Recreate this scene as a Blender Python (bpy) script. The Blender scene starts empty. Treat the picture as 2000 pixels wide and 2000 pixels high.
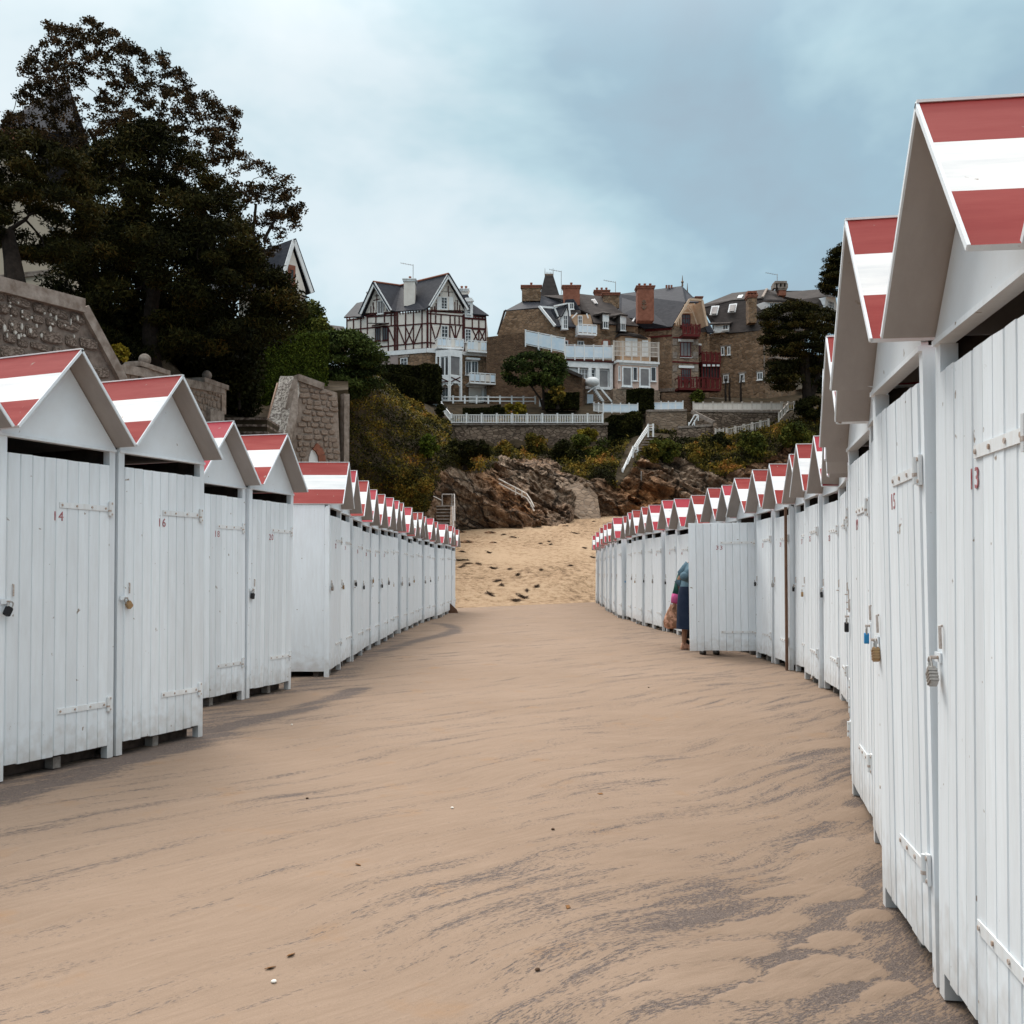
import bpy, math, random
import numpy as np
from mathutils import Vector, Matrix, noise
R = math.radians
S = bpy.context.scene
COL = S.collection

# ------------------------------------------------------------------ camera
CH, PITCH, FPX, SHIFT = 1.24, R(1.66), 2000.0, 58.0
cam = bpy.data.cameras.new("camera")
camo = bpy.data.objects.new("camera", cam); COL.objects.link(camo)
camo.location = (0, 0, CH); camo.rotation_euler = (math.pi/2 + PITCH, 0, 0)
cam.sensor_width = 36; cam.lens = 36; cam.shift_y = SHIFT/2000
cam.clip_start = 0.05; cam.clip_end = 3000
S.camera = camo

# ------------------------------------------------------------------ sky and sun
W = bpy.data.worlds.new("World"); S.world = W; W.use_nodes = True
def build_world():
    nt = W.node_tree; N = nt.nodes; L = nt.links; N.clear()
    out = N.new('ShaderNodeOutputWorld'); bg = N.new('ShaderNodeBackground')
    bg.inputs['Strength'].default_value = 0.1
    sky = N.new('ShaderNodeTexSky'); sky.sky_type = 'NISHITA'; sky.sun_disc = False
    sky.sun_elevation = R(48); sky.sun_rotation = R(-24); sky.air_density = 1.0; sky.dust_density = 1.5
    tc = N.new('ShaderNodeTexCoord')
    mp = N.new('ShaderNodeMapping'); mp.inputs['Scale'].default_value = (1, 1, 1.7)
    L.new(tc.outputs['Generated'], mp.inputs['Vector'])
    n1 = N.new('ShaderNodeTexNoise'); n1.inputs['Scale'].default_value = 3.1; n1.inputs['Detail'].default_value = 5
    n1.inputs['Roughness'].default_value = 0.55; n1.inputs['Distortion'].default_value = 0.15
    L.new(mp.outputs[0], n1.inputs['Vector'])
    # thin bright cloud in front of the sun, upper left of the view
    d0 = Vector((-0.33, 1, 0.50)).normalized()
    dt = N.new('ShaderNodeVectorMath'); dt.operation = 'DOT_PRODUCT'
    L.new(tc.outputs['Generated'], dt.inputs[0]); dt.inputs[1].default_value = d0
    mr = N.new('ShaderNodeMapRange'); mr.interpolation_type = 'SMOOTHSTEP'
    mr.inputs['From Min'].default_value = 0.885; mr.inputs['From Max'].default_value = 1.0
    mr.inputs['To Min'].default_value = 0.0; mr.inputs['To Max'].default_value = 0.23
    L.new(dt.outputs['Value'], mr.inputs['Value'])
    add = N.new('ShaderNodeMath'); add.operation = 'ADD'
    L.new(n1.outputs['Fac'], add.inputs[0]); L.new(mr.outputs[0], add.inputs[1])
    cr = N.new('ShaderNodeValToRGB'); e = cr.color_ramp.elements
    e[0].position = 0.34; e[0].color = (0.325, 0.44, 0.515, 1)
    e[1].position = 0.92; e[1].color = (0.80, 0.87, 0.89, 1)
    a = e.new(0.47); a.color = (0.335, 0.49, 0.575, 1)
    a = e.new(0.60); a.color = (0.46, 0.64, 0.70, 1)
    a = e.new(0.74); a.color = (0.66, 0.78, 0.82, 1)
    L.new(add.outputs[0], cr.inputs['Fac'])
    # overcast sky: brighter overhead than at the horizon
    sx = N.new('ShaderNodeSeparateXYZ'); L.new(tc.outputs['Generated'], sx.inputs[0])
    zr = N.new('ShaderNodeMapRange'); zr.inputs['From Min'].default_value = 0.42; zr.inputs['From Max'].default_value = 0.9
    zr.inputs['To Min'].default_value = 4.6; zr.inputs['To Max'].default_value = 19.0; zr.interpolation_type = 'SMOOTHSTEP'
    L.new(sx.outputs['Z'], zr.inputs['Value'])
    mul = N.new('ShaderNodeVectorMath'); mul.operation = 'SCALE'
    # overhead sky, unseen from the camera, raised and warmed to light the ground
    zn = N.new('ShaderNodeMapRange'); zn.inputs['From Min'].default_value = 0.45; zn.inputs['From Max'].default_value = 0.85; L.new(sx.outputs['Z'], zn.inputs['Value'])
    wn = N.new('ShaderNodeMix'); wn.data_type = 'RGBA'; wn.inputs['B'].default_value = (0.68, 0.66, 0.635, 1)
    L.new(cr.outputs['Color'], wn.inputs['A']); L.new(zn.outputs[0], wn.inputs['Factor'])
    L.new(wn.outputs['Result'], mul.inputs[0]); L.new(zr.outputs[0], mul.inputs['Scale'])
    mx = N.new('ShaderNodeMix'); mx.data_type = 'RGBA'; mx.inputs['Factor'].default_value = 0.93
    L.new(sky.outputs[0], mx.inputs['A']); L.new(mul.outputs[0], mx.inputs['B'])
    L.new(mx.outputs['Result'], bg.inputs['Color']); L.new(bg.outputs[0], out.inputs['Surface'])
build_world()
sun = bpy.data.lights.new("sun", 'SUN'); sun.energy = 1.3; sun.angle = R(25); sun.color = (1.0, 0.95, 0.88)
suno = bpy.data.objects.new("sun", sun); COL.objects.link(suno)
suno.rotation_euler = Vector((0.27, -0.60, -0.75)).to_track_quat('-Z', 'Y').to_euler()
S.view_settings.view_transform = 'Standard'; S.view_settings.look = 'None'
S.view_settings.exposure = 1.15; S.view_settings.gamma = 1.0

# ------------------------------------------------------------------ helpers
FWD = Vector((0, math.cos(PITCH), math.sin(PITCH))); UPV = Vector((0, -math.sin(PITCH), math.cos(PITCH)))
CAM = Vector((0, 0, CH))
def ray(u, v):
    return Vector((1, 0, 0))*((u-1000)/FPX) + UPV*(-(v-1000-SHIFT)/FPX) + FWD
def at(u, v, Y):
    """the place at distance Y along the view that the survey point (u, v) marks"""
    d = ray(u, v); return CAM + d*(Y/d.y)
def smooth(a, b, x):
    t = min(1, max(0, (x-a)/(b-a))) if b != a else 0
    return t*t*(3-2*t)
def lerp_tab(tab, x):
    if x <= tab[0][0]: return tab[0][1:]
    for p, q in zip(tab, tab[1:]):
        if x <= q[0]:
            t = (x-p[0])/(q[0]-p[0]); return tuple(a+(b-a)*t for a, b in zip(p[1:], q[1:]))
    return tab[-1][1:]

class MB:
    """collects shapes, links them as ONE mesh object"""
    def __init__(s): s.v = []; s.f = []; s.m = []
    def quad(s, pts, m=0):
        b = len(s.v); s.v += [tuple(p) for p in pts]; s.f.append(tuple(range(b, b+len(pts)))); s.m.append(m)
    def box(s, x0, x1, y0, y1, z0, z1, m=0, mats=None):
        b = len(s.v)
        s.v += [(x0,y0,z0),(x1,y0,z0),(x1,y1,z0),(x0,y1,z0),(x0,y0,z1),(x1,y0,z1),(x1,y1,z1),(x0,y1,z1)]
        fs = [(0,3,2,1),(4,5,6,7),(0,1,5,4),(1,2,6,5),(2,3,7,6),(3,0,4,7)]   # bottom top front right back left
        for i, f in enumerate(fs):
            s.f.append(tuple(b+k for k in f)); s.m.append(mats[i] if mats else m)
    def frame_box(s, o, ax, ay, az, m=0):
        """box from corner o along three edge vectors"""
        b = len(s.v); o = Vector(o)
        for c in ((0,0,0),(1,0,0),(1,1,0),(0,1,0),(0,0,1),(1,0,1),(1,1,1),(0,1,1)):
            s.v.append(tuple(o + ax*c[0] + ay*c[1] + az*c[2]))
        flip = ax.cross(ay).dot(az) < 0
        for f in [(0,3,2,1),(4,5,6,7),(0,1,5,4),(1,2,6,5),(2,3,7,6),(3,0,4,7)]:
            f = f[::-1] if flip else f
            s.f.append(tuple(b+k for k in f)); s.m.append(m)
    def beam(s, p, q, w, h, up=Vector((0,0,1)), m=0):
        p = Vector(p); q = Vector(q); d = q-p
        side = d.cross(up)
        if side.length < 1e-6: side = d.cross(Vector((0,1,0)))
        side.normalize(); upn = side.cross(d).normalized()
        s.frame_box(p - side*w/2 - upn*h/2, d, side*w, upn*h, m)
    def tube(s, pts, rad, n=6, m=0, cap=True):
        pts = [Vector(p) for p in pts]; b = len(s.v); k = len(pts)
        if not hasattr(rad, '__len__'): rad = [rad]*k
        for i, p in enumerate(pts):
            d = (pts[min(i+1,k-1)] - pts[max(i-1,0)]).normalized()
            a = d.cross(Vector((0,0,1))) if abs(d.z) < .95 else d.cross(Vector((1,0,0)))
            a.normalize(); c = d.cross(a)
            for j in range(n):
                t = 2*math.pi*j/n
                s.v.append(tuple(p + (a*math.cos(t) + c*math.sin(t))*rad[i]))
        for i in range(k-1):
            for j in range(n):
                j2 = (j+1) % n
                s.f.append((b+i*n+j, b+i*n+j2, b+(i+1)*n+j2, b+(i+1)*n+j)); s.m.append(m)
        if cap:
            s.f.append(tuple(b+j for j in range(n))[::-1]); s.m.append(m)
            s.f.append(tuple(b+(k-1)*n+j for j in range(n))); s.m.append(m)
    def ball(s, c, r, nu=14, nv=9, m=0, sz=1.0):
        b = len(s.v); c = Vector(c)
        for i in range(nv+1):
            ph = math.pi*i/nv
            for j in range(nu):
                t = 2*math.pi*j/nu
                s.v.append(tuple(c + Vector((math.sin(ph)*math.cos(t)*r, math.sin(ph)*math.sin(t)*r, math.cos(ph)*r*sz))))
        for i in range(nv):
            for j in range(nu):
                j2 = (j+1) % nu
                s.f.append((b+i*nu+j, b+(i+1)*nu+j, b+(i+1)*nu+j2, b+i*nu+j2)); s.m.append(m)
    def slab(s, pts, th, m=0, me=None, flipn=False):
        """thick polygon: pts is the visible face, thickness goes away behind it"""
        pts = [Vector(p) for p in pts]; n = Vector((0,0,0))
        for i in range(len(pts)):
            a, c = pts[i], pts[(i+1) % len(pts)]
            n += a.cross(c)
        n.normalize()
        if n.dot(pts[0]-CAM) > 0: n = -n; pts = pts[::-1]
        if flipn: n = -n; pts = pts[::-1]
        b = len(s.v); k = len(pts)
        s.v += [tuple(p) for p in pts] + [tuple(p - n*th) for p in pts]
        s.f.append(tuple(range(b, b+k))); s.m.append(m)
        s.f.append(tuple(range(b+2*k-1, b+k-1, -1))); s.m.append(m)
        for i in range(k):
            j = (i+1) % k
            s.f.append((b+j, b+i, b+k+i, b+k+j)); s.m.append(m if me is None else me)
    def mesh(s, name, mats, off=None, smooth_=False):
        me = bpy.data.meshes.new(name)
        vs = s.v if off is None else [(a-off[0], b-off[1], c-off[2]) for a, b, c in s.v]
        me.from_pydata(vs, [], s.f)
        for m in (mats if isinstance(mats, (list, tuple)) else [mats]): me.materials.append(m)
        if any(s.m): me.polygons.foreach_set('material_index', s.m)
        if smooth_: me.polygons.foreach_set('use_smooth', [True]*len(s.f))
        me.update(); return me
    def build(s, name, mats, parent=None, smooth_=False):
        off = None
        if parent is not None: off = wloc(parent)
        return link(s.mesh(name, mats, off, smooth_), name, parent)
ROOTLOC = {}
def wloc(o): return ROOTLOC.get(o.name, Vector((0,0,0)))
def link(me, name, parent=None, loc=None):
    o = bpy.data.objects.new(name, me); COL.objects.link(o)
    if parent is not None:
        o.parent = parent; ROOTLOC[o.name] = wloc(parent)
    if loc is not None: o.location = loc
    return o
def thing(name, label, cat, loc=(0,0,0), rz=0, group=None, world=True):
    o = bpy.data.objects.new(name, None); COL.objects.link(o); o.empty_display_size = .2
    o.location = loc; o.rotation_euler = (0,0,rz); o['label'] = label; o['category'] = cat
    if group: o['group'] = group
    if world: ROOTLOC[o.name] = Vector(loc)
    return o
def tag(o, label, cat, group=None):
    o['label'] = label; o['category'] = cat
    if group: o['group'] = group
    return o
def struct(o): o['kind'] = 'structure'; return o
def stuff(o): o['kind'] = 'stuff'; return o

# ------------------------------------------------------------------ materials
MATS = {}
def mat(name, col, rough=.8, var=None, scale=8, detail=6, bump=0, bscale=None, spec=.14, stretch=None, fac=(.35,.65), metal=0, attr=None, coords='Object', extra=None):
    """principled with a noise mix between col and var, optional bump"""
    m = bpy.data.materials.new(name); m.use_nodes = True
    nt = m.node_tree; N = nt.nodes; L = nt.links; p = N['Principled BSDF']
    p.inputs['Roughness'].default_value = rough; p.inputs['Specular IOR Level'].default_value = spec
    p.inputs['Metallic'].default_value = metal
    p.inputs['Base Color'].default_value = (*col, 1)
    tc = N.new('ShaderNodeTexCoord'); vec = tc.outputs[coords]
    if stretch:
        mp = N.new('ShaderNodeMapping'); mp.inputs['Scale'].default_value = stretch
        L.new(vec, mp.inputs['Vector']); vec = mp.outputs[0]
    src = None
    if var is not None:
        n = N.new('ShaderNodeTexNoise'); n.inputs['Scale'].default_value = scale; n.inputs['Detail'].default_value = detail
        n.inputs['Roughness'].default_value = .62
        L.new(vec, n.inputs['Vector'])
        r = N.new('ShaderNodeMapRange'); r.inputs['From Min'].default_value = fac[0]; r.inputs['From Max'].default_value = fac[1]
        L.new(n.outputs['Fac'], r.inputs['Value'])
        mx = N.new('ShaderNodeMix'); mx.data_type = 'RGBA'
        mx.inputs['A'].default_value = (*col, 1); mx.inputs['B'].default_value = (*var, 1)
        L.new(r.outputs[0], mx.inputs['Factor']); src = mx.outputs['Result']
    if attr:
        at_ = N.new('ShaderNodeAttribute'); at_.attribute_name = attr
        mx2 = N.new('ShaderNodeValToRGB')
        els = mx2.color_ramp.elements
        cols = extra
        els[0].position = 0; els[0].color = (*cols[0], 1); els[1].position = 1; els[1].color = (*cols[-1], 1)
        for i, c in enumerate(cols[1:-1]):
            q = els.new((i+1)/(len(cols)-1)); q.color = (*c, 1)
        L.new(at_.outputs['Fac'], mx2.inputs['Fac']); src = mx2.outputs['Color']
    if src is not None: L.new(src, p.inputs['Base Color'])
    if bump:
        nb = N.new('ShaderNodeTexNoise'); nb.inputs['Scale'].default_value = bscale or scale*3; nb.inputs['Detail'].default_value = 6
        L.new(vec, nb.inputs['Vector'])
        bp = N.new('ShaderNodeBump'); bp.inputs['Strength'].default_value = bump; bp.inputs['Distance'].default_value = .02
        L.new(nb.outputs['Fac'], bp.inputs['Height']); L.new(bp.outputs[0], p.inputs['Normal'])
    MATS[name] = m; return m

def painted(name, col, dirt, amount=.5, sc=(9, 9, 1.2), rough=.55, splash=.4):
    """brush-painted wood: faint vertical streaks, a few worn spots"""
    m = bpy.data.materials.new(name); m.use_nodes = True
    nt = m.node_tree; N = nt.nodes; L = nt.links; p = N['Principled BSDF']
    p.inputs['Roughness'].default_value = rough; p.inputs['Specular IOR Level'].default_value = .18
    tc = N.new('ShaderNodeTexCoord'); oi = N.new('ShaderNodeObjectInfo')
    ad = N.new('ShaderNodeVectorMath'); ad.operation = 'ADD'
    sc_ = N.new('ShaderNodeVectorMath'); sc_.operation = 'SCALE'; sc_.inputs['Scale'].default_value = 37.0
    L.new(oi.outputs['Random'], sc_.inputs[0])
    L.new(tc.outputs['Object'], ad.inputs[0]); L.new(sc_.outputs[0], ad.inputs[1])
    mp = N.new('ShaderNodeMapping'); mp.inputs['Scale'].default_value = sc
    L.new(ad.outputs[0], mp.inputs['Vector'])
    n = N.new('ShaderNodeTexNoise'); n.inputs['Scale'].default_value = 2.6; n.inputs['Detail'].default_value = 9; n.inputs['Roughness'].default_value = .68
    L.new(mp.outputs[0], n.inputs['Vector'])
    r = N.new('ShaderNodeMapRange'); r.inputs['From Min'].default_value = .38; r.inputs['From Max'].default_value = .8
    r.inputs['To Max'].default_value = amount
    L.new(n.outputs['Fac'], r.inputs['Value'])
    mx = N.new('ShaderNodeMix'); mx.data_type = 'RGBA'; mx.inputs['A'].default_value = (*col,1); mx.inputs['B'].default_value = (*dirt,1)
    L.new(r.outputs[0], mx.inputs['Factor'])
    # chips and rust specks
    n2 = N.new('ShaderNodeTexNoise'); n2.inputs['Scale'].default_value = 16; n2.inputs['Detail'].default_value = 3
    L.new(ad.outputs[0], n2.inputs['Vector'])
    r2 = N.new('ShaderNodeMapRange'); r2.inputs['From Min'].default_value = .72; r2.inputs['From Max'].default_value = .75
    L.new(n2.outputs['Fac'], r2.inputs['Value'])
    m2 = N.new('ShaderNodeMix'); m2.data_type = 'RGBA'; m2.inputs['B'].default_value = (.30,.25,.21,1)
    L.new(r2.outputs[0], m2.inputs['Factor']); L.new(mx.outputs['Result'], m2.inputs['A'])
    # splashed sand and grime, ragged, on the lowest hand's breadth of the boards
    sz = N.new('ShaderNodeSeparateXYZ'); L.new(tc.outputs['Object'], sz.inputs[0])
    n3 = N.new('ShaderNodeTexNoise'); n3.inputs['Scale'].default_value = 14; n3.inputs['Detail'].default_value = 5; L.new(ad.outputs[0], n3.inputs['Vector'])
    ma = N.new('ShaderNodeMath'); ma.operation = 'MULTIPLY_ADD'; ma.inputs[1].default_value = -.55; L.new(n3.outputs['Fac'], ma.inputs[0]); L.new(sz.outputs['Z'], ma.inputs[2])
    rs = N.new('ShaderNodeMapRange'); rs.inputs['From Min'].default_value = -.22; rs.inputs['From Max'].default_value = .02; rs.inputs['To Min'].default_value = splash; rs.inputs['To Max'].default_value = 0
    L.new(ma.outputs[0], rs.inputs['Value'])
    m3 = N.new('ShaderNodeMix'); m3.data_type = 'RGBA'; m3.inputs['B'].default_value = (.36,.29,.23,1); L.new(m2.outputs['Result'], m3.inputs['A']); L.new(rs.outputs[0], m3.inputs['Factor']); m2 = m3
    # every hut has weathered a little differently
    hv = N.new('ShaderNodeMapRange'); hv.inputs['To Min'].default_value = .9; hv.inputs['To Max'].default_value = 1.04
    L.new(oi.outputs['Random'], hv.inputs['Value'])
    sc2 = N.new('ShaderNodeVectorMath'); sc2.operation = 'SCALE'
    L.new(m2.outputs['Result'], sc2.inputs[0]); L.new(hv.outputs[0], sc2.inputs['Scale'])
    L.new(sc2.outputs[0], p.inputs['Base Color'])
    bp = N.new('ShaderNodeBump'); bp.inputs['Strength'].default_value = .25; bp.inputs['Distance'].default_value = .004
    L.new(n.outputs['Fac'], bp.inputs['Height']); L.new(bp.outputs[0], p.inputs['Normal'])
    MATS[name] = m; return m

M_white = painted('white_paint', (.765,.808,.845), (.60,.61,.62), .55)
M_ironwhite = painted('white_painted_iron', (.76,.79,.81), (.55,.5,.46), .6, splash=0)
M_gable = painted('white_panel', (.765,.808,.845), (.60,.59,.58), .45, (1.5,1.5,1.5))
M_under = painted('shade_toned_underside', (.38,.34,.315), (.27,.24,.22), .6, (1.5,3,1.5), .75)  # roof underside paint, darkened so the eave shade is in its colour
M_red = painted('brick_red_paint', (.24,.020,.018), (.34,.065,.055), .9, (3.5,.5,3.5), .6)
M_red2 = painted('crimson_paint', (.36,.026,.045), (.42,.07,.08), .6, (2.5,.7,2.5), .55)
M_roofw = painted('white_roof_paint', (.83,.83,.81), (.50,.54,.57), .95, (4,.45,4), .6)
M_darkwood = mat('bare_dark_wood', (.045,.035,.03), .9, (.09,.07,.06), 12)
M_foot = mat('weathered_foot_wood', (.16,.13,.11), .9, (.3,.28,.26), 14)
M_num = mat('stencil_red', (.25,.02,.04), .7, (.45,.25,.25), 40)
M_rust = mat('rusty_bolt', (.34,.24,.18), .7, (.55,.5,.47), 60)
M_iron = mat('iron', (.12,.10,.095), .5, (.28,.16,.09), 50, metal=.6)
M_brass = mat('brass', (.42,.27,.13), .45, (.30,.2,.12), 60, metal=.7)
M_silver = mat('steel', (.42,.40,.38), .4, (.3,.28,.26), 60, metal=.7)
M_black = mat('black_plastic', (.02,.02,.022), .5)
M_blue = mat('blue_plastic', (.03,.22,.45), .45)

M_stone = mat('granite_stone', (.20,.145,.11), .9, (.33,.26,.215), 5, bump=.8, bscale=22)
M_stoneL = mat('lichen_granite', (.085,.062,.05), .95, (.26,.205,.17), 7, bump=.9, bscale=20, fac=(.42,.6))
M_lichen = mat('pale_lichen', (.55,.52,.48), .95, (.4,.37,.33), 20)
M_mortar = mat('lime_mortar', (.20,.155,.125), .95, (.32,.26,.22), 6, bump=.5)
M_mortarL = mat('pale_pointing', (.23,.18,.15), .95, (.13,.10,.085), 6, bump=.5)
M_coping = mat('coping_stone', (.17,.13,.105), .9, (.32,.27,.235), 4, bump=.5)
M_rough = mat('white_harling', (.16,.135,.12), .95, (.62,.58,.53), 9, detail=8, bump=1, bscale=14, fac=(.40,.58))
M_slate = mat('slate', (.020,.022,.030), .75, (.036,.037,.046), 1.6, bump=.25, bscale=9, stretch=(1,1,3))
M_slateb = mat('brown_slate', (.040,.033,.031), .85, (.068,.056,.052), 1.4, bump=.4, bscale=8, stretch=(1,1,3))
M_brick = mat('red_brick', (.20,.075,.048), .9, (.29,.12,.08), 3, bump=.3)
M_timber = mat('dark_red_timber', (.05,.013,.013), .8, (.075,.022,.02), 4)
M_plaster = mat('cream_plaster', (.76,.70,.64), .9, (.64,.58,.52), 1.2)
M_trim = mat('white_trim', (.80,.80,.80), .6, (.68,.68,.68), 3)
M_dirtytrim = mat('weathered_white_railing', (.66,.60,.54), .7, (.5,.43,.38), 3)
M_bluep = mat('pale_blue_panel', (.55,.66,.76), .5, (.7,.74,.78), 1.5)
M_glass = mat('window_glass', (.025,.022,.024), .12, (.07,.065,.065), .9, spec=.6)
M_greyglass = mat('curtained_glass', (.15,.13,.13), .2, (.24,.22,.21), .8, spec=.5)
M_pink = mat('pink_render', (.60,.40,.32), .9, (.66,.48,.4), 2)
M_tan = mat('tan_render', (.42,.27,.17), .9, (.5,.33,.22), 2)
M_redbal = mat('dark_red_paint', (.09,.012,.012), .6, (.13,.02,.018), 4)
M_cream = mat('cream_render', (.50,.42,.33), .9, (.43,.35,.27), .5)
M_metal = mat('galvanised_rail', (.30,.27,.25), .6, (.42,.39,.37), 8, metal=.3)
M_bark = mat('bark', (.014,.010,.008), .95, (.032,.023,.018), 6, bump=1, bscale=14)
M_seaweed = mat('dried_seaweed', (.05,.03,.02), .9, (.11,.065,.04), 20)
M_brownboard = mat('bare_brown_plank', (.10,.055,.035), .9, (.16,.09,.06), 6)

def rubble(name, stone_a, stone_b, mortar, scale=2.2, bump=.9):
    """far stonework, each stone a few pixels: voronoi cells with pale joints"""
    m = bpy.data.materials.new(name); m.use_nodes = True
    nt = m.node_tree; N = nt.nodes; L = nt.links; p = N['Principled BSDF']; p.inputs['Roughness'].default_value = .92
    p.inputs['Specular IOR Level'].default_value = .2
    tc = N.new('ShaderNodeTexCoord'); mp = N.new('ShaderNodeMapping'); mp.inputs['Scale'].default_value = (1,1,1.7)
    L.new(tc.outputs['Object'], mp.inputs['Vector'])
    v1 = N.new('ShaderNodeTexVoronoi'); v1.inputs['Scale'].default_value = scale
    v2 = N.new('ShaderNodeTexVoronoi'); v2.feature = 'DISTANCE_TO_EDGE'; v2.inputs['Scale'].default_value = scale
    L.new(mp.outputs[0], v1.inputs['Vector']); L.new(mp.outputs[0], v2.inputs['Vector'])
    sx = N.new('ShaderNodeSeparateColor'); L.new(v1.outputs['Color'], sx.inputs[0])
    n = N.new('ShaderNodeTexNoise'); n.inputs['Scale'].default_value = .6; n.inputs['Detail'].default_value = 8; L.new(tc.outputs['Object'], n.inputs['Vector'])
    av = N.new('ShaderNodeMath'); av.operation = 'ADD'; L.new(sx.outputs[0], av.inputs[0]); L.new(n.outputs['Fac'], av.inputs[1])
    r0 = N.new('ShaderNodeMapRange'); r0.inputs['From Min'].default_value = .3; r0.inputs['From Max'].default_value = 1.3; L.new(av.outputs[0], r0.inputs['Value'])
    mx = N.new('ShaderNodeMix'); mx.data_type = 'RGBA'; mx.inputs['A'].default_value = (*stone_a,1); mx.inputs['B'].default_value = (*stone_b,1)
    L.new(r0.outputs[0], mx.inputs['Factor'])
    r = N.new('ShaderNodeMapRange'); r.inputs['From Min'].default_value = .02; r.inputs['From Max'].default_value = .09
    L.new(v2.outputs['Distance'], r.inputs['Value'])
    m2 = N.new('ShaderNodeMix'); m2.data_type = 'RGBA'; m2.inputs['A'].default_value = (*mortar,1)
    L.new(mx.outputs['Result'], m2.inputs['B']); L.new(r.outputs[0], m2.inputs['Factor'])
    L.new(m2.outputs['Result'], p.inputs['Base Color'])
    bp = N.new('ShaderNodeBump'); bp.inputs['Strength'].default_value = bump; bp.inputs['Distance'].default_value = .08
    L.new(r.outputs[0], bp.inputs['Height']); L.new(bp.outputs[0], p.inputs['Normal'])
    MATS[name] = m; return m
M_rubble = rubble('brown_rubble', (.11,.064,.036), (.29,.185,.115), (.23,.16,.11), 2.0)
M_rubbleD = rubble('dark_rubble', (.075,.042,.026), (.16,.095,.058), (.14,.09,.058), 2.4)
M_rubbleG = rubble('grey_rubble', (.075,.05,.036), (.27,.195,.145), (.09,.063,.047), 2.2)
M_rubbleP = rubble('pale_rubble', (.16,.108,.075), (.32,.23,.165), (.27,.20,.15), 1.8)

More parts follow.
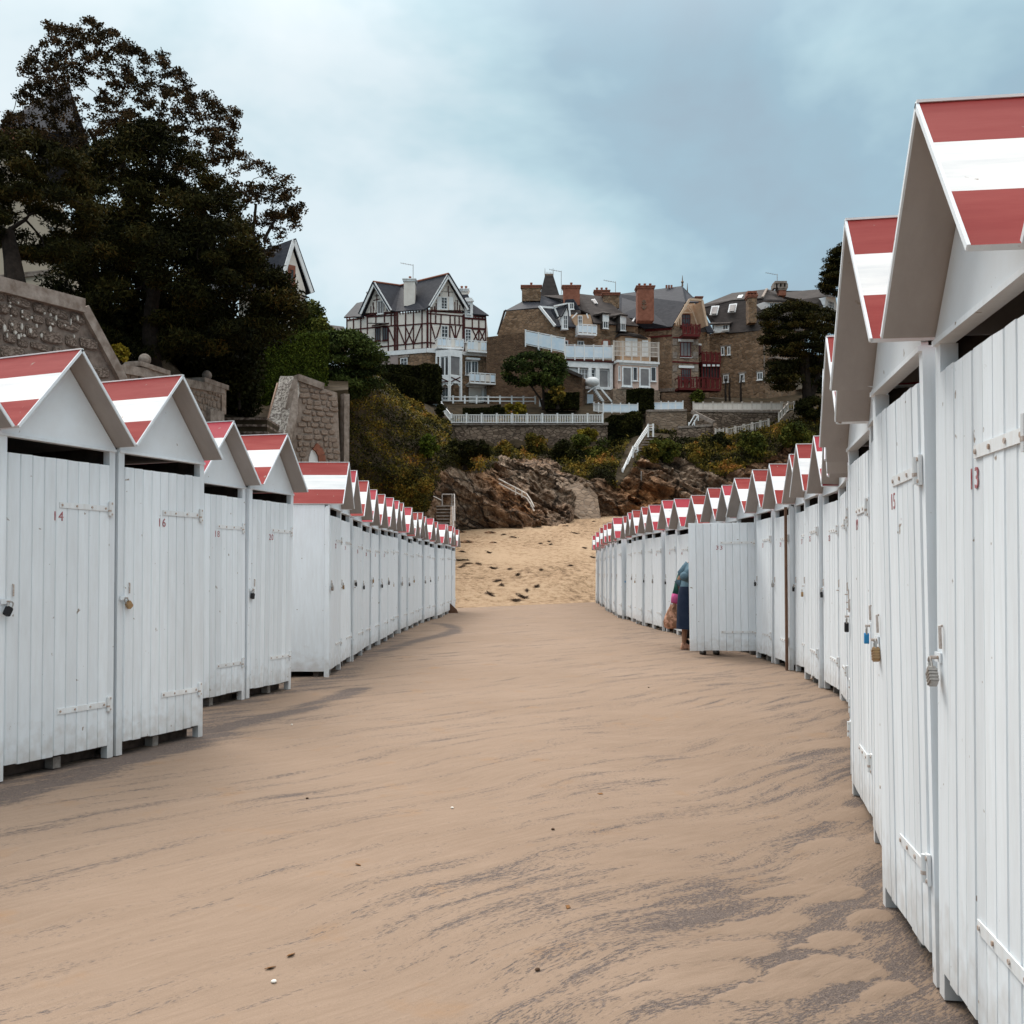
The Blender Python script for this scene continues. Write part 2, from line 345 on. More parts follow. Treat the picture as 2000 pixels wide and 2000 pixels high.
def sand_mat():
    """wind-blown sand over dark gritty asphalt; where the sand is thin the 'bare' attribute and streaky noise let the asphalt show"""
    m = bpy.data.materials.new('sand_over_asphalt'); m.use_nodes = True
    nt = m.node_tree; N = nt.nodes; L = nt.links; p = N['Principled BSDF']
    p.inputs['Roughness'].default_value = .95; p.inputs['Specular IOR Level'].default_value = .15
    tc = N.new('ShaderNodeTexCoord')
    def nz(sc, det, stretch=None, rot=0, dist=0, rough=.6):
        n = N.new('ShaderNodeTexNoise'); n.inputs['Scale'].default_value = sc; n.inputs['Detail'].default_value = det
        n.inputs['Distortion'].default_value = dist; n.inputs['Roughness'].default_value = rough
        if stretch:
            mp = N.new('ShaderNodeMapping'); mp.inputs['Rotation'].default_value = (0,0,rot); mp.inputs['Scale'].default_value = stretch
            L.new(tc.outputs['Object'], mp.inputs['Vector']); L.new(mp.outputs[0], n.inputs['Vector'])
        else: L.new(tc.outputs['Object'], n.inputs['Vector'])
        return n.outputs['Fac']
    def math_(op, a, b):
        k = N.new('ShaderNodeMath'); k.operation = op
        for i, x in enumerate((a, b)):
            if isinstance(x, (int, float)): k.inputs[i].default_value = x
            else: L.new(x, k.inputs[i])
        return k.outputs[0]
    def rng(x, a, b, c=0, d=1):
        r = N.new('ShaderNodeMapRange'); r.inputs[1].default_value = a; r.inputs[2].default_value = b; r.inputs[3].default_value = c; r.inputs[4].default_value = d
        L.new(x, r.inputs[0]); return r.outputs[0]
    at_ = N.new('ShaderNodeAttribute'); at_.attribute_name = 'bare'
    RZ = R(-46)
    warp = N.new('ShaderNodeTexNoise'); warp.inputs['Scale'].default_value = .5; warp.inputs['Detail'].default_value = 2; L.new(tc.outputs['Object'], warp.inputs['Vector'])
    wv = N.new('ShaderNodeVectorMath'); wv.operation = 'MULTIPLY_ADD'; wv.inputs[1].default_value = (.55,.55,0); L.new(warp.outputs['Color'], wv.inputs[0]); L.new(tc.outputs['Object'], wv.inputs[2])
    def wz(sc, det, stretch, rough=.6, dist=0):
        n = N.new('ShaderNodeTexNoise'); n.inputs['Scale'].default_value = sc; n.inputs['Detail'].default_value = det; n.inputs['Roughness'].default_value = rough; n.inputs['Distortion'].default_value = dist
        r0 = N.new('ShaderNodeMapping'); r0.inputs['Rotation'].default_value = (0,0,RZ); L.new(wv.outputs[0], r0.inputs['Vector'])
        mp = N.new('ShaderNodeMapping'); mp.inputs['Scale'].default_value = stretch; L.new(r0.outputs[0], mp.inputs['Vector']); L.new(mp.outputs[0], n.inputs['Vector'])
        return n.outputs['Fac']
    streak = wz(1.35, 8, (.5, 4.8, 1), .62, .2)
    rip = wz(6.0, 5, (.6, 4.8, 1), .62, .2)
    fleck = wz(58, 4, (.6, 2.6, 1), .65)
    big = nz(.45, 3)
    fine = nz(420, 2)
    grit = nz(170, 3)
    stain = nz(2.3, 5)
    s = math_('ADD', math_('MULTIPLY', at_.outputs['Fac'], .75), math_('MULTIPLY', math_('SUBTRACT', streak, .5), 2.6))
    s = math_('ADD', s, math_('MULTIPLY', math_('SUBTRACT', rip, .5), 1.3))
    s = math_('ADD', s, math_('MULTIPLY', math_('SUBTRACT', big, .5), .9))
    frac = rng(s, -.16, .70)                                   # how much of the asphalt shows here
    fl = math_('ADD', math_('MULTIPLY', fleck, .75), math_('MULTIPLY', grit, .25))
    thr = rng(frac, 0, 1, .68, .40)
    d_ = math_('SUBTRACT', fl, thr)
    bare = rng(d_, -.025, .035, 0, .93)
    sa = N.new('ShaderNodeMix'); sa.data_type = 'RGBA'; sa.inputs['A'].default_value = (.198,.138,.098,1); sa.inputs['B'].default_value = (.280,.203,.150,1)
    L.new(rng(math_('ADD', math_('MULTIPLY', rip, .45), math_('MULTIPLY', big, .55)), .28, .72), sa.inputs['Factor'])
    st = N.new('ShaderNodeMix'); st.data_type = 'RGBA'; st.inputs['B'].default_value = (.25,.145,.075,1)
    L.new(sa.outputs['Result'], st.inputs['A']); L.new(rng(stain, .60, .74, 0, .55), st.inputs['Factor'])
    as_ = N.new('ShaderNodeMix'); as_.data_type = 'RGBA'; as_.inputs['A'].default_value = (.045,.036,.034,1); as_.inputs['B'].default_value = (.17,.135,.12,1)
    L.new(rng(grit, .36, .66), as_.inputs['Factor'])
    mx = N.new('ShaderNodeMix'); mx.data_type = 'RGBA'
    L.new(st.outputs['Result'], mx.inputs['A']); L.new(as_.outputs['Result'], mx.inputs['B']); L.new(bare, mx.inputs['Factor'])
    gr = N.new('ShaderNodeVectorMath'); gr.operation = 'SCALE'
    L.new(mx.outputs['Result'], gr.inputs[0]); L.new(rng(fine, .3, .7, .84, 1.14), gr.inputs['Scale'])
    L.new(gr.outputs[0], p.inputs['Base Color'])
    h = math_('ADD', math_('MULTIPLY', bare, -.5), math_('MULTIPLY', rip, 1.3))
    h = math_('ADD', h, math_('MULTIPLY', grit, .2)); h = math_('ADD', h, math_('MULTIPLY', frac, -.5))
    bp = N.new('ShaderNodeBump'); bp.inputs['Strength'].default_value = .42; bp.inputs['Distance'].default_value = .014
    L.new(h, bp.inputs['Height']); L.new(bp.outputs[0], p.inputs['Normal'])
    return m
M_sand = sand_mat()
def beach_mat():
    m = bpy.data.materials.new('beach_sand'); m.use_nodes = True
    nt = m.node_tree; N = nt.nodes; L = nt.links; p = N['Principled BSDF']
    p.inputs['Roughness'].default_value = .95; p.inputs['Specular IOR Level'].default_value = .15
    tc = N.new('ShaderNodeTexCoord'); mp = N.new('ShaderNodeMapping'); mp.inputs['Scale'].default_value = (1,.55,1)
    L.new(tc.outputs['Object'], mp.inputs['Vector'])
    n = N.new('ShaderNodeTexNoise'); n.inputs['Scale'].default_value = 3.4; n.inputs['Detail'].default_value = 8; n.inputs['Roughness'].default_value = .78
    L.new(mp.outputs[0], n.inputs['Vector'])
    n2 = N.new('ShaderNodeTexNoise'); n2.inputs['Scale'].default_value = .16; n2.inputs['Detail'].default_value = 4; L.new(mp.outputs[0], n2.inputs['Vector'])
    cr = N.new('ShaderNodeValToRGB'); e = cr.color_ramp.elements
    e[0].position = .36; e[0].color = (.115,.068,.038,1); e[1].position = .58; e[1].color = (.39,.272,.172,1)
    a = e.new(.45); a.color = (.28,.182,.106,1)
    ad = N.new('ShaderNodeMath'); ad.operation = 'MULTIPLY_ADD'; ad.inputs[1].default_value = .45; L.new(n2.outputs['Fac'], ad.inputs[0])
    k = N.new('ShaderNodeMath'); k.operation = 'MULTIPLY_ADD'; k.inputs[1].default_value = .95; k.inputs[2].default_value = -.2; L.new(n.outputs['Fac'], k.inputs[0])
    L.new(k.outputs[0], ad.inputs[2]); L.new(ad.outputs[0], cr.inputs['Fac']); L.new(cr.outputs['Color'], p.inputs['Base Color'])
    bp = N.new('ShaderNodeBump'); bp.inputs['Strength'].default_value = 1.0; bp.inputs['Distance'].default_value = .12
    L.new(n.outputs['Fac'], bp.inputs['Height']); L.new(bp.outputs[0], p.inputs['Normal'])
    return m
M_beach = beach_mat()
def rock_mat():
    m = bpy.data.materials.new('cliff_rock'); m.use_nodes = True
    nt = m.node_tree; N = nt.nodes; L = nt.links; p = N['Principled BSDF']; p.inputs['Roughness'].default_value = .9
    p.inputs['Specular IOR Level'].default_value = .2
    tc = N.new('ShaderNodeTexCoord')
    mp = N.new('ShaderNodeMapping'); mp.inputs['Rotation'].default_value = (0, R(-30), 0)
    L.new(tc.outputs['Object'], mp.inputs['Vector'])
    mp2 = N.new('ShaderNodeMapping'); mp2.inputs['Scale'].default_value = (.5,.7,1.25); L.new(mp.outputs[0], mp2.inputs['Vector'])
    n = N.new('ShaderNodeTexNoise'); n.inputs['Scale'].default_value = 1.5; n.inputs['Detail'].default_value = 13; n.inputs['Roughness'].default_value = .78; n.inputs['Distortion'].default_value = .5
    L.new(mp2.outputs[0], n.inputs['Vector'])
    n2 = N.new('ShaderNodeTexNoise'); n2.inputs['Scale'].default_value = .13; n2.inputs['Detail'].default_value = 4; L.new(tc.outputs['Object'], n2.inputs['Vector'])
    ad = N.new('ShaderNodeVectorMath'); ad.operation = 'MULTIPLY_ADD'; ad.inputs[1].default_value = (.7,.7,.7); L.new(n.outputs['Color'], ad.inputs[0]); L.new(mp2.outputs[0], ad.inputs[2])
    vo = N.new('ShaderNodeTexVoronoi'); vo.feature = 'DISTANCE_TO_EDGE'; vo.inputs['Scale'].default_value = .55; L.new(ad.outputs[0], vo.inputs['Vector'])
    ck = N.new('ShaderNodeMapRange'); ck.inputs[1].default_value = .0; ck.inputs[2].default_value = .035; L.new(vo.outputs['Distance'], ck.inputs[0])
    cr = N.new('ShaderNodeValToRGB'); e = cr.color_ramp.elements
    e[0].position = .36; e[0].color = (.045,.031,.023,1); e[1].position = .62; e[1].color = (.48,.36,.265,1)
    a = e.new(.48); a.color = (.19,.125,.083,1)
    L.new(n.outputs['Fac'], cr.inputs['Fac'])
    mc = N.new('ShaderNodeMix'); mc.data_type = 'RGBA'; mc.inputs['A'].default_value = (.07,.048,.035,1); L.new(cr.outputs['Color'], mc.inputs['B']); L.new(ck.outputs[0], mc.inputs['Factor'])
    mx = N.new('ShaderNodeMix'); mx.data_type = 'RGBA'; mx.blend_type = 'MULTIPLY'; mx.inputs['B'].default_value = (1.0,.68,.42,1)
    r = N.new('ShaderNodeMapRange'); r.inputs[1].default_value = .4; r.inputs[2].default_value = .62; L.new(n2.outputs['Fac'], r.inputs[0])
    L.new(r.outputs[0], mx.inputs['Factor']); L.new(mc.outputs['Result'], mx.inputs['A']); L.new(mx.outputs['Result'], p.inputs['Base Color'])
    hh = N.new('ShaderNodeMath'); hh.operation = 'ADD'; L.new(n.outputs['Fac'], hh.inputs[0]); L.new(ck.outputs[0], hh.inputs[1])
    bp = N.new('ShaderNodeBump'); bp.inputs['Strength'].default_value = 1; bp.inputs['Distance'].default_value = .35
    L.new(hh.outputs[0], bp.inputs['Height']); L.new(bp.outputs[0], p.inputs['Normal'])
    return m
M_rock = rock_mat()
M_soil = mat('dark_soil', (.035,.026,.016), .95, (.07,.05,.03), 2, bump=.5)

def leafmat(name, cols, rough=.9):
    m = mat(name, cols[0], .9, attr='tone', extra=cols, spec=.04)
    return m
M_leaf_red = leafmat('brown_broad_leaf', [(.020,.016,.008),(.040,.028,.013),(.072,.044,.02),(.11,.058,.03)])
M_leaf_pine = leafmat('pine_needle', [(.008,.0085,.004),(.016,.016,.005),(.034,.030,.008),(.075,.048,.013)])
M_leaf_hedge = leafmat('hedge_leaf', [(.02,.027,.007),(.045,.062,.010),(.085,.11,.015),(.15,.17,.025)])
M_leaf_cyp = leafmat('cypress_leaf', [(.014,.020,.008),(.03,.042,.012),(.06,.08,.02),(.10,.12,.03)])
M_leaf_scrub = leafmat('hillside_leaf', [(.020,.020,.008),(.060,.055,.013),(.135,.10,.02),(.23,.15,.025),(.27,.115,.03)])
M_leaf_green = leafmat('green_shrub_leaf', [(.02,.026,.008),(.05,.06,.013),(.10,.105,.02),(.17,.15,.03)])
M_leaf_dark = leafmat('dark_hedge_leaf', [(.008,.009,.004),(.016,.017,.006),(.03,.03,.008),(.055,.05,.014)])
M_leaf_yel = leafmat('yellow_shrub_leaf', [(.06,.05,.010),(.14,.11,.015),(.24,.18,.02),(.32,.23,.03)])
# ------------------------------------------------------------------ rows of huts: where the fronts stand
def gp(u, v, z=0):
    d = ray(u, v); t = (z-CH)/d.z; p = CAM + d*t; return (p.x, p.y)
RROW = [(-1.0,1.0),(1.10,1.40),(1.22,2.35),(1.353,3.29),(1.493,4.14),(1.76,5.16),(2.06,6.23),(2.46,7.4),(2.88,8.7),(3.2,10),(3.42,11.7),(3.55,13.5),(3.57,15),(3.48,17.5),(3.33,19.3),
        (3.18,21),(3.05,23),(2.95,25.5),(2.88,28),(3.0,32),(3.2,36),(3.38,41)]
LROW = [(-2.155,12.04),(-2.2,14.5),(-2.25,17),(-2.25,20),(-2.22,23),(-2.1,25.5),(-1.93,28),(-1.75,32.2)]
def gz(x, y):
    a = smooth(0.2, 1.3, x) * (1 - smooth(6.2, 10.0, y)); return -0.09*a

# ------------------------------------------------------------------ ground
def yend(x): return 35 + (min(max(x, -30), 30)+1.9)*1.35
PUDDLE = [  # dark wet curves of swept asphalt: (points, half width)
    ([gp(375,1440), gp(470,1412), gp(560,1392), gp(640,1368), gp(700,1345)], .13),
    ([gp(745,1272), gp(800,1255), gp(850,1243), gp(885,1235), gp(888,1226), gp(870,1219), gp(845,1217)], .16),
    ([gp(0,1560), gp(90,1530), gp(200,1497), gp(330,1462), gp(420,1432)], .16)]
# little sand fans blown out from the feet of the near right huts: centre, reach, width, height
FANS = [(gp(u, v), l, w, h) for u, v, l, w, h in ((1610,1795,.16,.045,.03),(1660,1850,.13,.05,.035),(1560,1852,.20,.05,.02),(1500,1900,.22,.05,.02),(1730,1880,.10,.035,.04),(1625,1705,.16,.05,.03),(1585,1652,.22,.05,.025),(1600,1612,.16,.05,.03),
        (1770,1965,.10,.04,.03),(1400,1838,.28,.05,.014),(1470,1775,.25,.05,.015),(1690,1745,.10,.05,.05),(1530,1700,.22,.045,.018),(1640,1560,.2,.07,.03),(1590,1440,.35,.09,.02),(1330,1900,.3,.05,.012))]
def fan(x, y):
    t = 0
    for (cx, cy), l, w, h in FANS:
        dx, dy = x-cx, y-cy; ca, sa = .82, .57
        a = dx*ca + dy*sa; c = -dx*sa + dy*ca
        a += .02*noise.noise(Vector((x*20, y*20, 0))); c += .03*noise.noise(Vector((x*9, y*9, 4)))
        wl = w*(1.0 + .7*a/l)
        q = (a/l)**2 + (c/max(.02, wl))**2
        if q < 5: t = max(t, h*(1 - smooth(.25, 1.6, q)))
    return t
def seg_d(p, a, b):
    ax, ay = a; bx, by = b; dx, dy = bx-ax, by-ay
    t = ((p[0]-ax)*dx + (p[1]-ay)*dy)/(dx*dx+dy*dy); t = min(1, max(0, t))
    return math.hypot(p[0]-ax-t*dx, p[1]-ay-t*dy)
def bare_at(x, y):
    b = 0.0
    if y < 36 and abs(x) < 6:
        for pts, w in PUDDLE:
            d = min(seg_d((x, y), a, c) for a, c in zip(pts, pts[1:]))
            b = max(b, 1.05*(1 - smooth(w*.3, w*1.7, d)))
        # along the feet of both rows and in the near right corner the sand has blown away
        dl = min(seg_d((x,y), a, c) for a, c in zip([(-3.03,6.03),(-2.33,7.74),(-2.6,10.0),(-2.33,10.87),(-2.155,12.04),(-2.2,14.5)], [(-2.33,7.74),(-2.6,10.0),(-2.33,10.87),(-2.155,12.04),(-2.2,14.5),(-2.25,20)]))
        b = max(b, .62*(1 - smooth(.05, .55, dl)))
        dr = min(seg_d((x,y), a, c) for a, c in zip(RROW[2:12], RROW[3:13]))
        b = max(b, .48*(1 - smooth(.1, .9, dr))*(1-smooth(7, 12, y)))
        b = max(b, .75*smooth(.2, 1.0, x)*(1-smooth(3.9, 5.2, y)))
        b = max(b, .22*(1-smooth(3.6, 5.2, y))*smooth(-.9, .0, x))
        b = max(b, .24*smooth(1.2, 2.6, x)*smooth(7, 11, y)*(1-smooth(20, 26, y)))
        f = fan(x, y) if x > 0 and y < 8 else 0
        if f > 0: b -= 1.6*min(1, f/.012)
    elif abs(x) >= 6: b = .5
    return b
def grid_sheet(name, xs, ys, zf, m, attr=None, yf=None):
    vs = []; at_ = []
    for y in ys:
        for x in xs:
            yy = yf(x, y) if yf else y
            vs.append((x, yy, zf(x, yy)))
            if attr: at_.append(attr(x, yy))
    nx = len(xs); fs = [(j*nx+i, j*nx+i+1, (j+1)*nx+i+1, (j+1)*nx+i) for j in range(len(ys)-1) for i in range(nx-1)]
    me = bpy.data.meshes.new(name); me.from_pydata(vs, [], fs); me.materials.append(m)
    me.polygons.foreach_set('use_smooth', [True]*len(fs))
    if attr:
        a = me.attributes.new('bare', 'FLOAT', 'POINT'); a.data.foreach_set('value', at_)
    me.update(); return struct(link(me, name))
def arange(a, b, s): return [a+i*s for i in range(int(round((b-a)/s)))]
def path_z(x, y):
    z = gz(x, y)
    if y < 18 and abs(x) < 5:
        n = noise.noise(Vector((x*.9+.3*y, y*2.6-.8*x, 0)))
        z += .012*n + .006*noise.noise(Vector((x*2.2, y*7-2*x, 3)))
        z += .22*fan(x, y)
    return z - .004
xs = [-90,-50,-30,-18,-12,-8] + arange(-6,-3.4,.25) + arange(-3.4, .3, .06) + arange(.3, 1.9, .025) + arange(1.9, 2.6, .06) + arange(2.6, 6, .25) + [6,8,12,18,30,50,90]
ys = [-40,-20,-8,-2,0] + arange(.5,2.2,.1) + arange(2.2, 4.6, .025) + arange(4.6, 9, .06) + arange(9, 16, .1) + arange(16, 30, .35) + arange(30, 40.01, .5)
def path_y(x, y): return y if y <= 30 else 30 + (y-30)/10*(yend(x) + .35*noise.noise(Vector((x*1.3,0,5))) - 30)
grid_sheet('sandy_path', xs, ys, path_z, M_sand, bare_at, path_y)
def beach_z(x, y):
    d = y - yend(min(max(x,-20),20))
    z = .135*max(0, y-40)*smooth(0, 6, d) if d > 0 else -.0
    z -= .05
    if d > 0: z += .05*noise.noise(Vector((x*.7, y*.5, 0)))*min(1, d) + .12*noise.noise(Vector((x*.15, y*.12, 9)))*min(1,d/4)
    return z
bxs = [-300,-150,-80,-50,-35,-25] + arange(-20, 24, .5) + [24,30,40,60,90,150,300]
bys = arange(14, 31, 1.0) + arange(31, 60, .45) + arange(60, 100, .9) + [100,130,200,400,900]
grid_sheet('beach', bxs, bys, lambda x, y: min(beach_z(x, min(y, 95)), 9) - (.25 if y < 30 else 0), M_beach)

# ------------------------------------------------------------------ cliff and hillside: surveyed profile lines from foot to top
ROWS = [
 [(560,1090,57),(680,1065,62),(780,1055,66),(860,1046,69),(900,1044,71),(1000,1044,72),(1085,1043,72.5),(1112,1030,75),(1125,1018,81.5),(1300,1014,83.5),(1500,1006,86),(1760,990,90)],
 [(560,1000,57),(680,1000,60),(780,1005,64),(860,990,67.5),(940,985,71),(1010,1002,72.8),(1085,1022,73.6),(1112,1012,77),(1128,988,82.5),(1300,985,85),(1500,975,88),(1760,955,92)],
 [(560,900,56),(680,905,58),(780,930,62),(860,935,68),(940,930,73),(1010,948,76),(1085,985,79),(1120,960,82),(1180,940,84),(1300,945,86.5),(1500,930,90),(1760,910,94)],
 [(560,820,55),(680,820,57.5),(760,850,62),(860,890,70),(940,895,77),(1010,910,82),(1085,925,84.5),(1180,900,87),(1300,900,89.5),(1500,890,92),(1760,860,97)],
 [(560,745,55),(680,745,57),(740,765,61),(800,812,67),(860,850,75),(890,876,93.3),(1000,878,93.8),(1180,880,93.8),(1240,850,94.2),(1300,858,93.5),(1400,855,95),(1500,838,97),(1600,800,99),(1760,770,102)],
 [(560,730,60),(680,735,66),(740,745,74),(800,790,86),(860,826,93.9),(900,829,95.4),(1000,829,95.4),(1180,829,95.4),(1240,842,99.5),(1300,846,100.1),(1340,852,101.2),(1400,850,101.2),(1500,836,101.2),(1545,800,104),(1600,790,106),(1760,765,108)],
 [(560,720,80),(680,725,95),(740,735,100),(800,775,101),(860,792,102),(1000,790,104),(1180,786,104),(1240,782,105),(1340,780,107),(1500,778,110),(1760,750,116)],
 [(560,715,150),(860,770,150),(1200,768,150),(1760,735,160)],
 [(560,760,400),(860,800,400),(1200,800,400),(1760,780,400)]]
def hill_point(u, t):
    k = min(int(t), len(ROWS)-2); f = t-k
    a = lerp_tab(ROWS[k], u); b = lerp_tab(ROWS[k+1], u)
    pa = at(u, a[0], a[1]); pb = at(u, b[0], b[1])
    return pa + (pb-pa)*f
def rockness(u, t):
    """0 overgrown, 1 bare rock"""
    if t > 4: return 0
    lim = lerp_tab([(560,.3),(800,.5),(840,1.2),(862,2.2),(950,2.4),(985,3.4),(1085,3.4),(1120,2.6),(1180,2.1),(1205,1.6),(1235,2.6),(1260,3.2),(1330,2.9),(1400,2.2),(1480,2.6),(1540,3.2),(1620,2.4),(1760,2.3)], u)[0]
    return 1 - smooth(lim-.25, lim+.3, t + .35*noise.noise(Vector((u*.02, t*1.5, 0))))
def hill_disp(p, u, t):
    r = rockness(u, t)
    q = Vector(p); c, s = math.cos(R(30)), math.sin(R(30))
    across = q.z*c + q.x*s; along = q.x*c - q.z*s
    # tilted beds: stepped ridges
    n1 = noise.noise(Vector((along*.12, q.y*.2, across*1.0))); n2 = noise.noise(Vector((along*.35+9, q.y*.4, across*2.6)))
    n3 = noise.noise(Vector((along*.06, q.y*.1, across*.35+4)))
    saw = lambda x: (x % 1.0)**1.6 - .45
    w1 = across*.42 + 1.1*n3 + .25*n1; w2 = across*1.15 + 1.3*n1 + .3*n2
    fr = noise.fractal(q*.55, .9, 2.1, 5)
    w1 += .3*fr; w2 += .5*fr
    d = r*(1.2*n3 + 1.55*saw(w1)*(.5+.9*abs(n1)) + .55*saw(w2) + .3*n2 + .5*fr) + (1-r)*(.5*noise.noise(q*.35) + .2*noise.noise(q*1.1))
    return d * (smooth(0,.25,t)*.75+.25) * (1 if t < 4.5 else .15)
def build_hill():
    us = arange(560, 1761, 3)
    ts = arange(0, 3, .025) + arange(3, 4, .05) + arange(4, 6, .1) + [6, 6.5, 7, 8]
    vs = []; ma = []
    for t in ts:
        for u in us:
            p = hill_point(u, t)
            n = Vector((0, -1, .35)).normalized()
            vs.append(tuple(p + n*hill_disp(p, u, t)))
    nu = len(us); fs = []; ms = []
    for j in range(len(ts)-1):
        for i in range(nu-1):
            fs.append((j*nu+i, j*nu+i+1, (j+1)*nu+i+1, (j+1)*nu+i)); ms.append(0 if rockness(us[i]+2, ts[j]) > .5 else 1)
    me = bpy.data.meshes.new('cliff_hillside'); me.from_pydata(vs, [], fs); me.materials.append(M_rock); me.materials.append(M_soil)
    me.polygons.foreach_set('material_index', ms); me.polygons.foreach_set('use_smooth', [False]*len(fs)); me.update()
    struct(link(me, 'cliff_hillside'))
build_hill()
# garden bank on the left, above the promenade wall, under the trees
def build_bank():
    rows = [[(-900,1100,19.8),(-200,1100,20.6),(140,1100,22.5),(200,1100,25),(216,1100,34),(330,1100,38),(430,1100,43),(525,1100,45.5),(560,1100,49.5),(690,1100,51)],
            [(-900,640,19.8),(-200,590,20.6),(0,570,21.4),(140,600,22.8),(200,710,25),(216,724,34),(330,735,38),(420,770,43),(436,815,44),(520,815,46),(560,770,49.5),(690,760,51)],
            [(-900,600,32),(0,600,34),(200,690,36),(330,705,43),(430,790,48),(520,760,53),(600,735,56),(700,735,58)],
            [(-900,590,70),(0,600,70),(330,650,70),(520,690,74),(700,728,76)],
            [(-900,700,300),(0,700,300),(330,720,300),(700,760,300)]]
    us = arange(-900, 701, 20); vs = []
    for r in rows:
        for u in us:
            v, Y = lerp_tab(r, u); vs.append(tuple(at(u, v, Y)))
    nu = len(us); fs = [(j*nu+i, j*nu+i+1, (j+1)*nu+i+1, (j+1)*nu+i) for j in range(len(rows)-1) for i in range(nu-1)]
    me = bpy.data.meshes.new('garden_bank'); me.from_pydata(vs, [], fs); me.materials.append(M_soil); me.update()
    struct(link(me, 'garden_bank'))
build_bank()

# ------------------------------------------------------------------ numbers
def text_mesh(txt, size):
    cu = bpy.data.curves.new('number', 'FONT'); cu.body = txt; cu.size = size; cu.extrude = .0012; cu.align_x = 'CENTER'; cu.align_y = 'CENTER'
    cu.resolution_u = 3; cu.space_character = 1.15
    o = bpy.data.objects.new('number', cu); COL.objects.link(o)
    dg = bpy.context.evaluated_depsgraph_get(); me = bpy.data.meshes.new_from_object(o.evaluated_get(dg))
    bpy.data.objects.remove(o); me.materials.clear(); me.materials.append(M_num)
    me.transform(Matrix.Rotation(math.pi/2, 4, 'X')); me.name = 'number'
    return me

# ------------------------------------------------------------------ a beach hut: local x along the front, y into the hut, z up
HW, DEP, RID, EAV, RHW, OV = .47, 1.30, 2.64, 2.09, .485, .165
rnd = random.Random(4)
def hm(fn, mats, name):
    b = MB(); fn(b); return b.mesh(name, mats)
def side_fn(sgn):
    def f(b):
        x = sgn*.455
        # outside painted, inside bare
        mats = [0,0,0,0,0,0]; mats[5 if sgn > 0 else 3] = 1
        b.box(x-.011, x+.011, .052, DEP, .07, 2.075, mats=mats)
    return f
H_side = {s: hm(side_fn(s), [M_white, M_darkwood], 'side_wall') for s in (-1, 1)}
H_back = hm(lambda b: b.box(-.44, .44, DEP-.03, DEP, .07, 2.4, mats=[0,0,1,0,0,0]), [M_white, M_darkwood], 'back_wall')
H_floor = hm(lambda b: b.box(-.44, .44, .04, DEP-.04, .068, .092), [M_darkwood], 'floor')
def post_fn(h, w=.052):
    def f(b):
        b.box(-w/2, w/2, -.004, .05, 0, h)
    return f
H_post = [hm(post_fn(2.046), [M_white], 'post'), hm(post_fn(2.046, .058), [M_white], 'post')]
def gable_fn(b):
    p = [(-.466,2.064),(.466,2.064),(.466,2.074),(0,2.606),(-.466,2.074)]
    n = len(p); bb = len(b.v)
    b.v += [(x,-.006,z) for x,z in p] + [(x,.016,z) for x,z in p]
    b.f.append(tuple(range(bb, bb+n))); b.m.append(0)
    b.f.append(tuple(range(bb+2*n-1, bb+n-1, -1))); b.m.append(1)
    for i in range(n):
        j = (i+1) % n; b.f.append((bb+j, bb+i, bb+n+i, bb+n+j)); b.m.append(0)
H_gable = hm(gable_fn, [M_gable, M_darkwood], 'gable_panel')
H_lintel = hm(lambda b: b.box(-.468, .468, -.016, .04, 2.046, 2.064, mats=[0,0,0,0,0,0]), [M_white], 'lintel')
def roof_fn(sgn, sag=0):
    def f(b):
        y0, y1 = -OV, DEP+.1; th = .017
        ts = [0, .32, .665, 1.0]
        nrm = Vector((sgn*(RID-EAV), 0, RHW)).normalized()
        pts = [Vector((sgn*(.002+(RHW-.002)*t), 0, RID+(EAV-RID)*t)) for t in ts]
        rows = []
        for p in pts:
            rows.append([(p.x,y0,p.z),(p.x,y1,p.z)])
        def q(a, m): b.quad(a if sgn > 0 else a[::-1], m)
        for i in range(3):
            q([rows[i][0], rows[i+1][0], rows[i+1][1], rows[i][1]], (0,1,0)[i])
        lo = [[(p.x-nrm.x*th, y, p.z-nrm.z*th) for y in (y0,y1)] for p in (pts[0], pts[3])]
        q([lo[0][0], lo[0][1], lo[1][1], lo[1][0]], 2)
        q([rows[0][0], lo[0][0], lo[1][0], rows[3][0]] , 3)     # front edge
        q([rows[0][1], rows[3][1], lo[1][1], lo[0][1]], 3)
        q([rows[3][0], lo[1][0], lo[1][1], rows[3][1]], 3)
        q([rows[0][0], rows[0][1], lo[0][1], lo[0][0]], 3)
    return f
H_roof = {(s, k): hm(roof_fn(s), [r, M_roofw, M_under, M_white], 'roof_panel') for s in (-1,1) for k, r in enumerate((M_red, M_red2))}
def bargefn(b):
    for s in (-1,1):
        d = Vector((s*RHW, 0, EAV-RID)); n = Vector((s*(RID-EAV), 0, RHW)).normalized()
        b.frame_box(Vector((0, -OV-.006, RID)) + n*.002, d, Vector((0,.009,0)), -n*.0165)
H_barge = hm(bargefn, [M_white], 'roof_edge_trim')
H_ridge = hm(lambda b: (b.frame_box(Vector((-.012,-OV-.004,RID-.004)), Vector((.024,0,0)), Vector((0,DEP+.1+OV,0)), Vector((0,0,.008)))), [M_roofw], 'ridge_strip')
NPL, DW, DZ0, DZ1 = 9, .826, .088, 1.95
PW = DW/NPL
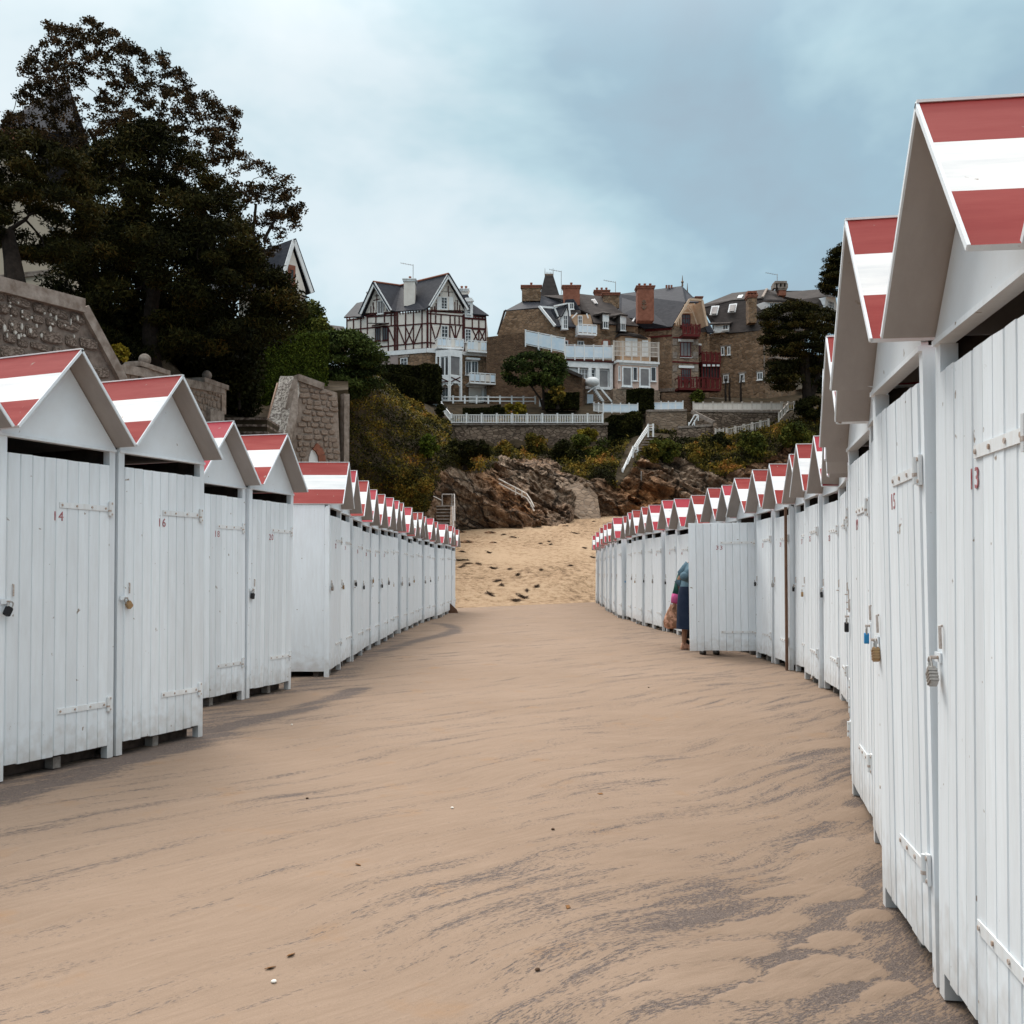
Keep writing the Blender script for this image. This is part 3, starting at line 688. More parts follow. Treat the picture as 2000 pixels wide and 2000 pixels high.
def plank_geo(b, x0, w, z0, z1, yo=0):
    c = .0055
    prof = [(x0+.0006, .010), (x0+w-.0006, .010), (x0+w-.0006, -.010+c), (x0+w-c, -.012), (x0+c, -.012), (x0+.0006, -.010+c)]
    k = len(prof); bb = len(b.v)
    zs = rnd.uniform(-.006, .006)
    b.v += [(x, y+yo, z0+zs) for x,y in prof] + [(x, y+yo, z1+rnd.uniform(-.002,.003)) for x,y in prof]
    b.f.append(tuple(range(bb,bb+k))); b.m.append(0); b.f.append(tuple(range(bb+2*k-1,bb+k-1,-1))); b.m.append(0)
    for i in range(k):
        j = (i+1)%k; b.f.append((bb+j, bb+i, bb+k+i, bb+k+j)); b.m.append(0)
def plank_mesh():
    b = MB(); plank_geo(b, 0, PW, DZ0, DZ1); return b.mesh('plank', [M_white])
H_planks = [plank_mesh() for _ in range(6)]
def door_fn(b):
    for i in range(NPL): plank_geo(b, -DW/2+i*PW, PW, DZ0, DZ1, rnd.uniform(-.0015,.0015))
H_doors = [hm(door_fn, [M_white], 'door') for _ in range(4)]
H_ledge = hm(lambda b: (b.box(-DW/2+.03, DW/2-.03, .012, .034, .30, .38), b.box(-DW/2+.03, DW/2-.03, .012, .034, 1.58, 1.66)), [M_darkwood], 'door')
def strap_fn(b):
    # flat strap on the door, five bolts, knuckle at the frame
    b.box(-.02, .40, -.0175, -.0125, -.018, .018)
    b.tube([(.405,-.02,-.045),(.405,-.02,.045)], .011, 8)
    b.box(.405, .44, -.018, -.006, -.05, .05)
    for x in (.0, .12, .25, .37): b.tube([(x,-.0175,0),(x,-.022,0)], .0075, 8, 1)
    for z in (-.036, .036): b.tube([(.428,-.018,z),(.428,-.022,z)], .007, 8, 1)
    b.tube([(.405,-.02,-.02),(.405,-.02,-.008)], .0125, 8, 1)
H_strap = hm(strap_fn, [M_ironwhite, M_rust], 'strap_hinge')
def hasp_fn(b):
    b.box(-.455, -.385, -.017, -.0125, 1.045, 1.075)
    b.tube([(-.41,-.017,1.06),(-.41,-.04,1.06)], .006, 6, 1)
    b.tube([(-.37,-.014,1.16),(-.37,-.022,1.16),(-.37,-.02,1.09)], .005, 6, 1)
H_hasp = hm(hasp_fn, [M_white, M_rust], 'hasp')
H_foot = hm(lambda b: b.box(-.03,.03,.03,.1,0,.07), [M_foot], 'foot_block')
H_skid = hm(lambda b: b.box(-.44,.44,.12,.18,0,.066), [M_darkwood], 'skid')

def padlock_mesh(body, w=.042, h=.05, combo=False):
    b = MB(); t = .011
    bev = .006
    p = [(-w/2+bev,0),(w/2-bev,0),(w/2,-bev),(w/2,-h+bev),(w/2-bev,-h),(-w/2+bev,-h),(-w/2,-h+bev),(-w/2,-bev)]
    k = len(p); bb = len(b.v)
    b.v += [(x,-t,z) for x,z in p] + [(x,t,z) for x,z in p]
    b.f.append(tuple(range(bb+k-1,bb-1,-1))); b.m.append(0); b.f.append(tuple(range(bb+k,bb+2*k))); b.m.append(0)
    for i in range(k):
        j = (i+1)%k; b.f.append((bb+i, bb+j, bb+k+j, bb+k+i)); b.m.append(0)
    if combo:
        for i in range(4): b.box(-w/2-.003, w/2+.003, -t-.003, t+.003, -h+.008+i*.011, -h+.015+i*.011)
    bm = b.mesh('padlock_body', [body])
    s = MB(); r = w*.36; hh = .034
    s.tube([(-r,0,-.005),(-r,0,hh-r)] + [(-r*math.cos(a), 0, hh-r+r*math.sin(a)) for a in (R(30),R(60),R(90),R(120),R(150))] + [(r,0,hh-r),(r,0,-.005)], .0042, 7)
    return bm, s.mesh('shackle', [M_silver])
LOCKS = {'brass': padlock_mesh(M_brass), 'silver combination': padlock_mesh(M_silver, .034, .06, True), 'black': padlock_mesh(M_black, .042, .055), 'blue': padlock_mesh(M_blue, .036, .05), 'brass combination': padlock_mesh(M_brass, .034, .056, True)}
def padlock(root, kind, label, tilt=0, z=1.055, x=-.41):
    o = bpy.data.objects.new('padlock', None); COL.objects.link(o); o.empty_display_size = .05
    m = Matrix.Translation(root.location) @ Matrix.Rotation(root.rotation_euler.z, 4, 'Z')
    p = m @ Vector((x*root.scale.x, -.034, z - .030*math.cos(tilt)))
    o.location = p; o.rotation_euler = (0, tilt, root.rotation_euler.z)
    o['label'] = label; o['category'] = 'padlock'; o['group'] = 'padlocks on the hut doors'
    for me, n in zip(LOCKS[kind], ('padlock_body', 'shackle')): link(me, n, o)
    return o
HUTN = [0]
def make_hut(P0, P1, label, near=False, num=None, red=0, z=0, open_angle=0, hscale=1.0, seed=0):
    """P0 is the front corner on the viewer's left when facing the door, P1 the right one"""
    P0 = Vector((*P0, 0)); P1 = Vector((*P1, 0)); d = P1-P0; c = (P0+P1)/2
    o = thing('beach_hut', label, 'beach hut', (c.x, c.y, z), math.atan2(d.y, d.x), 'beach huts in two rows', world=False)
    o.scale = (min(1.18, d.length/.945), 1, hscale)
    rr = random.Random(seed)
    o.rotation_euler.x = R(rr.uniform(-.5,.5)); o.rotation_euler.y = R(rr.uniform(-.55,.55))
    for s in (-1,1):
        link(H_side[s], 'side_wall', o); link(H_roof[(s,red)], 'roof_panel', o)
        link(H_post[0 if s > 0 else 1], 'post', o, (s*.4425, 0, 0))
    link(H_back, 'back_wall', o); link(H_floor, 'floor', o)
    link(H_gable, 'gable_panel', o); link(H_lintel, 'lintel', o)
    link(H_barge, 'roof_edge_trim', o); link(H_ridge, 'ridge_strip', o)
    link(H_foot, 'foot_block', o, (rr.uniform(-.12,.1),0,0)); link(H_skid, 'skid', o)
    if near:
        dr = link(H_ledge, 'door', o)
        for i in range(NPL): link(H_planks[rr.randrange(6)], 'plank', dr, (-DW/2+i*PW, rr.uniform(-.0018,.0018), 0))
    else:
        dr = link(H_doors[rr.randrange(4)], 'door', o)
    for zz in (.36, 1.66): link(H_strap, 'strap_hinge', dr, (0,0,zz))
    if num:
        link(text_mesh(num, .085), 'number', dr, (-.03, -.0135, 1.585))
    if open_angle:
        piv = Vector((DW/2, 0, 0)); rot = Matrix.Rotation(open_angle, 4, 'Z')
        dr.matrix_local = Matrix.Translation(piv) @ rot @ Matrix.Diagonal((1.15,1,1,1)) @ Matrix.Translation(-piv)
    else: link(H_hasp, 'hasp', o)
    return o
# ------------------------------------------------------------------ place the huts
ORD = ['first','second','third','fourth','fifth','sixth','seventh','eighth','ninth','tenth','eleventh','twelfth','thirteenth','fourteenth','fifteenth','sixteenth','seventeenth','eighteenth','nineteenth','twentieth','twenty-first','twenty-second','twenty-third','twenty-fourth','twenty-fifth','twenty-sixth','twenty-seventh','twenty-eighth','twenty-ninth','thirtieth']
def along(path, x0):
    """walk a polyline by arc length"""
    pts = [Vector((a, b, 0)) for a, b in path]
    for a, b in zip(pts, pts[1:]):
        L_ = (b-a).length
        if x0 <= L_: return a + (b-a)*(x0/L_)
        x0 -= L_
    return pts[-1]
def plen(path): return sum(math.dist(a, b) for a, b in zip(path, path[1:]))
locks = []
# left row, near block
h12 = make_hut((-3.43,5.12),(-3.06,5.99), 'white beach hut cut off by the left edge, only its roof corner showing', True, None, 0, seed=12)
h14 = make_hut((-3.03,6.03),(-2.675,6.90), 'white beach hut number 14 with closed plank door at the left edge', True, '14', 0, seed=14)
h16 = make_hut((-2.665,6.92),(-2.33,7.745), 'white beach hut number 16, just right of hut 14 and standing forward', True, '16', 0, seed=16)
h18 = make_hut((-2.88,9.09),(-2.60,9.99), 'white beach hut number 18, set back and half hidden behind hut 16', True, '18', 1, seed=18)
h20 = make_hut((-2.59,10.01),(-2.34,10.86), 'white beach hut number 20, last of the near left group before the gap', True, '20', 0, seed=20)
padlock(h14, 'black', 'black padlock on the door of hut 14 at the left edge', .5)
padlock(h16, 'brass', 'small brass padlock hanging tilted on the door of hut 16', -.7)
padlock(h20, 'black', 'black padlock on the door of hut 20', .2)
# left row, far block of nineteen
rj = random.Random(8)
LL = plen(LROW); n = 19
reds = [0,1,0,1,0,1,1,0,1,0,0,0,1,0,1,1,0,1,0]
lk = ['silver combination','brass','black','black','brass','black','black','brass','silver combination','black','brass','black','silver combination','black','brass','black','silver combination','black','brass']
for i in range(n):
    st = LL/n; w = min(st-.02, .945+ (.06 if i else .0) + rj.uniform(0,.06))
    a0 = i*st; a1 = a0+w
    A = along(LROW, a0); B = along(LROW, a1); off = Vector((rj.uniform(-.05,.05), 0, 0)) if i else Vector((0,0,0))
    lab = ('white beach hut showing its bare side wall, first beyond the left gap' if i == 0 else
           'white beach hut at the far end of the left row beside the open sand' if i == n-1 else
           '%s striped beach hut, %s beyond the gap in the left row' % ('crimson' if reds[i] else 'brick red', ORD[i]))
    h = make_hut((A+off).xy, (B+off).xy, lab, False, str(22+2*i) if i < 6 else None, reds[i], 0, 0, .957+rj.uniform(-.012,.02), seed=30+i)
    if i < 14: padlock(h, lk[i], '%s padlock on the %s hut beyond the gap in the left row' % (lk[i], ORD[i]), rj.uniform(-.5,.5), 1.0+rj.uniform(0,.14))
# right row: one long curve; number 13 is the near one
RR = RROW[2:]
def rput(A, B, *a, **k):
    c = (Vector(A)+Vector(B))/2
    return make_hut(A, B, *a, z=gz(c.x+.1, c.y)-.0, **k)
h11 = rput((1.335,2.30),(1.20,1.38), 'white beach hut cut off by the right edge, only its eave corner in view', True, None, 0, seed=11)
h13 = rput((1.353,3.27),(1.222,2.36), 'white beach hut number 13, nearest and largest at the right edge', True, '13', 0, seed=13)
h15 = rput((1.493,4.15),(1.357,3.30), 'white beach hut number 15 with red and white roof, right behind hut 13', True, '15', 0, seed=15)
h17 = rput((1.795,5.11),(1.56,4.165), 'white beach hut number 17 with blue padlock, third of the near right huts', True, '17', 1, seed=17)
h19 = rput((2.04,6.17),(1.82,5.15), 'white beach hut number 19, fourth of the near right huts, behind hut 17', True, '19', 0, seed=19)
padlock(h13, 'silver combination', 'worn silver combination padlock on the door of hut 13', -.55)
padlock(h15, 'brass combination', 'brass combination padlock on the door of hut 15', -.3)
padlock(h17, 'blue', 'blue padlock with brass shackle on the door of hut 17', .1)
padlock(h19, 'black', 'black combination padlock on the door of hut 19', .1)
R2 = [(2.06,6.23)] + RROW[7:]
RL = plen(R2); s = 0.0; i = 0; num = 15
rj = random.Random(21)
redr = [0,0,1,0,1,0,0,0,0,0,1,0,0,1,1,1,0,0,1,0,1,0,0,1,1,0,0,1,0,1]
lk2 = ['black','brass','silver combination','blue','black','brass','black','silver combination']
SOPEN = next(q/100 for q in range(500, 1500) if along(R2, q/100).y >= 14.85)/9
while s < RL-1.0:
    A0 = along(R2, s); y0 = A0.y
    w = .93 + rj.uniform(0,.04); 
    st = SOPEN if num < 33 else 1.07 + rj.uniform(-.03,.05)
    if num == 33: w = 1.09; st = 1.12
    B0 = along(R2, s+w)
    off = Vector((rj.uniform(-.05,.05) if y0 > 10 else 0, 0, 0))
    isopen = (num == 33)
    if num < 23: lab = 'red and white roofed beach hut, %s behind hut 19 and mostly hidden by it' % ORD[(num-15)//2]
    elif isopen: lab = 'beach hut in the right row with its white plank door number 33 swung wide open'
    else:
        k = (num-35)//2
        lab = ('beach hut at the far end of the right row against the sand' if s+st >= RL-1.0 else
               ('%s striped beach hut, %s beyond the open door in the right row' % ('crimson' if redr[i%30] else 'brick red', ORD[k]) if num > 33 else
                '%s striped beach hut, %s on the near side of the open door' % ('crimson' if redr[i%30] else 'brick red', ORD[(31-num)//2])))
    h = rput((B0+off).xy, (A0+off).xy, lab, near=isopen, num='33' if isopen else (str(num) if 22 < num < 47 else None), red=redr[i%30],
             open_angle=R(83) if isopen else 0, hscale=1+rj.uniform(-.012,.015), seed=60+num)
    if isopen: HOPEN = h
    elif 22 < num < 55: padlock(h, lk2[i%8], '%s padlock on the %s hut %s the open door' % (lk2[i%8], ORD[abs(num-33)//2-1], 'beyond' if num > 33 else 'before'), rj.uniform(-.5,.5), 1.0+rj.uniform(0,.12))
    s += st; i += 1; num += 2
# ------------------------------------------------------------------ facades
def K6(x, y): return (640+x*.19672, 480+y*.19672)
def K7(x, y): return (930+x*.20704, 480+y*.2071)
def K8(x, y): return (1280+x*.21739, 440+y*.21739)
def K1(x, y): return (x*.36232, y*.36232)
def K3(x, y): return (200+x*.2588, 600+y*.2589)
class Fac:
    """a wall plane: s runs along it to the right, z up, d out of it towards the viewer"""
    def __init__(s, ua, Ya, ub, Yb, K=lambda x, y: (x, y)):
        a = at(ua, 1000, Ya); b = at(ub, 1000, Yb)
        s.o = Vector((a.x, a.y, 0)); s.d = Vector((b.x-a.x, b.y-a.y, 0)); s.len = s.d.length; s.d.normalize()
        s.n = Vector((s.d.y, -s.d.x, 0)); s.K = K
    def hit(s, x, y):
        u, v = s.K(x, y); r = ray(u, v); t = (s.o-CAM).dot(s.n)/r.dot(s.n); p = CAM + r*t
        return ((p-s.o).dot(s.d), p.z)
    def w(s, sx, z, d=0): return s.o + s.d*sx + s.n*d + Vector((0,0,z))
    def p(s, x, y, d=0): a = s.hit(x, y); return s.w(a[0], a[1], d)
    def rect(s, x0, y0, x1, y1):
        xm, ym = (x0+x1)/2, (y0+y1)/2
        return s.hit(x0, ym)[0], s.hit(x1, ym)[0], s.hit(xm, y1)[1], s.hit(xm, y0)[1]
    def bx(s, mb, s0, s1, z0, z1, d0, d1, m=0):
        mb.frame_box(s.w(s0, z0, d0), s.d*(s1-s0), s.n*(d1-d0), Vector((0,0,z1-z0)), m)
    def bpx(s, mb, x0, y0, x1, y1, d0, d1, m=0):
        a = s.rect(x0, y0, x1, y1); s.bx(mb, *a, d0, d1, m)
    def bar(s, mb, x0, y0, x1, y1, w, d0=0, th=.05, m=0):
        """timber from one point to another on the wall"""
        a = s.p(x0, y0, d0+th/2); b = s.p(x1, y1, d0+th/2)
        mb.beam(a, b, th, w, up=(b-a).cross(s.n), m=m)
    def poly(s, mb, pts, d0, th, m=0, me=None):
        mb.slab([s.p(x, y, d0) for x, y in pts], th, m, me)
def window(F, root, x0, y0, x1, y1, nx=2, ny=1, frame=None, glass=None, t=.07, d=.02, sill=True, name='window', label=None):
    s0, s1, z0, z1 = F.rect(x0, y0, x1, y1)
    b = MB(); fr = d+.05
    F.bx(b, s0, s1, z0, z0+t, d-.02, fr); F.bx(b, s0, s1, z1-t, z1, d-.02, fr)
    F.bx(b, s0, s0+t, z0+t, z1-t, d-.02, fr); F.bx(b, s1-t, s1, z0+t, z1-t, d-.02, fr)
    mt = t*.6
    for i in range(1, nx):
        c = s0+(s1-s0)*i/nx; F.bx(b, c-mt/2, c+mt/2, z0+t, z1-t, d-.02, fr-.01)
    for j in range(1, ny):
        c = z0+(z1-z0)*j/ny; F.bx(b, s0+t, s1-t, c-mt*.4, c+mt*.4, d-.02, fr-.014)
    if sill: F.bx(b, s0-.06, s1+.06, z0-.09, z0-.003, d-.02, fr+.08)
    wo = b.build(name, frame or M_trim, root)
    if label: wo['label'] = label
    g = MB(); F.bx(g, s0+t*.5, s1-t*.5, z0+t*.5, z1-t*.5, d-.03, d)
    g.build('pane', glass or M_glass, wo); return wo
def part(root, name, m, fn, label=None, kind=None, parent=None, smooth_=False):
    b = MB(); fn(b); o = b.build(name, m, parent or root, smooth_)
    if label: o['label'] = label
    if kind: o['kind'] = kind
    return o
def railing(root_label, cat, P0, P1, h, nb, nbal, m, group=None, solid=None, post_h=.1, posts=True, name='balustrade', rails=(1.0, .14), style='bal', parent=None, pw=.11, bw=.05, rw=.08):
    """posts, rails and balusters each an object of its own; also used as part set under a house"""
    P0 = Vector(P0); P1 = Vector(P1); d = P1-P0
    if parent is None:
        root = thing(name, root_label, cat, P0, group=group)
        ro = root
    else:
        ro = parent
    for r in rails:
        b = MB(); b.beam(P0+Vector((0,0,h*r)), P1+Vector((0,0,h*r)), rw, rw*.8); b.build('rail', m, ro)
    hd = Vector((d.x, d.y, 0)).normalized()
    if posts:
        pm = None
        for i in range(nb+1):
            q = P0 + d*(i/nb)
            if pm is None:
                b = MB(); b.box(-pw/2, pw/2, -pw/2, pw/2, 0, h+post_h); b.box(-pw*.65, pw*.65, -pw*.65, pw*.65, h+post_h+.001, h+post_h+.05)
                pm = b.mesh('post', [m])
            o = link(pm, 'post', ro, q - wloc(ro)); o.rotation_euler.z = math.atan2(hd.y, hd.x)
    if nbal:
        b = MB(); b.box(-bw/2, bw/2, -bw/3, bw/3, h*rails[-1]+rw*.41, h*rails[0]-rw*.41); bmh = b.mesh('baluster', [m])
        for i in range(nb):
            for k in range(nbal):
                q = P0 + d*((i + (k+1)/(nbal+1))/nb)
                o = link(bmh, 'baluster', ro, q - wloc(ro)); o.rotation_euler.z = math.atan2(hd.y, hd.x)
    if solid:
        b = MB(); up = Vector((0,0,1))
        b.frame_box(P0 + up*h*(rails[-1]+.06) - hd.cross(up)*.012, d, hd.cross(up)*.024, up*h*(rails[0]-rails[-1]-.12)); b.build('infill_panel', solid, ro)
    return ro
def chimney(root, x0, y0, x1, y1, Y, m, K, depth=1.0, cap=M_coping, pots=2, potm=None, below=0):
    a = at(*K(x0, y1), Y); b = at(*K(x1, y0), Y)
    ch = part(root, 'chimney', m, lambda q: q.box(a.x, b.x, Y-depth/2, Y+depth/2, a.z-below, b.z))
    w = b.x-a.x
    part(root, 'chimney_cap', cap, lambda q: (q.box(a.x-.08, b.x+.08, Y-depth/2-.08, Y+depth/2+.08, b.z-.28, b.z-.1), q.box(a.x-.15, b.x+.15, Y-depth/2-.15, Y+depth/2+.15, b.z-.097, b.z+.02)), parent=ch)
    for i in range(pots):
        x = a.x + w*(i+.5)/pots
        part(root, 'chimney_pot', potm or M_brick, lambda q: q.tube([(x,Y,b.z+.021),(x,Y,b.z+.30),(x,Y,b.z+.32),(x,Y,b.z+.42)], [.13,.11,.15,.14], 8), parent=ch)
    return ch
def aerial(label, P, h, arm=-1):
    o = thing('tv_aerial', label, 'aerial', P)
    P = Vector(P)
    part(o, 'mast', M_metal, lambda b: b.tube([P, P+Vector((0,0,h))], .035, 6))
    def ar(b):
        t = P+Vector((0,0,h-.1)); b.tube([t, t+Vector((arm*1.3,0,.25))], .025, 5)
        for k in range(5):
            c = t+Vector((arm*1.3,0,.25))*((k+1)/5); b.tube([c+Vector((0,-.25,-.0)), c+Vector((0,.25,0))], .015, 4)
    part(o, 'antenna', M_metal, ar)
def roofpart(root, K, pts, m, th=.14, me=None, name='roof', label=None, parent=None):
    return part(root, name, [m] + ([me] if me else []), lambda b: b.slab([at(*K(x, y), Y) for x, y, Y in pts], th, 0, 1 if me else None), label, parent=parent)

# ================================================================== house A: half-timbered villa
def house_timber():
    Yc = 105.0
    FL = Fac(*[640+185*.19672, Yc+3.6, 640+980*.19672, Yc], K=K6)      # left facade
    FR = Fac(*[640+980*.19672, Yc, 640+1572*.19672, Yc+2.0], K=K6)     # right facade
    base = FL.w(FL.len, 15.5)
    H = thing('half_timbered_house', 'white half-timbered villa with dark red beams and grey slate gables above the cliff', 'house', base)
    def body(b):
        zt = FL.hit(980, 640)[1]; zb = 16.0; zm = FL.hit(980, 1040)[1]
        L0 = FL.w(0, 0); C0 = FL.w(FL.len, 0); R0 = FR.w(FR.len, 0); bk = Vector((0, 9, 0))
        foot = [L0, C0, R0, R0+bk, L0+bk]
        n = len(foot)
        for z0, z1, m in ((zb, zm, 1), (zm, zt, 0)):
            for i in range(n):
                a, c = foot[i], foot[(i+1)%n]
                b.quad([a+Vector((0,0,z0)), c+Vector((0,0,z0)), c+Vector((0,0,z1)), a+Vector((0,0,z1))], m)
        b.quad([f+Vector((0,0,zt)) for f in foot], 0)
        # gable triangles
    part(H, 'wall', [M_plaster, M_rubble], body)
    part(H, 'gable_wall', M_plaster, lambda b: FL.poly(b, [(378,668),(490,405),(632,655)], .05, .3))
    part(H, 'gable_wall', M_plaster, lambda b: FR.poly(b, [(1010,632),(1180,335),(1352,640)], .05, .3))
    part(H, 'string_course', M_trim, lambda b: (FL.bar(b, 340, 1092, 980, 1040, .45, 0, .10), FR.bar(b, 980, 1038, 1345, 1058, .45, 0, .10), FR.bar(b, 1345,1070,1585,1085,.35,0,.12)))
    # grey rendered part of the basement wall
    part(H, 'rendered_wall', mat('greyish_pink_render', (.34,.27,.25), .9, (.28,.22,.2), 1), lambda b: FL.poly(b, [(480,1092),(700,1078),(700,1200),(480,1200)], .03, .1))
    T = []
    wv, wh = .20, .20
    # --- left facade timbers
    FLt = [ # horizontals
        (190,715,410,692),(190,742,345,722),(410,688,680,660),(680,655,980,626),(190,838,680,790),(400,708,680,688),(680,795,985,772),(400,1020,680,988),(680,988,985,960),(410,1075,680,1048),(680,1045,985,1020),(440,795,610,770),
        # verticals
        (192,705,192,900),(258,720,258,830),(330,715,330,880),(395,700,395,880),(480,690,480,780),(565,660,565,760),(632,660,632,800),(668,655,668,1050),(692,655,692,1045),(775,648,775,1030),(853,642,853,1030),(938,632,938,1020),(478,950,478,1068),(603,800,603,1060),
        (220,712,220,745),(300,705,300,735),(360,698,360,725),(720,655,720,682),(748,652,748,680),(800,648,800,675),(826,645,826,672),(880,640,880,668),(910,636,910,664),
        # braces
        (300,895,328,845),(328,845,355,890),(605,820,675,985),(695,795,770,985),(770,985,855,785),(770,795,855,985),(855,985,935,775),(935,780,938,800),
        # gable
        (455,545,520,530),(470,500,545,490),(432,600,432,690),(445,570,490,690),(490,480,495,680),(560,540,560,650),(520,460,520,490),(575,560,600,655),(600,590,570,690),(395,660,440,565),(640,650,600,590),(455,560,455,690),(510,430,510,460)]
    FRt = [
        (985,645,1345,668),(985,672,1345,700),(1345,690,1570,705),(1345,715,1565,733),(985,768,1345,790),(1345,815,1568,830),(985,960,1065,968),(985,1020,1060,1030),
        (990,625,990,1025),(1022,640,1022,1020),(1072,690,1072,770),(1125,690,1125,775),(1215,695,1215,785),(1262,700,1262,790),(1305,700,1305,790),(1345,690,1345,1050),(1358,695,1358,1050),(1435,705,1435,820),(1500,712,1500,830),(1567,690,1567,990),(1212,790,1212,940),(1268,795,1268,945),
        (1400,690,1400,735),(1465,695,1465,735),(1535,702,1535,740),
        (1025,775,1072,940),(1072,940,1122,780),(1225,795,1268,940),(1268,940,1318,795),(1435,830,1498,960),(1498,835,1440,960),(1505,835,1562,960),(1562,840,1505,960),(1500,830,1500,960),
        # gable
        (1100,452,1245,462),(1115,500,1240,508),(1085,560,1060,500),(1035,610,1035,660),(1075,570,1075,670),(1285,540,1285,670),(1310,590,1310,670),(1240,600,1270,540),(1060,600,1060,660),(1262,560,1262,670),(1110,470,1110,500),(1200,460,1200,505),(1195,400,1195,455),(1100,650,1220,660)]
    for F, ls in ((FL, FLt), (FR, FRt)):
        for x0, y0, x1, y1 in ls:
            vert = abs(x1-x0) < 8
            corner = x0 in (668, 692, 990, 1345)
            b = MB(); F.bar(b, x0, y0, x1, y1, .22 if corner else .125, .0 if not vert else .008, .055 if vert else .05)
            b.build('timber', M_timber, H)
    # barge boards
    for F, ax, ay, pts in ((FL, 487, 385, [(350,690),(652,660)]), (FR, 1182, 310, [(1000,615),(1385,645)])):
        for x, y in pts:
            b = MB(); F.bar(b, ax, ay, x, y, .34, .55, .12); b.build('barge_board', M_trim, H)
    # roofs
    def P(F, x, y, d): return F.p(x, y, d)
    fwdL, fwdR = FL.n, FR.n
    apL = FL.p(487,378,.7); elL = FL.p(345,692,.7); erL = FL.p(655,655,.7)
    apR = FR.p(1182,300,.7); elR = FR.p(997,612,.7); erR = FR.p(1390,645,.7)
    inner = at(*K6(720,398), 112.0)
    valley = FL.p(680,652,.1)
    rb = part(H, 'roof', M_slate, lambda b: b.slab([apR, inner, valley, FL.p(980,640,.4), elR], .15))
    part(H, 'roof', M_slate, lambda b: b.slab([apL, inner, valley, erL], .15))
    part(H, 'roof', M_slate, lambda b: b.slab([apL, elL, elL - fwdL*9, inner], .15))
    part(H, 'roof', M_slate, lambda b: b.slab([apR, erR, erR - fwdR*8, inner + Vector((1,2,0))], .15))
    part(H, 'ridge_tiles', M_brick, lambda b: (b.tube([apR+Vector((0,0,.05)), inner+Vector((0,0,.05))], .11, 6), b.tube([apL+Vector((0,0,.05)), inner+Vector((0,0,.05))], .11, 6)))
    roofpart(H, K6, [(160,708,109.5),(288,568,112),(412,540,112),(350,692,107.5),(345,700,107.2)], M_slate)
    roofpart(H, K6, [(1310,488,109),(1392,482,109),(1442,590,108),(1600,688,106.6),(1340,668,106.3)], M_slate)
    # chimneys
    chimney(H, 762, 345, 872, 612, 107.3, M_plaster, K6, 1.3, M_trim, 1)
    chimney(H, 1310, 440, 1395, 500, 109.5, M_plaster, K6, .9, M_trim, 2)
    chimney(H, 400, 470, 440, 560, 113, M_plaster, K6, .8, M_trim, 1)
    # dormer on the right wing
    FD = Fac(*[640+1350*.19672, 106.2, 640+1440*.19672, 106.5], K=K6)
    part(H, 'dormer', M_trim, lambda b: (FD.bpx(b, 1362, 540, 1440, 712, -1.5, .05), FD.poly(b, [(1348,560),(1368,520),(1425,522),(1448,556)], .25, 1.8)))
    window(FD, H, 1380, 580, 1418, 682, 2, 4, d=.07)
    # windows
    window(FL, H, 498, 548, 558, 678, 2, 1, glass=M_greyglass, d=.06)
    window(FL, H, 474, 815, 526, 945, 2, 1, frame=M_timber, d=.05); window(FL, H, 548, 808, 602, 940, 2, 1, frame=M_timber, d=.05)
    part(H, 'porch_roof', M_slateb, lambda b: b.slab([FL.p(440,785,1.0), FL.p(470,768,.1), FL.p(590,765,.1), FL.p(618,792,1.0)], .1))
    window(FL, H, 725, 1115, 795, 1195, 2, 2, d=.05)
    part(H, 'window_surround', M_coping, lambda b: FL.bpx(b, 700, 1090, 812, 1112, -.02, .12))
    window(FR, H, 1124, 512, 1186, 632, 2, 4, d=.06)
    for x0, x1 in ((1084,1122),(1205,1245)):
        b = MB(); FR.bpx(b, x0, 512, x1, 640, .05, .11); b.build('shutter', M_trim, H)
    window(FR, H, 1126, 795, 1194, 945, 2, 4, d=.06); window(FR, H, 1362, 828, 1422, 960, 2, 4, d=.06)
    # bay window, three storeys, on posts
    FB = Fac(*[640+1065*.19672, 104.2, 640+1210*.19672, 103.7], K=K6); FB2 = Fac(*[640+1210*.19672, 103.7, 640+1335*.19672, 104.6], K=K6)
    part(H, 'bay_window', M_trim, lambda b: (
        [F.bpx(b, x0, y0, x1, y1, -1.0, 0) for F, x0, x1 in ((FB,1072,1209),(FB2,1211,1332)) for y0, y1 in ((1035,1100),(1290,1365))],
        [F.bpx(b, x0, y0, x1, y1, -.25, .03) for F, x0, y0, x1, y1 in ((FB,1072,1100,1084,1290),(FB,1108,1100,1120,1290),(FB,1196,1050,1210,1540),(FB2,1211,1050,1222,1540),(FB2,1318,1050,1334,1540),(FB,1125,1365,1134,1540))],
        [F.bar(b, *q, .12, -.2, .15) for F, q in ((FB,(1134,1385,1165,1365)),(FB,(1196,1392,1170,1365)),(FB2,(1222,1390,1250,1365)),(FB2,(1318,1392,1292,1365)))]))
    window(FB, H, 1118, 1100, 1160, 1288, 1, 1, d=-.1, sill=False); window(FB, H, 1160, 1100, 1198, 1288, 1, 1, d=-.1, sill=False)
    window(FB2, H, 1220, 1095, 1318, 1288, 1, 1, d=-.1, sill=False, glass=M_greyglass)
    for F, q in ((FB,(1120,1310,1200,1350)),(FB,(1200,1345,1125,1355)),(FB2,(1225,1305,1315,1350)),(FB2,(1315,1305,1225,1350))):
        b = MB(); F.bar(b, *q, .1, .01, .04); b.build('timber', M_timber, H)
    # arcade back wall, ground floor
    window(FR, H, 1135, 1400, 1195, 1530, 2, 1, d=.05); 
    part(H, 'blue_beam', M_trim, lambda b: FR.bpx(b, 1365, 1120, 1500, 1140, 0, .5))
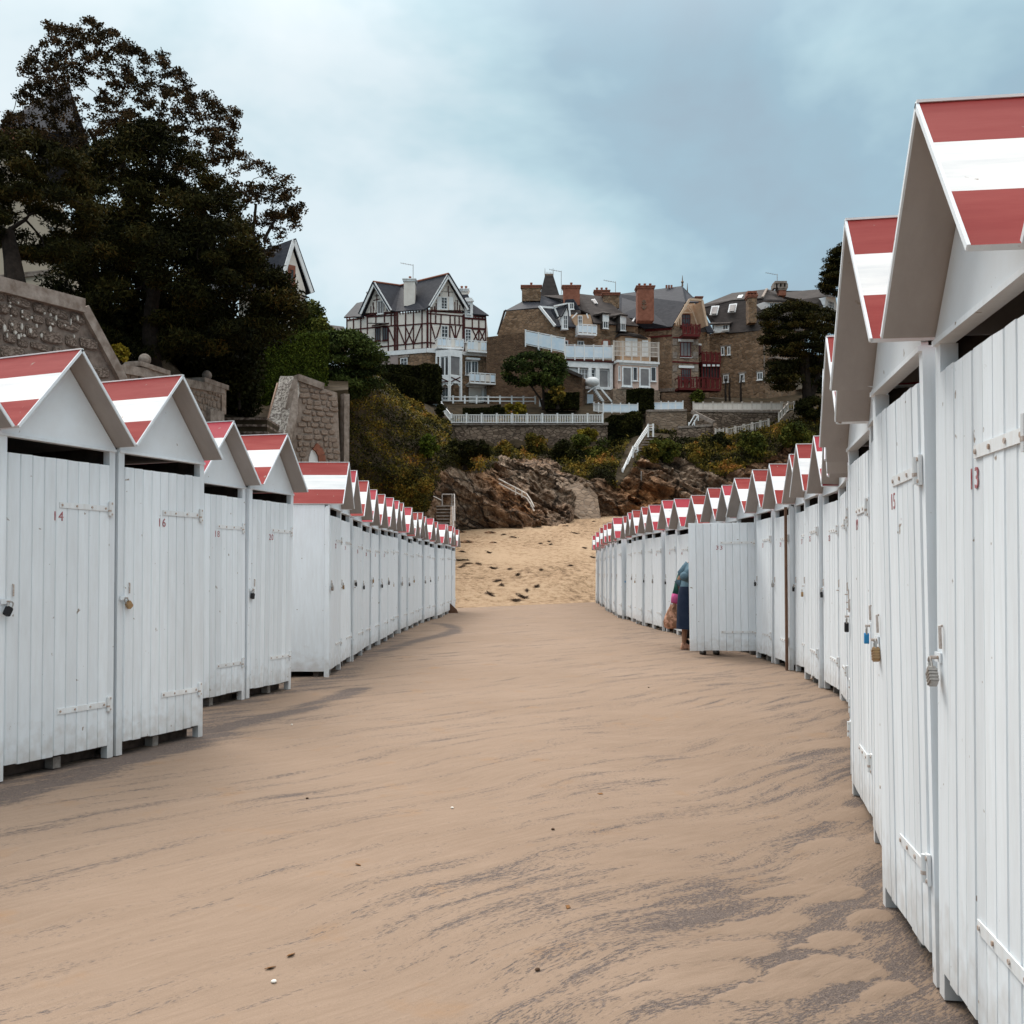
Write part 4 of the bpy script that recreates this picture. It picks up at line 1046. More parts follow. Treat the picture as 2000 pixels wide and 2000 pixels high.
    window(FR, H, 1365, 1145, 1425, 1285, 2, 1, d=.05); window(FR, H, 1425, 1145, 1490, 1285, 2, 1, d=.05)
    # balconies
    for (x0, y0, x1, y1, dep, lab) in ((1065,940,1322,1030,1.2,'white balcony with pale blue panels over the bay'),(1364,962,1562,1062,1.0,'upper right balcony'),(1370,1292,1670,1385,1.6,'lower right balcony with striped screen')):
        s0, s1, z0, z1 = FR.rect(x0, y0, x1, y1)
        bo = part(H, 'balcony', M_trim, lambda b: (FR.bx(b, s0, s1, z0-.16, z0, .0, dep), FR.bx(b, s0, s1, z1-.08, z1, dep-.08, dep),
              [FR.bx(b, s0+(s1-s0)*i/6-.04, s0+(s1-s0)*i/6+.04, z0, z1-.08, dep-.09, dep-.01) for i in range(7)], FR.bx(b, s0, s0+.06, z1-.08, z1, .05, dep-.08), FR.bx(b, s1-.06, s1, z1-.08, z1, .05, dep-.08)))
        for i in range(6):
            c0 = s0+(s1-s0)*(i+.12)/6; c1 = s0+(s1-s0)*(i+.88)/6
            q = MB(); FR.bx(q, c0, c1, z0+.12, z1-.16, dep-.06, dep-.03); q.build('balcony_panel', (M_bluep, M_bluep, M_trim, M_plaster, M_bluep, M_bluep)[i], bo)
    # lean-to below the low balcony
    part(H, 'lean_to', M_trim, lambda b: (FR.bpx(b, 1520, 1395, 1545, 1540, .2, .35), FR.bpx(b, 1640, 1395, 1670, 1560, .2, .35), FR.bpx(b, 1375,1395,1520,1410,.2,.3)))
    window(FR, H, 1560, 1420, 1630, 1485, 2, 1, d=.25)
    part(H, 'lean_to_wall', M_plaster, lambda b: FR.poly(b, [(1400,1410),(1680,1405),(1680,1560),(1400,1560)], .1, .2))
    for q in ((1530,1500,1555,1560),(1580,1500,1610,1540),(1640,1500,1610,1540)):
        b = MB(); FR.bar(b, *q, .12, .2, .05); b.build('timber', M_timber, H)
    aerial('thin tv aerial on the chimney of the half-timbered villa', at(*K6(848,335),107.4), at(*K6(848,185),107.4).z-at(*K6(848,335),107.4).z)
house_timber()

# ================================================================== house B: brown stone house with terrace
def house_stone():
    FS = Fac(*[930+195*.20704, 110.5, 930+738*.20704, 107.0], K=K7)     # side gable wall
    FF = Fac(*[930+738*.20704, 107.0, 930+1525*.20704, 109.2], K=K7)    # front
    H = thing('stone_house', 'brown rubble stone house with slate roof, dormers and white glazed terrace', 'house', FS.w(FS.len, 16))
    part(H, 'wall', M_rubble, lambda b: FS.poly(b, [(200,1400),(738,1400),(738,758),(600,592),(285,618),(205,838)], 0, 1.0))
    part(H, 'wall', M_rubble, lambda b: FF.poly(b, [(738,1420),(1525,1420),(1525,752),(738,758)], 0, 4.0))
    # roofs
    roofpart(H, K7, [(272,612,110.6),(430,528,112),(612,520,112),(602,580,108)], M_slate)
    roofpart(H, K7, [(612,470,112),(790,505,112.5),(945,762,107.2),(742,757,106.6),(600,578,108)], M_slate)
    roofpart(H, K7, [(262,612,110.4),(285,600,110.4),(212,838,111),(196,838,111)], M_slateb, th=.5)
    roofpart(H, K7, [(620,470,112.2),(975,455,113),(985,640,109.5),(900,640,109),(800,500,111.5)], M_slateb)
    roofpart(H, K7, [(972,452,113),(1200,478,113.5),(1330,590,111),(1535,755,108.7),(1110,725,107.4),(1075,640,109.0),(980,600,110.5)], M_slateb)
    part(H, 'roof_edge_trim', M_trim, lambda b: (b.beam(at(*K7(600,575),107.8), at(*K7(745,757),106.4), .2, .25), b.beam(at(*K7(430,528),111.8), at(*K7(612,518),111.8), .2, .2), b.beam(at(*K7(590,575),107.9), at(*K7(790,590),110.3), .15, .2)))
    part(H, 'attic_mass', M_slateb, lambda b: (b.slab([at(*K7(x, y), 113.6) for x, y in ((610,540),(1200,500),(1330,600),(1345,800),(610,800))], .5), b.slab([at(*K7(x, y), 112.5) for x, y in ((1250,640),(1600,640),(1600,900),(1250,900))], .5)))
    # tower spire behind
    ap = [at(*K7(x, y), 122) for x, y in ((648,290),(725,290))]; bs = [at(*K7(x, y), 122) for x, y in ((605,490),(785,490))]
    def spire(b):
        w0 = (ap[1].x-ap[0].x)/2; w1 = (bs[1].x-bs[0].x)/2; c = (ap[0].x+ap[1].x)/2; c1 = (bs[0].x+bs[1].x)/2; z1 = ap[0].z; z0 = bs[0].z-3; w1*=1.68
        lo = [(c1-w1,122-w1,z0),(c1+w1,122-w1,z0),(c1+w1,122+w1,z0),(c1-w1,122+w1,z0)]; hi = [(c-w0,122-w0,z1),(c+w0,122-w0,z1),(c+w0,122+w0,z1),(c-w0,122+w0,z1)]
        for i in range(4): b.quad([lo[i], lo[(i+1)%4], hi[(i+1)%4], hi[i]])
        b.quad(hi)
    SP = thing('spire_roof', 'steep slate tower roof with iron cresting behind the stone house', 'tower', (bs[0].x, 122, bs[0].z-3))
    part(SP, 'spire', M_slateb, spire)
    def crest(b):
        for k in range(7):
            x = ap[0].x + (ap[1].x-ap[0].x)*k/6; h = .9 if k in (0,6) else .45
            b.tube([(x,121.6,ap[0].z),(x,121.6,ap[0].z+h)], [.05,.015], 5)
        b.box(ap[0].x, ap[1].x, 121.55, 121.65, ap[0].z+.002, ap[0].z+.2)
    part(SP, 'cresting', M_iron, crest)
    aerial('thin tv aerial beside the slate tower roof', at(*K7(803,455),113), 2.6); aerial('thin tv aerial right of the middle chimneys', at(*K7(1315,450),114), 1.35)
    # chimneys
    chimney(H, 432, 385, 608, 530, 111.8, M_rubble, K7, 1.0, M_brick, 1)
    chimney(H, 820, 385, 975, 570, 111, M_brick, K7, 1.0, M_brick, 1)
    chimney(H, 1195, 455, 1345, 595, 112.5, M_rubble, K7, 1.0, M_brick, 0)
    chimney(H, 1118, 430, 1250, 480, 118, M_brick, K7, 1.0, M_brick, 3)
    # white gabled dormer
    FD = Fac(*[930+735*.20704, 106.4, 930+880*.20704, 106.7], K=K7)
    d1 = part(H, 'dormer', M_trim, lambda b: (FD.poly(b, [(808,790),(865,790),(865,640),(850,560),(806,665)], 0, 2.0), FD.bar(b, 866,545,880,670,.16,.2,.15), FD.bar(b, 860,545,735,570,.16,-.2,.3), FD.bar(b,735,568,775,665,.13,-.2,.2)))
    part(H, 'roof', M_slate, lambda b: b.slab([FD.p(735,566,-1.8), FD.p(864,548,.25), FD.p(800,668,.25), FD.p(770,662,-1.2)], .12), parent=d1)
    window(FD, H, 822, 655, 862, 785, 2, 3, d=.03)
    d2 = roofpart(H, K7, [(790,510,111.2),(915,502,109.5),(980,605,109.2),(880,600,109.8)], M_slate, name='dormer_roof')
    FD2 = Fac(*[930+860*.20704, 109.3, 930+930*.20704, 109.3], K=K7)
    window(FD2, H, 880, 540, 922, 600, 2, 1, d=.05)
    # shuttered dormers
    for (x0, x1, yt, yb, ya) in ((1192,1250,640,780,590),(1358,1412,655,800,605)):
        FW = Fac(*[930+x0*.20704, 107.6, 930+x1*.20704, 107.8], K=K7)
        dm = part(H, 'dormer', M_slateb, lambda b: FW.bpx(b, x0-4, yt, x1+4, yb, -2.0, 0))
        part(H, 'dormer_roof', M_slateb, lambda b: b.slab([FW.p(x0-100, ya+40, -2.6), FW.p(x0-90, ya-2, -2.8), FW.p(x1-10, ya+5, -1.0), FW.p(x1+8, yt+2, .3), FW.p(x0-10, yt-5, .3)], .15), parent=dm)
        part(H, 'roller_shutter', M_trim, lambda b: FW.bpx(b, x0, yt, x1, yb-65, .01, .08), parent=dm)
        window(FW, H, x0+4, yb-68, x1-6, yb, 2, 1, d=.03)
    roofpart(H, K7, [(1480,690,108.9),(1500,675,109.2),(1488,712,108.6),(1466,712,108.5)], M_trim, th=.08, name='skylight')
    roofpart(H, K7, [(1085,505,111.9),(1120,500,112.0),(1150,545,111.2),(1115,548,111.1)], M_trim, th=.12, name='skylight'); roofpart(H, K7, [(1092,509,111.7),(1118,505,111.8),(1143,542,111.0),(1118,544,110.9)], M_greyglass, th=.06, name='pane')
    roofpart(H, K7, [(978,515,112.0),(992,508,112),(1005,536,111.5),(985,540,111.5)], M_trim, th=.12, name='skylight')
    part(H, 'rendered_band', M_tan, lambda b: FF.poly(b, [(1110,740),(1500,765),(1500,810),(1110,795)], .03, .2))
    # upper balcony with french window
    part(H, 'balcony_wall', M_tan, lambda b: FF.poly(b, [(885,650),(1075,650),(1110,770),(940,770)], .02, .3))
    window(FF, H, 958, 660, 1000, 765, 2, 3, d=.05)
    part(H, 'bracket', M_trim, lambda b: (FF.bar(b, 895,690,945,640,.12,.2,.12), FF.bar(b, 1050,690,1035,645,.12,.2,.12)))
    s0, s1, z0, z1 = FF.rect(932, 765, 1103, 850)
    bo = part(H, 'balcony', M_trim, lambda b: (FF.bx(b, s0, s1, z0-.2, z0, .0, 1.2), FF.bx(b, s0, s1, z1-.08, z1, 1.1, 1.2), [FF.bx(b, s0+(s1-s0)*i/4-.05, s0+(s1-s0)*i/4+.05, z0, z1-.08, 1.1, 1.19) for i in range(5)], FF.bx(b, s0, s0+.06, z0+.1, z1-.08, .05, 1.1)))
    for i in range(4):
        c0 = s0+(s1-s0)*(i+.1)/4; c1 = s0+(s1-s0)*(i+.9)/4
        q = MB(); FF.bx(q, c0, c1, z0+.1, z1-.15, 1.12, 1.15); q.build('balcony_panel', M_bluep, bo)
    # first floor windows
    part(H, 'brick_arch', M_brick, lambda b: (FF.poly(b, [(800,905),(815,882),(840,876),(865,885),(882,910),(875,990),(805,990)], .03, .1), FF.bar(b, 735, 938, 1290, 960, .2, .0, .06)))
    window(FF, H, 810, 895, 865, 985, 2, 1, d=.06); window(FF, H, 955, 900, 1015, 990, 2, 1, d=.06)
    part(H, 'brick_surround', M_brick, lambda b: FF.poly(b, [(1180,905),(1200,885),(1230,880),(1258,890),(1268,910),(1265,970),(1182,970)], .03, .1))
    b = MB(); FF.bpx(b, 1197, 900, 1240, 968, .05, .12); b.build('shutter', M_trim, H)
    # right pavilion
    part(H, 'pavilion_roof', M_slateb, lambda b: b.slab([FF.p(1305,865,.2), FF.p(1345,812,.1), FF.p(1420,815,.1), FF.p(1600,905,1.2), FF.p(1480,880,2.2), FF.p(1310,868,2.0)], .12))
    part(H, 'pavilion', M_tan, lambda b: FF.bpx(b, 1320, 885, 1600, 1130, .0, 1.4))
    for x0, x1, y0, y1 in ((1362,1475,900,1070),(1520,1575,920,1075)):
        b = MB(); FF.bpx(b, x0, y0, x1, y1, 1.41, 1.5); b.build('roller_shutter', M_trim, H)
    # white annex and terrace balustrade
    FT = Fac(*[930+830*.20704, 103.2, 930+1290*.20704, 104.4], K=K7)
    FV = Fac(*[930+1290*.20704, 103.6, 930+1718*.20704, 104.8], K=K7)
    part(H, 'veranda', M_trim, lambda b: (FT.bpx(b, 842, 1095, 1290, 1150, -3.2, .0), FT.bpx(b, 842, 1150, 962, 1345, -3.2, -.3), [FT.bpx(b, x0, 1150, x1, 1350, -3.0, -.02) for x0, x1 in ((962,975),(1060,1090),(1130,1165),(1262,1290))], FT.bpx(b, 962, 1330, 1290, 1352, -3, -.01)))
    window(FT, H, 972, 1155, 1062, 1250, 3, 2, d=-.3, glass=M_greyglass); window(FT, H, 1092, 1160, 1130, 1280, 1, 3, d=-.3)
    window(FT, H, 1165, 1165, 1255, 1335, 1, 1, d=-.25, glass=M_greyglass)
    part(H, 'brown_gutter', M_timber, lambda b: FT.bpx(b, 842, 1078, 1330, 1094, -3, .12))
    railing(None, None, FT.p(838,1080,.1), FT.p(1283,1090,.1), 1.55, 5, 0, M_trim, parent=H, solid=M_bluep, post_h=.05)
    railing(None, None, FS.p(640,1020,4), FT.p(832,1030,.1), 1.7, 3, 0, M_trim, parent=H, solid=M_bluep, post_h=.02)
    part(H, 'veranda', M_pink, lambda b: FV.bpx(b, 1335, 1110, 1718, 1355, -3.4, 0))
    part(H, 'veranda_trim', M_trim, lambda b: (FV.bpx(b, 1320, 1090, 1722, 1112, -3.4, .25), FV.bpx(b, 1350,1112,1715,1130,-.2,.05)))
    for x0, y0, x1, y1 in ((1372,1140,1470,1330),(1535,1150,1640,1335)):
        window(FV, H, x0, y0, x1, y1, 1, 1, d=.05, t=.16, glass=M_greyglass)
    for x0, y0, x1, y1 in ((1340,1135,1358,1270),(1476,1145,1520,1275),(1645,1145,1695,1280)):
        window(FV, H, x0, y0, x1, y1, 1, 1, d=.05)
    railing(None, None, FV.p(1292,1088,.2), FV.p(1715,1102,.2), 2.0, 5, 6, M_dirtytrim, parent=H, post_h=.02, rails=(1.0,.75,.5,.28))
    part(H, 'lower_wall', M_rubbleP, lambda b: (FV.bpx(b, 1295, 1356, 1735, 1560, -3.3, -.05), FT.bpx(b, 1010, 1353, 1294, 1560, -3.2, -.15)))
    b = MB(); FT.bpx(b, 1048, 1400, 1105, 1500, -.1, -.02); b.build('blue_door', M_bluep, H)
    # annex side wall, the big blank stone wall on the left
    FA = Fac(*[930+98*.20704, 106.0, 930+595*.20704, 104.0], K=K7)
    part(H, 'annex_wall', M_rubbleD, lambda b: FA.poly(b, [(98,1560),(1000,1560),(1000,1240),(830,1160),(830,1040),(595,1000),(592,845),(490,812),(98,862)], 0, 1.2))
    part(H, 'annex_roof', M_slate, lambda b: b.slab([FA.p(500,808,-.5), FA.p(650,812,-.8), FA.p(738,858,-.5), FA.p(600,865,.2), FA.p(540,842,.2)], .12))
    b = MB(); FA.bpx(b, 605, 868, 725, 950, -.6, -.3); sh = b.build('roller_shutter', M_trim, H)
    part(H, 'gutter_trim', M_trim, lambda b: (FA.bpx(b, 598, 855, 738, 872, -.6, .1), FA.bpx(b, 588, 870, 602, 1010, -.1, .12)))
    part(H, 'wall_coping', M_slateb, lambda b: FA.bar(b, 830, 1162, 1000, 1235, .3, -.1, .6))
    # outside stair with white rail
    ST = thing('outside_stair', 'white railed wooden stair up to the glazed terrace of the stone house', 'stair', FT.p(1240,1490,1))
    part(ST, 'stringer', M_trim, lambda b: (FT.bar(b, 1090, 1350, 1180, 1480, .25, .6, .1),))
    for k in range(9):
        b = MB(); x = 1090+ k*11; y = 1352 + k*15.5
        a = FT.p(x, y, 0); b.box(a.x-.12, a.x+.12, a.y-1.0, a.y-.4, a.z-.03, a.z+.03); b.build('tread', M_trim, ST)
    part(ST, 'handrail', M_trim, lambda b: (FT.bar(b, 1128, 1350, 1245, 1488, .16, 1.1, .12), FT.bar(b, 1080,1350,1130,1350,.14,1.1,.12), FT.bar(b, 1082,1350,1020,1400,.08,1.1,.08)))
    # parasol-like white garden furniture on the terrace
    PB = thing('folded_parasol', 'folded white parasol and covered seat on the terrace of the stone house', 'parasol', FT.p(1050,1345,.8))
    part(PB, 'cover', M_trim, lambda b: b.ball(FT.p(1070,1300,.9), .75, 10, 6, sz=.7), smooth_=True)
    part(PB, 'pole', M_metal, lambda b: b.tube([FT.p(1070,1352,.9), FT.p(1072,1240,.9)], .05, 6))
house_stone()

# ================================================================== house C: slate roof, brick chimney, red balconies
def house_red():
    Kc = K8
    FL = Fac(*[1280-170*.21739, 111.2, 1280+152*.21739, 107.2], K=Kc)
    FG = Fac(*[1280+152*.21739, 107.0, 1280+388*.21739, 107.4], K=Kc)
    FR = Fac(*[1280+388*.21739, 108.4, 1280+560*.21739, 108.8], K=Kc)
    H = thing('tall_slate_house', 'tall house with blue slate roof, brick anchor chimney and dark red balconies', 'house', FG.w(0, 16))
    part(H, 'wall', M_rubble, lambda b: FL.poly(b, [(-168,1600),(152,1500),(152,905),(-168,930)], 0, 6.0))
    part(H, 'bay_wall', M_rubbleP, lambda b: (FG.poly(b, [(152,1520),(388,1520),(388,935),(152,905)], 0, 4.0)))
    part(H, 'gable_panel', M_tan, lambda b: FG.poly(b, [(152,905),(388,930),(385,720),(345,700),(280,705)], -.02, 3.6))
    part(H, 'wall', M_rubble, lambda b: FR.poly(b, [(388,1490),(468,1490),(468,960),(388,960)], 0, 3.0))
    [part(H, 'quoin', M_coping, lambda b: FG.bpx(b, x0, y0, x1, y0+58, 0, .05)) for x0, x1 in ((156,196),(332,384)) for y0 in range(1020, 1370, 118)]
    for F, q in ((FL,(-90,935,150,918,.5)),(FL,(-90,1010,150,990,.18)),(FG,(152,1225,388,1240,.16)),(FG,(152,1010,388,1015,.14))): part(H, 'timber_band', M_redbal, lambda b: F.bar(b, *q, 0, .06))
    # roof
    ridgeL, ridgeR = (-640, 482, 116), (240, 545, 113)
    roofpart(H, Kc, [(-325,617,117),(240,545,113),(270,690,107.6),(150,908,106.6),(-100,925,109.8),(-330,800,112)], M_slate)
    roofpart(H, Kc, [(240,545,113),(345,650,112),(392,690,108),(270,688,107.4)], M_slate)
    roofpart(H, Kc, [(345,640,113),(420,760,110),(530,962,108.2),(468,962,108.0),(400,800,108.5)], M_slate)
    part(H, 'attic_mass', M_slateb, lambda b: b.slab([at(*Kc(x, y), 112.5) for x, y in ((200,640),(345,690),(440,860),(500,985),(380,1010),(200,900))], .5))
    part(H, 'finial', M_iron, lambda b: (b.tube([at(*Kc(243,548),113), at(*Kc(243,450),113)], [.12,.02], 6), b.ball(at(*Kc(243,510),113), .16, 8, 6), b.tube([at(*Kc(288,600),112.5), at(*Kc(288,520),112.5)], [.08,.02], 5)))
    chimney(H, 362, 650, 412, 770, 111, M_brick, Kc, .8, M_brick, 0)
    ch = chimney(H, 1515, 395, 1668, 720, 107.0, M_brick, K7, 1.4, M_brick, 3)
    FCH = Fac(*[930+1515*.20704, 106.3, 930+1668*.20704, 106.3], K=K7)
    def anchor(b):
        FCH.bar(b, 1582, 515, 1582, 600, .09, .02, .06); FCH.bar(b, 1560, 545, 1605, 545, .08, .02, .06)
        FCH.bar(b, 1560, 570, 1582, 602, .08, .02, .06); FCH.bar(b, 1605, 570, 1582, 602, .08, .02, .06)
        FCH.bar(b, 1565, 530, 1582, 512, .08, .02, .06); FCH.bar(b, 1600, 530, 1582, 512, .08, .02, .06)
    part(H, 'wall_anchor', M_iron, anchor, parent=ch)
    part(H, 'chimney_pot', M_brick, lambda b: [b.tube([at(*Kc(x,565),113.4), at(*Kc(x,538),113.4)], .12, 6) for x in (100,122,145)])
    # half-timbered bell gable
    def gab(b):
        for q in ((150,905,278,692),(278,692,388,700),(388,700,432,928)): FG.bar(b, *q, .22, 1.0, .25)
        for q in ((222,790,222,900),(330,790,375,920),(278,700,330,790),(240,780,320,720),(250,720,310,780),(230,790,330,790),(180,860,180,905),(200,830,200,905)): FG.bar(b, *q, .11, .25, .1)
    part(H, 'gable_timber', mat('tan_timber', (.52,.36,.25), .8, (.6,.45,.33), 3), gab)
    part(H, 'roof_soffit', M_tan, lambda b: b.slab([FG.p(388,705,1.0), FG.p(430,925,1.0), FG.p(385,935,0), FG.p(340,720,0)], .1))
    window(FG, H, 222, 800, 312, 920, 4, 3, frame=M_redbal, d=.1); window(FG, H, 222, 1050, 318, 1180, 3, 1, frame=M_redbal, glass=M_greyglass, d=.05)
    window(FG, H, 232, 1290, 318, 1400, 4, 2, frame=M_redbal, d=.05); window(FR, H, 388, 1075, 405, 1160, 1, 1, frame=M_redbal, d=.05)
    part(H, 'lintel', M_trim, lambda b: (FG.bpx(b, 205, 1025, 340, 1048, 0, .12), FG.bpx(b, 220, 1180, 328, 1194, 0, .15), FG.bpx(b, 208, 1262, 345, 1284, 0, .12), FR.bpx(b, 385,1065,412,1080,0,.1)))
    # balconies
    for F, x0, y0, x1, y1, dep in ((FG, 218, 915, 368, 1000, 1.2), (FR, 390, 1160, 552, 1240, 1.0), (FR, 392, 1385, 556, 1480, 1.0), (FG, 175, 1385, 388, 1478, 1.3)):
        s0, s1, z0, z1 = F.rect(x0, y0, x1, y1)
        bo = part(H, 'balcony', M_redbal, lambda b: (F.bx(b, s0, s1, z0-.25, z0, 0, dep), F.bx(b, s0, s1, z1-.1, z1, dep-.1, dep), [F.bx(b, s0+(s1-s0)*i/4-.06, s0+(s1-s0)*i/4+.06, z0, z1+.1, dep-.1, dep+.01) for i in range(5)], F.bx(b, s0, s0+.08, z1-.1, z1, 0, dep-.1), F.bx(b, s1-.08, s1, z1-.1, z1, 0, dep-.1)))
        for i in range(12):
            if i % 3 == 2: continue
            c = s0+(s1-s0)*(i+.5)/12; q = MB(); F.bx(q, c-.09, c+.09, z0+.05, z1-.15, dep-.07, dep-.04); q.build('balcony_board', M_redbal, bo)
    part(H, 'conservatory', M_redbal, lambda b: (FR.bpx(b, 392, 1262, 555, 1285, -.2, .9), FR.bpx(b, 392,1248,555,1262,-.2,1.0), [FR.bpx(b, x, 1285, x+8, 1385, .6, .8) for x in range(392, 550, 26)]))
    part(H, 'conservatory_glass', M_glass, lambda b: FR.bpx(b, 394, 1285, 553, 1385, .2, .68))
    for x in (402, 442, 484, 524):
        b = MB(); FR.bpx(b, x-4, 1264, x+22, 1283, .9, .95); b.build('white_pane', M_trim, H)
    part(H, 'wall_base', M_coping, lambda b: FL.bar(b, 20, 1490, 180, 1480, .35, .1, .4))
house_red()

# ================================================================== house D: big mansard house
def house_mansard():
    FL = Fac(*[1280+468*.21739, 113.5, 1280+985*.21739, 110.0], K=K8)
    FR = Fac(*[1280+985*.21739, 110.0, 1280+1320*.21739, 113.0], K=K8)
    H = thing('mansard_house', 'large brown stone house with tall slate mansard roof and small white windows', 'house', FL.w(FL.len, 16))
    part(H, 'wall', M_rubble, lambda b: FL.poly(b, [(468,1560),(985,1560),(985,935),(468,975)], 0, 5.0))
    part(H, 'wall', M_rubble, lambda b: FR.poly(b, [(985,1560),(1340,1560),(1340,935),(985,935)], 0, 5.0))
    roofpart(H, K8, [(420,738,115),(688,668,114),(960,648,112.5),(1040,935,109.6),(640,970,112),(500,880,114)], M_slateb, label='steep lower slope of the mansard roof')
    roofpart(H, K8, [(425,712,115.2),(690,608,120),(1002,574,119),(960,652,112.2),(690,672,113.8),(420,742,114.8)], M_slateb)
    roofpart(H, K8, [(1002,574,119),(1110,590,121),(1150,660,116),(1300,700,116),(1330,950,113),(1040,935,109.6),(960,650,112.3)], M_slateb)
    roofpart(H, K8, [(1165,600,121),(1500,572,122),(1530,640,117),(1300,665,117),(1160,640,118)], M_slateb)
    roofpart(H, K8, [(1500,570,122),(1625,645,119),(1530,642,116.8)], M_slateb)
    roofpart(H, K8, [(1295,665,117),(1530,642,117),(1508,800,115.5),(1290,800,115)], M_slateb)
    FW = Fac(*[1280+1505*.21739, 115.5, 1280+1650*.21739, 117.5], K=K8)
    part(H, 'white_gable', M_trim, lambda b: FW.poly(b, [(1505,900),(1532,642),(1620,648),(1660,900)], 0, 1))
    window(FW, H, 1548, 682, 1602, 742, 4, 2, d=.03)
    part(H, 'hip_trim', M_coping, lambda b: b.beam(at(*K8(1002,574),118.8), at(*K8(962,648),112), .25, .2))
    part(H, 'attic_mass', M_slateb, lambda b: b.slab([at(*K8(x, y), 121.5) for x, y in ((700,625),(1000,590),(1500,585),(1520,660),(1500,950),(700,950))], .5))
    # skylights on the steep slope
    for pts in ([(505,725,114.2),(575,720,114.0),(555,802,113.2),(488,805,113.5)], [(665,708,113.2),(735,700,112.9),(718,778,112.2),(650,782,112.5)]):
        sk = roofpart(H, K8, pts, M_trim, th=.1, name='skylight')
        cx = sum(p[0] for p in pts)/4; cy = sum(p[1] for p in pts)/4
        roofpart(H, K8, [(cx+(x-cx)*.7, cy+(y-cy)*.75, Y-.15) for x, y, Y in pts], M_greyglass, th=.05, name='pane', parent=sk)
    roofpart(H, K8, [(750,628,116.2),(790,622,116.1),(775,648,114.6),(735,650,114.7)], M_trim, th=.1, name='skylight')
    # chimney breast
    chimney(H, 826, 640, 898, 885, 110.6, M_rubble, K8, 1.2, M_brick, 0)
    part(H, 'chimney_hood', M_brick, lambda b: (lambda a, c: (b.box(a.x, c.x, 110.1, 111.1, c.z-.2, c.z), [b.box(a.x+(c.x-a.x)*k/3-.1, a.x+(c.x-a.x)*k/3+.1, 110.2, 111, a.z, c.z-.2) for k in range(4)]))(at(*K8(820,640),110.6), at(*K8(902,600),110.6)))
    chimney(H, 1100, 570, 1165, 640, 117, M_brick, K8, 1.0, M_coping, 0)
    part(H, 'chimney_hood', M_coping, lambda b: (lambda a, c: (b.box(a.x, c.x, 116.3, 117.7, c.z-.25, c.z), [b.box(a.x+(c.x-a.x)*k/3-.14, a.x+(c.x-a.x)*k/3+.14, 116.4, 117.6, a.z, c.z-.25) for k in range(4)]))(at(*K8(1062,575),117), at(*K8(1168,515),117)))
    # dormers
    FD = Fac(*[1280+510*.21739, 112.6, 1280+660*.21739, 111.9], K=K8)
    part(H, 'dormer', M_trim, lambda b: FD.bpx(b, 510, 890, 660, 962, -2.5, .0))
    window(FD, H, 604, 892, 656, 940, 2, 1, d=.03); window(FD, H, 512, 898, 532, 945, 1, 1, d=.03)
    part(H, 'dormer_roof', M_slateb, lambda b: b.slab([FD.p(480,890,.3), FD.p(500,815,-2.2), FD.p(715,808,-2.2), FD.p(668,885,.3)], .15))
    FE = Fac(*[1280+1015*.21739, 110.5, 1280+1200*.21739, 112.0], K=K8)
    part(H, 'dormer', M_trim, lambda b: FE.bpx(b, 1018, 690, 1180, 750, -2, 0))
    for x in (1022, 1064, 1108): window(FE, H, x, 694, x+36, 746, 2, 1, d=.03)
    part(H, 'dormer_roof', M_slateb, lambda b: b.slab([FE.p(1000,690,.4), FE.p(1040,660,-2), FE.p(1190,672,-2), FE.p(1190,698,.4)], .15))
    # small windows
    for x0, y0, x1, y1, n in ((592,1092,622,1168,1),(648,1090,676,1165,1),(612,1345,660,1412,2),(760,1335,802,1405,2),(915,1322,968,1390,2)):
        window(FL, H, x0, y0, x1, y1, n, 1, d=.05, t=.1)
    for q in ((585,1078,682,1090),(750,1318,815,1334),(905,1306,980,1320),(604,1330,668,1344)): part(H, 'lintel', M_coping, lambda b: FL.bpx(b, *q, 0, .1))
    for x0, y0, x1, y1 in ((1022,1335,1058,1410),(1095,1330,1128,1410),(1040,1060,1075,1140),(1290,1100,1340,1180)):
        window(FR, H, x0, y0, x1, y1, 2, 1, d=.05, t=.1)
    part(H, 'downpipe', M_coping, lambda b: FL.bpx(b, 978, 1060, 986, 1420, .05, .2))
    part(H, 'balcony', M_coping, lambda b: (FR.bpx(b, 1010, 1212, 1290, 1226, 0, 1.0), FR.bpx(b, 1010, 1165, 1290, 1175, .9, 1.0), [FR.bpx(b, x, 1175, x+6, 1212, .92, .98) for x in range(1015, 1288, 22)]))
    part(H, 'porch_wall', M_cream, lambda b: FR.bpx(b, 1260, 1250, 1300, 1480, .0, 1.2))
    aerial('thin tv aerial on the mansard house chimney', at(*K8(1095,515),117), 1.0)
house_mansard()
